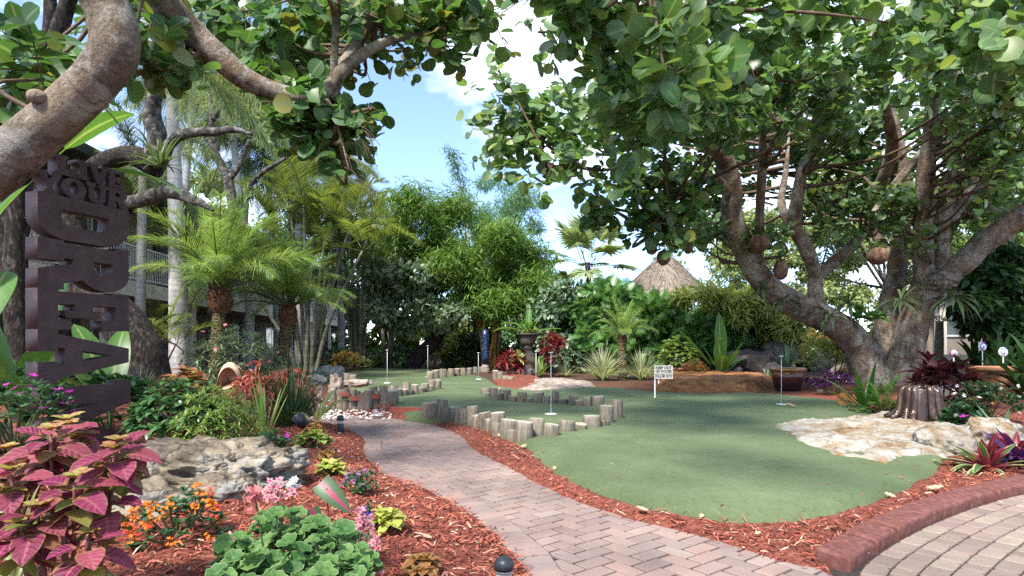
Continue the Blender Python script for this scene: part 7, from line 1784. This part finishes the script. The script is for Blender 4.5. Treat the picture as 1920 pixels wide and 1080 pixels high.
clump('bromeliad', 'bright green strappy plant between the pedestal and the taller cordyline', 0, 0, 26, 0.75, 0.05, L_LIGHT, loc=b, el=(0.8, 1.5), droop=0.4)
b = P(1062, 712, ISL[1] + 0.2); b[2] = 0.08
clump('agave', 'spiky cream striped plant at the right end of the island', 0, 0, 40, 0.6, 0.03, L_VARI, loc=b, el=(0.3, 1.4), droop=0.3)
b = P(975, 690, ISL[1] - 0.1); b[2] = 0.6
clump('bromeliad', 'pale leaves hanging from the pedestal over the red cordyline', 0, 0, 22, 0.55, 0.05, L_DIEFF, loc=b, el=(-0.2, 1.2), droop=0.7)
clump('striped_grass', 'cream striped grass clump left of the young date palm', 1130, 722, 260, 1.05, 0.018, L_VARI, 'grass clump', on='soil', Y=17.0, droop=0.65, el=(0.5, 1.5))
clump('striped_grass', 'cream striped grass clump right of the young date palm', 1203, 722, 170, 1.0, 0.018, L_VARI, 'grass clump', on='soil', Y=17.2, droop=0.65, el=(0.5, 1.5))
bush('leafy_pot_plant', 'bright green bush growing in the round terracotta pot', 0, 0, 0.55, 0.95, 110, 7, T_OVATE, 0.13, L_LIGHT, loc=pP2 + np.array([0.12, 0, 0.33]), zmin=0.15)
b = P(1352, 710, 16.8); b[2] = 0.1
paddles('bird_of_paradise', 'bird of paradise plant with upright broad green leaves by the dark pond rocks', b, [(178, 48, 1.75, 0.17, 0.15), (110, 82, 1.85, 0.20, 0.1), (70, 76, 1.5, 0.15, 0.2), (160, 66, 1.2, 0.15, 0.3), (-60, 60, 1.0, 0.18, 0.5), (-110, 55, 0.95, 0.2, 0.6), (20, 46, 1.1, 0.14, 0.5), (-20, 66, 1.2, 0.15, 0.4), (250, 70, 1.2, 0.16, 0.3)])
bush('bromeliad', 'small red flowered bromeliad under the brown rock arch', 0, 0, 0.16, 0.16, 8, 7, T_LANCE, 0.22, L_CROTON, loc=P(1308, 715, 16.6) * [1, 1, 0] + [0, 0, 0.28])
clump('agave', 'blue green spiky plant in the large glazed pot', 0, 0, 34, 0.55, 0.035, L_SCHEF, loc=pP1 + np.array([0, 0, 0.5]), el=(0.5, 1.45), droop=0.25)
bush('creeper', 'trailing purple ground cover below the large glazed pot', 1500, 738, 0.6, 0.22, 60, 6, T_OVATE, 0.09, L_PURP, 'ground plant', Y=13.2)
bush('creeper', 'dark purple leafy plant left of the fallen orange leaf', 1566, 745, 0.34, 0.48, 60, 6, T_OVATE, 0.09, L_PURP, Y=11.3)
clump('bromeliad', 'cream edged green strappy plant left of the large pot at the slab end', 1438, 728, 30, 0.42, 0.025, L_VARI, Y=14.6, droop=0.4)
bush('croton', 'tall yellow and green croton bush left of the big trunk', 1560, 722, 0.72, 1.25, 130, 8, T_LANCE, 0.26, L_CROTON if False else L_LIGHT, 'shrub', Y=14.2, stem=M_TWIG)
bush('croton', 'orange and pink croton in the sun behind the pond', 1525, 680, 1.0, 1.4, 90, 8, T_LANCE, 0.4, L_CROTON, 'shrub', Y=21.5, loc=P(1525, 690, 21.5) * [1, 1, 0])
bush('ixora', 'pink flowered bush in the sunlight behind the pond rocks', 1475, 680, 0.8, 1.3, 80, 7, T_OVATE, 0.25, L_LIGHT, 'shrub', fl=F_PINK, flr=0.08, fln=24, loc=P(1478, 690, 23.5) * [1, 1, 0])
rock(1530, 690, 20.5, (1.3, 0.9, 0.7), 91, M_ROCKW, 'tan boulder in the sunlight behind the croton bush', 0.2, 0.25, 0.1, 4, 0.1)
rock(1600, 700, 15.5, (1.2, 0.8, 0.5), 92, M_ROCKW, 'yellowish boulder seen right behind the big trunk', 0.2, 0.25, 0.1, 4, 0.2)

# ---- under the big tree and on the right
b = at(1622, 745); b = P(1622, 750, 9.2); b[2] = 0.08
clump('birds_nest_fern', 'light green bird nest fern with long strap leaves left of the root fountain', 0, 0, 15, 0.78, 0.045, L_FERN, loc=b, el=(0.35, 1.35), droop=0.25, fold=0.3, prof=P_SPEAR)
t = thing('sword_fern', 'bright green lacy fern beside the root fountain', 'fern', tuple(P(1658, 778, 8.4) * [1, 1, 0] + [0, 0, 0.06]))
fm = [frond_mb(0.50, rad(e), 0.8, 26, 0.085, 0.012, 0.1, 0.2, 2, 0.004, 0.1).mesh('frond', [L_FERN, M_STEM]) for e in (70, 45, 25)]
add_fronds(t, fm, np.zeros(3), 24, 0.3, (0.7, 1.15))
bush('small_blue_plant', 'small grey blue succulent rosette at the edge under the bird nest fern', 1600, 768, 0.16, 0.12, 18, 7, T_LANCE, 0.12, L_SCHEF, Y=9.0)
b = P(1765, 770, 7.9); b[2] = 0.15
bush('ti_plant', 'dark maroon ti plant with broad glossy leaves behind the root fountain', 0, 0, 0.40, 0.66, 26, 8, T_OVATE, 0.30, L_MAROON, loc=b, el=(0.0, 1.2), stem=M_STEMR, sr=0.01, W=0.75)
b = P(1850, 790, 7.2); b[2] = 0.12
bush('impatiens', 'bush with white flowers and dark green leaves at the right', 0, 0, 0.42, 0.44, 120, 7, T_OVATE, 0.075, L_DKG, loc=b, fl=F_WHITE, flr=0.028, fln=20)
bush('anthurium', 'low dark plants with one pink bloom behind the pale limestone lump', 1805, 770, 0.3, 0.26, 40, 6, T_OVATE, 0.14, L_DKG, fl=F_MAG, flr=0.05, fln=3, Y=7.0)
b = P(1850, 895, 4.75); b[2] = 0.07
clump('bromeliad', 'cream striped bromeliad with a red heart behind the long kerb block', 0, 0, 22, 0.42, 0.032, L_BROM, loc=b, el=(0.1, 0.9), droop=0.5, fold=0.35, prof=P_SPEAR, inner=L_BROMR)
b = P(1915, 882, 4.9); b[2] = 0.08
clump('bromeliad', 'glossy purple bromeliad at the right edge beside the striped one', 0, 0, 26, 0.36, 0.04, L_PURP, loc=b, el=(0.2, 1.2), droop=0.5, fold=0.35, prof=P_SPEAR)
clump('bromeliad', 'red leaved bromeliad on the mulch at the right edge behind the purple one', 1905, 840, 24, 0.36, 0.03, L_BROMR, Y=5.6, el=(0.1, 1.1), droop=0.5, fold=0.35, prof=P_SPEAR)
clump('dracaena', 'pale green leaf shoot poking up before the white flowers', 1885, 800, 7, 0.45, 0.03, L_SCHEF, Y=6.4, el=(0.4, 1.2), droop=0.2, prof=P_SPEAR)
for i, (px, pb, Y, s, mt, lb) in enumerate([(1838, 700, 12.5, 0.62, L_FERN, 'green bromeliad row in the bed, left one under the blue lollipop'), (1880, 702, 12.0, 0.6, L_LIGHT, 'green bromeliad row in the bed, middle one under the grey lollipop'), (1925, 700, 12.2, 0.6, L_FERN, 'green bromeliad row in the bed, right one at the picture edge'), (1748, 680, 14.0, 0.9, L_BANANA, 'broad green leaf clump just right of the big trunk'), (1822, 690, 13.6, 0.7, L_YEL, 'yellow green bromeliad above the dark maroon plant')]):
    clump('bromeliad', lb, px, pb, 34, s, 0.05, mt, Y=Y, el=(0.3, 1.4), droop=0.45, prof=P_SPEAR, loc=P(px, 700, Y) * [1, 1, 0])
rock(1800, 738, 9.6, (1.1, 0.6, 0.3), 93, M_ROCKW, 'flat tan rock behind the dark maroon ti plant', 0.2, 0.25, 0.1, 4, 0.1)
bush('croton', 'small orange croton before the tan terracotta bowl', 1830, 742, 0.3, 0.3, 30, 7, T_LANCE, 0.16, L_CROTON, Y=8.6)
b = P(1760, 690, 15.0); b[2] = 0
t = thing('kentia_palm', 'dark palm with drooping fronds right of the big trunk', 'palm tree', tuple(b))
mb = MB(); tube(mb, [(0, 0, 0), (0.02, 0, 1.6)], [0.11, 0.09], 10, 14, 0.08); part('trunk', mb, M_CANE, t, world_=False)
add_fronds(t, ARECA, np.array([0.02, 0, 1.6]), 9, 0.4, (0.45, 0.6), [0, 1, 2, 3])
for px, Y, h, lb in ((1880, 11.0, 1.7, 'tall dark heliconia with big leaves at the right edge behind the lollipops'), (1940, 9.5, 1.6, 'tall dark banana like plant cut by the right picture edge'), (1832, 14.0, 1.8, 'dark broad leaved plant between the kentia palm and the heliconia')):
    b = P(px, 700, Y); b[2] = 0
    lv = [(R.uniform(0, 360), R.uniform(45, 88), h * R.uniform(0.35, 0.88), 0.075 * h / 2.2, R.uniform(0.6, 1.4)) for _ in range(34)]
    paddles('heliconia', lb, b, lv, L_HELI)
mass('leafy_shrub', 'tall dark leafy shrub closing off the right edge behind the lollipops', [(1815, 560), (1850, 490), (1960, 450), (1980, 690), (1830, 690)], 12.5, 14.5, 34, 0.42, 120, T_OVATE, 0.24, L_HELI)

# big leaved plants round the sign
b = P(60, 800, 6.4); b[2] = 0
paddles('bird_of_paradise', 'giant bird of paradise with big leaves low at the left edge behind the sign', b, [(170, 60, 1.9, 0.25, 0.6), (-40, 62, 1.7, 0.24, 0.9), (-90, 58, 1.6, 0.22, 0.8), (60, 80, 2.3, 0.22, 0.5), (200, 75, 2.2, 0.24, 0.5), (-120, 70, 2.0, 0.25, 0.8)])
b = P(205, 780, 7.4); b[2] = 0
paddles('bird_of_paradise', 'big leaved plant seen through the openings of the letter sign', b, [(150, 70, 1.5, 0.17, 0.6), (110, 74, 1.4, 0.16, 0.6), (200, 70, 1.3, 0.17, 0.8), (-120, 60, 1.1, 0.15, 0.8)])
b = P(40, 700, 7.8); b[2] = 0
t = thing('traveller_palm', 'tall white bird of paradise with dark stems and long ragged leaves behind the left limb', 'plant', tuple(b))
for pts, r in (([(0, 0, 0), P(30, 460, 7.8) - b, P(60, 250, 7.7) - b, P(110, 60, 7.6) - b, P(150, -60, 7.5) - b], [0.14, 0.13, 0.11, 0.10, 0.07]), ([(0.1, 0, 0), P(10, 430, 8) - b, P(75, 180, 8) - b, P(95, 20, 8) - b, P(80, -120, 8) - b], [0.10, 0.10, 0.09, 0.08, 0.05])):
    mb = MB(); tube(mb, pts, r, 12, 40, 0.16, freq=5); part('stem', mb, M_OAK, t, world_=False)
def big_leaf(t, p0, p1, w, dr, sag=0.25):
    d = np.array(p1) - np.array(p0); L = np.linalg.norm(d) * 1.06
    mb = MB(); blades(mb, np.array(p0)[None], (d / np.linalg.norm(d) + [0, 0, sag])[None], L, w, dr, 20, 0.25, lambda q: 0.06 if q < 0.12 else max(0.03, math.sin(math.pi * ((q - 0.12) / 0.88) ** 0.75) ** 0.5), 0, 0.012)
    part('leaf', mb, L_BANANA, t)
for p0, p1, w, dr in ((P(110, 290, 7.3), P(248, 222, 7.0), 0.17, 0.3), (P(70, 330, 7.5), P(-60, 520, 7.0), 0.2, 0.5), (P(60, 140, 7.6), P(20, 10, 7.2), 0.2, 0.2), (P(100, 60, 7.6), P(190, 200, 7.2), 0.2, 0.5), (P(170, 330, 7.6), P(345, 352, 7.4), 0.14, 0.5), (P(90, 180, 7.7), P(230, 195, 7.9), 0.2, 0.5), (P(120, 20, 7.6), P(240, 60, 7.9), 0.2, 0.5), (P(20, 500, 7.4), P(-40, 620, 6.8), 0.22, 0.6)):
    big_leaf(t, p0, p1, w, dr)

# ---- staghorn ferns hanging on the limbs, air plants
for px, py, Y, L_, lb in ((1468, 560, 12.2, 0.55, 'staghorn fern hanging from the left limb near its elbow'), (1555, 590, 12.4, 0.6, 'staghorn fern drooping over the left limb close to the trunk'), (1590, 566, 12.8, 0.55, 'staghorn fern in the fork beside the middle stem'), (1690, 560, 12.3, 0.75, 'staghorn fern with long straps on the left of the burl'), (1790, 555, 12.3, 0.8, 'staghorn fern with long straps on the right of the burl'), (1430, 540, 12.0, 0.35, 'small staghorn fern on the outer left limb')):
    q = P(px, py, Y)
    clump('staghorn_fern', lb, 0, 0, 26, L_, 0.04, L_STAG, 'fern', loc=q, el=(-0.7, 0.9), droop=0.9, prof=lambda s: 0.35 + s if s < 0.6 else max(0.05, 1.6 * (1 - s)), fold=0.3)
bush('philodendron', 'glossy bright green philodendron growing in the fork of the big tree', 0, 0, 0.3, 0.35, 12, 5, T_HEART, 0.26, L_FERN, loc=P(1625, 610, 12.6), nst=0)
clump('air_plant', 'grey green bromeliad perched on the crooked oak branches', 0, 0, 50, 0.75, 0.035, L_STAG, loc=P(300, 312, 10.5), el=(0.0, 1.4), droop=0.6)
clump('air_plant', 'spiky air plant in the top of the right stems', 0, 0, 34, 0.5, 0.016, L_STAG, loc=P(1738, 205, 11.9), el=(0.0, 1.4), droop=0.3)

# ---- fallen leaves that can be told apart
n = NT('dry_leaf'); u_, v_ = n.uv()
M_DRYL = leafy('dry_leaf', [(0.40, 0.32, 0.21), (0.50, 0.44, 0.33), (0.42, 0.30, 0.18), (0.54, 0.50, 0.41)], 0.7, 0.2, 0.25, rib=(0.40, 0.30, 0.18), tcol=(1.1, 1, .8))
for px, py, on, L_, lb in [(990, 887, 'flat', 0.07, 'pale yellow leaf alone in the middle of the brick path'), (1216, 961, 'soil', 0.10, 'cream dry leaf at the mulch edge below the middle of the green'), (897, 1023, 'soil', 0.11, 'long cream dry leaf on the mulch left of the near path light'), (1040, 885, 'soil', 0.08, 'cream dry leaf on the mulch strip at the front of the green'), (648, 826, 'soil', 0.13, 'pale dry leaf on the mulch right of the far path light'), (446, 868, 'soil', 0.16, 'tan dry leaf on the mulch behind the right end of the boulder'), (810, 1016, 'soil', 0.07, 'grey dry leaf on the mulch left of the long cream leaf'), (936, 822, 'soil', 0.11, 'tan dry leaf on the mulch below the front stumps'), (975, 842, 'soil', 0.10, 'pale dry leaf on the mulch near the tip of the green'), (985, 855, 'soil', 0.12, 'dry leaf beside the green edge just below the pale one'), (853, 790, 'soil', 0.14, 'cream dry leaf against the small red block'), (1738, 921, 'soil', 0.13, 'large tan leaf on the mulch behind the long kerb block'), (1680, 938, 'soil', 0.09, 'pale dry leaf on the mulch at the right of the green edge'), (1733, 930, 'soil', 0.06, 'greenish leaf under the large tan one behind the kerb'), (1562, 993, 'soil', 0.09, 'cream dry leaf on the mulch behind the end of the kerb'), (1492, 764, 'green', 0.20, 'yellowish leaf on the green right of the open pin'), (1592, 769, 'green', 0.14, 'cream leaf on the green before the bird nest fern'), (1678, 858, 'green', 0.05, 'tiny pale leaf on the green under the limestone slab'), (1630, 1045, 'flat', 0.09, 'rust coloured leaf on the driveway at the end of the kerb'), (1415, 1008, 'soil', 0.05, 'white petal like leaf on the mulch by the brick edge'), (1312, 986, 'soil', 0.06, 'white scrap of leaf on the brick edge below the green'), (1880, 949, 'flat', 0.05, 'white petal on the driveway beside the long kerb')]:
    q = at(px, py, on if on != 'flat' else 'flat'); q[2] = (green_z(q[0], q[1]) if on == 'green' else max(0, float(terrain(q[0], q[1]))) if on == 'soil' else 0) + 0.018
    mb = MB(); a = R.uniform(0, 6.28); T_ = leafT(lambda t: 0.5 * (t ** 0.5) * (1 - t) ** 0.5, 6, 0.3, 0.18, 0.03)
    leaves(mb, T_, np.zeros((1, 3)), np.array([[math.cos(a), math.sin(a), 0.1]]), np.array([[R.normal(0, .2), -0.25, 1.0]]), L_ * 0.72)
    o = solo('fallen_leaf', mb, M_DRYL, lb, 'fallen leaf', (0, 0, 0), 'dry leaves lying about'); o.location = q
q = at(1580, 752); mb = MB(); leaves(mb, T_ROUND, np.zeros((1, 3)), np.array([[0.8, 0, 0.5]]), np.array([[0.1, -0.8, 0.45]]), 0.22)
o = solo('fallen_leaf', mb, leafy('orange_leaf', [(0.42, 0.17, 0.04), (0.46, 0.2, 0.05)], 0.5, 0.3, 0.4, rib=(0.3, 0.2, 0.08)), 'big orange round leaf propped among the plants at the green edge', 'fallen leaf', (0, 0, 0), 'dry leaves lying about'); o.location = P(1572, 757, 9.4)
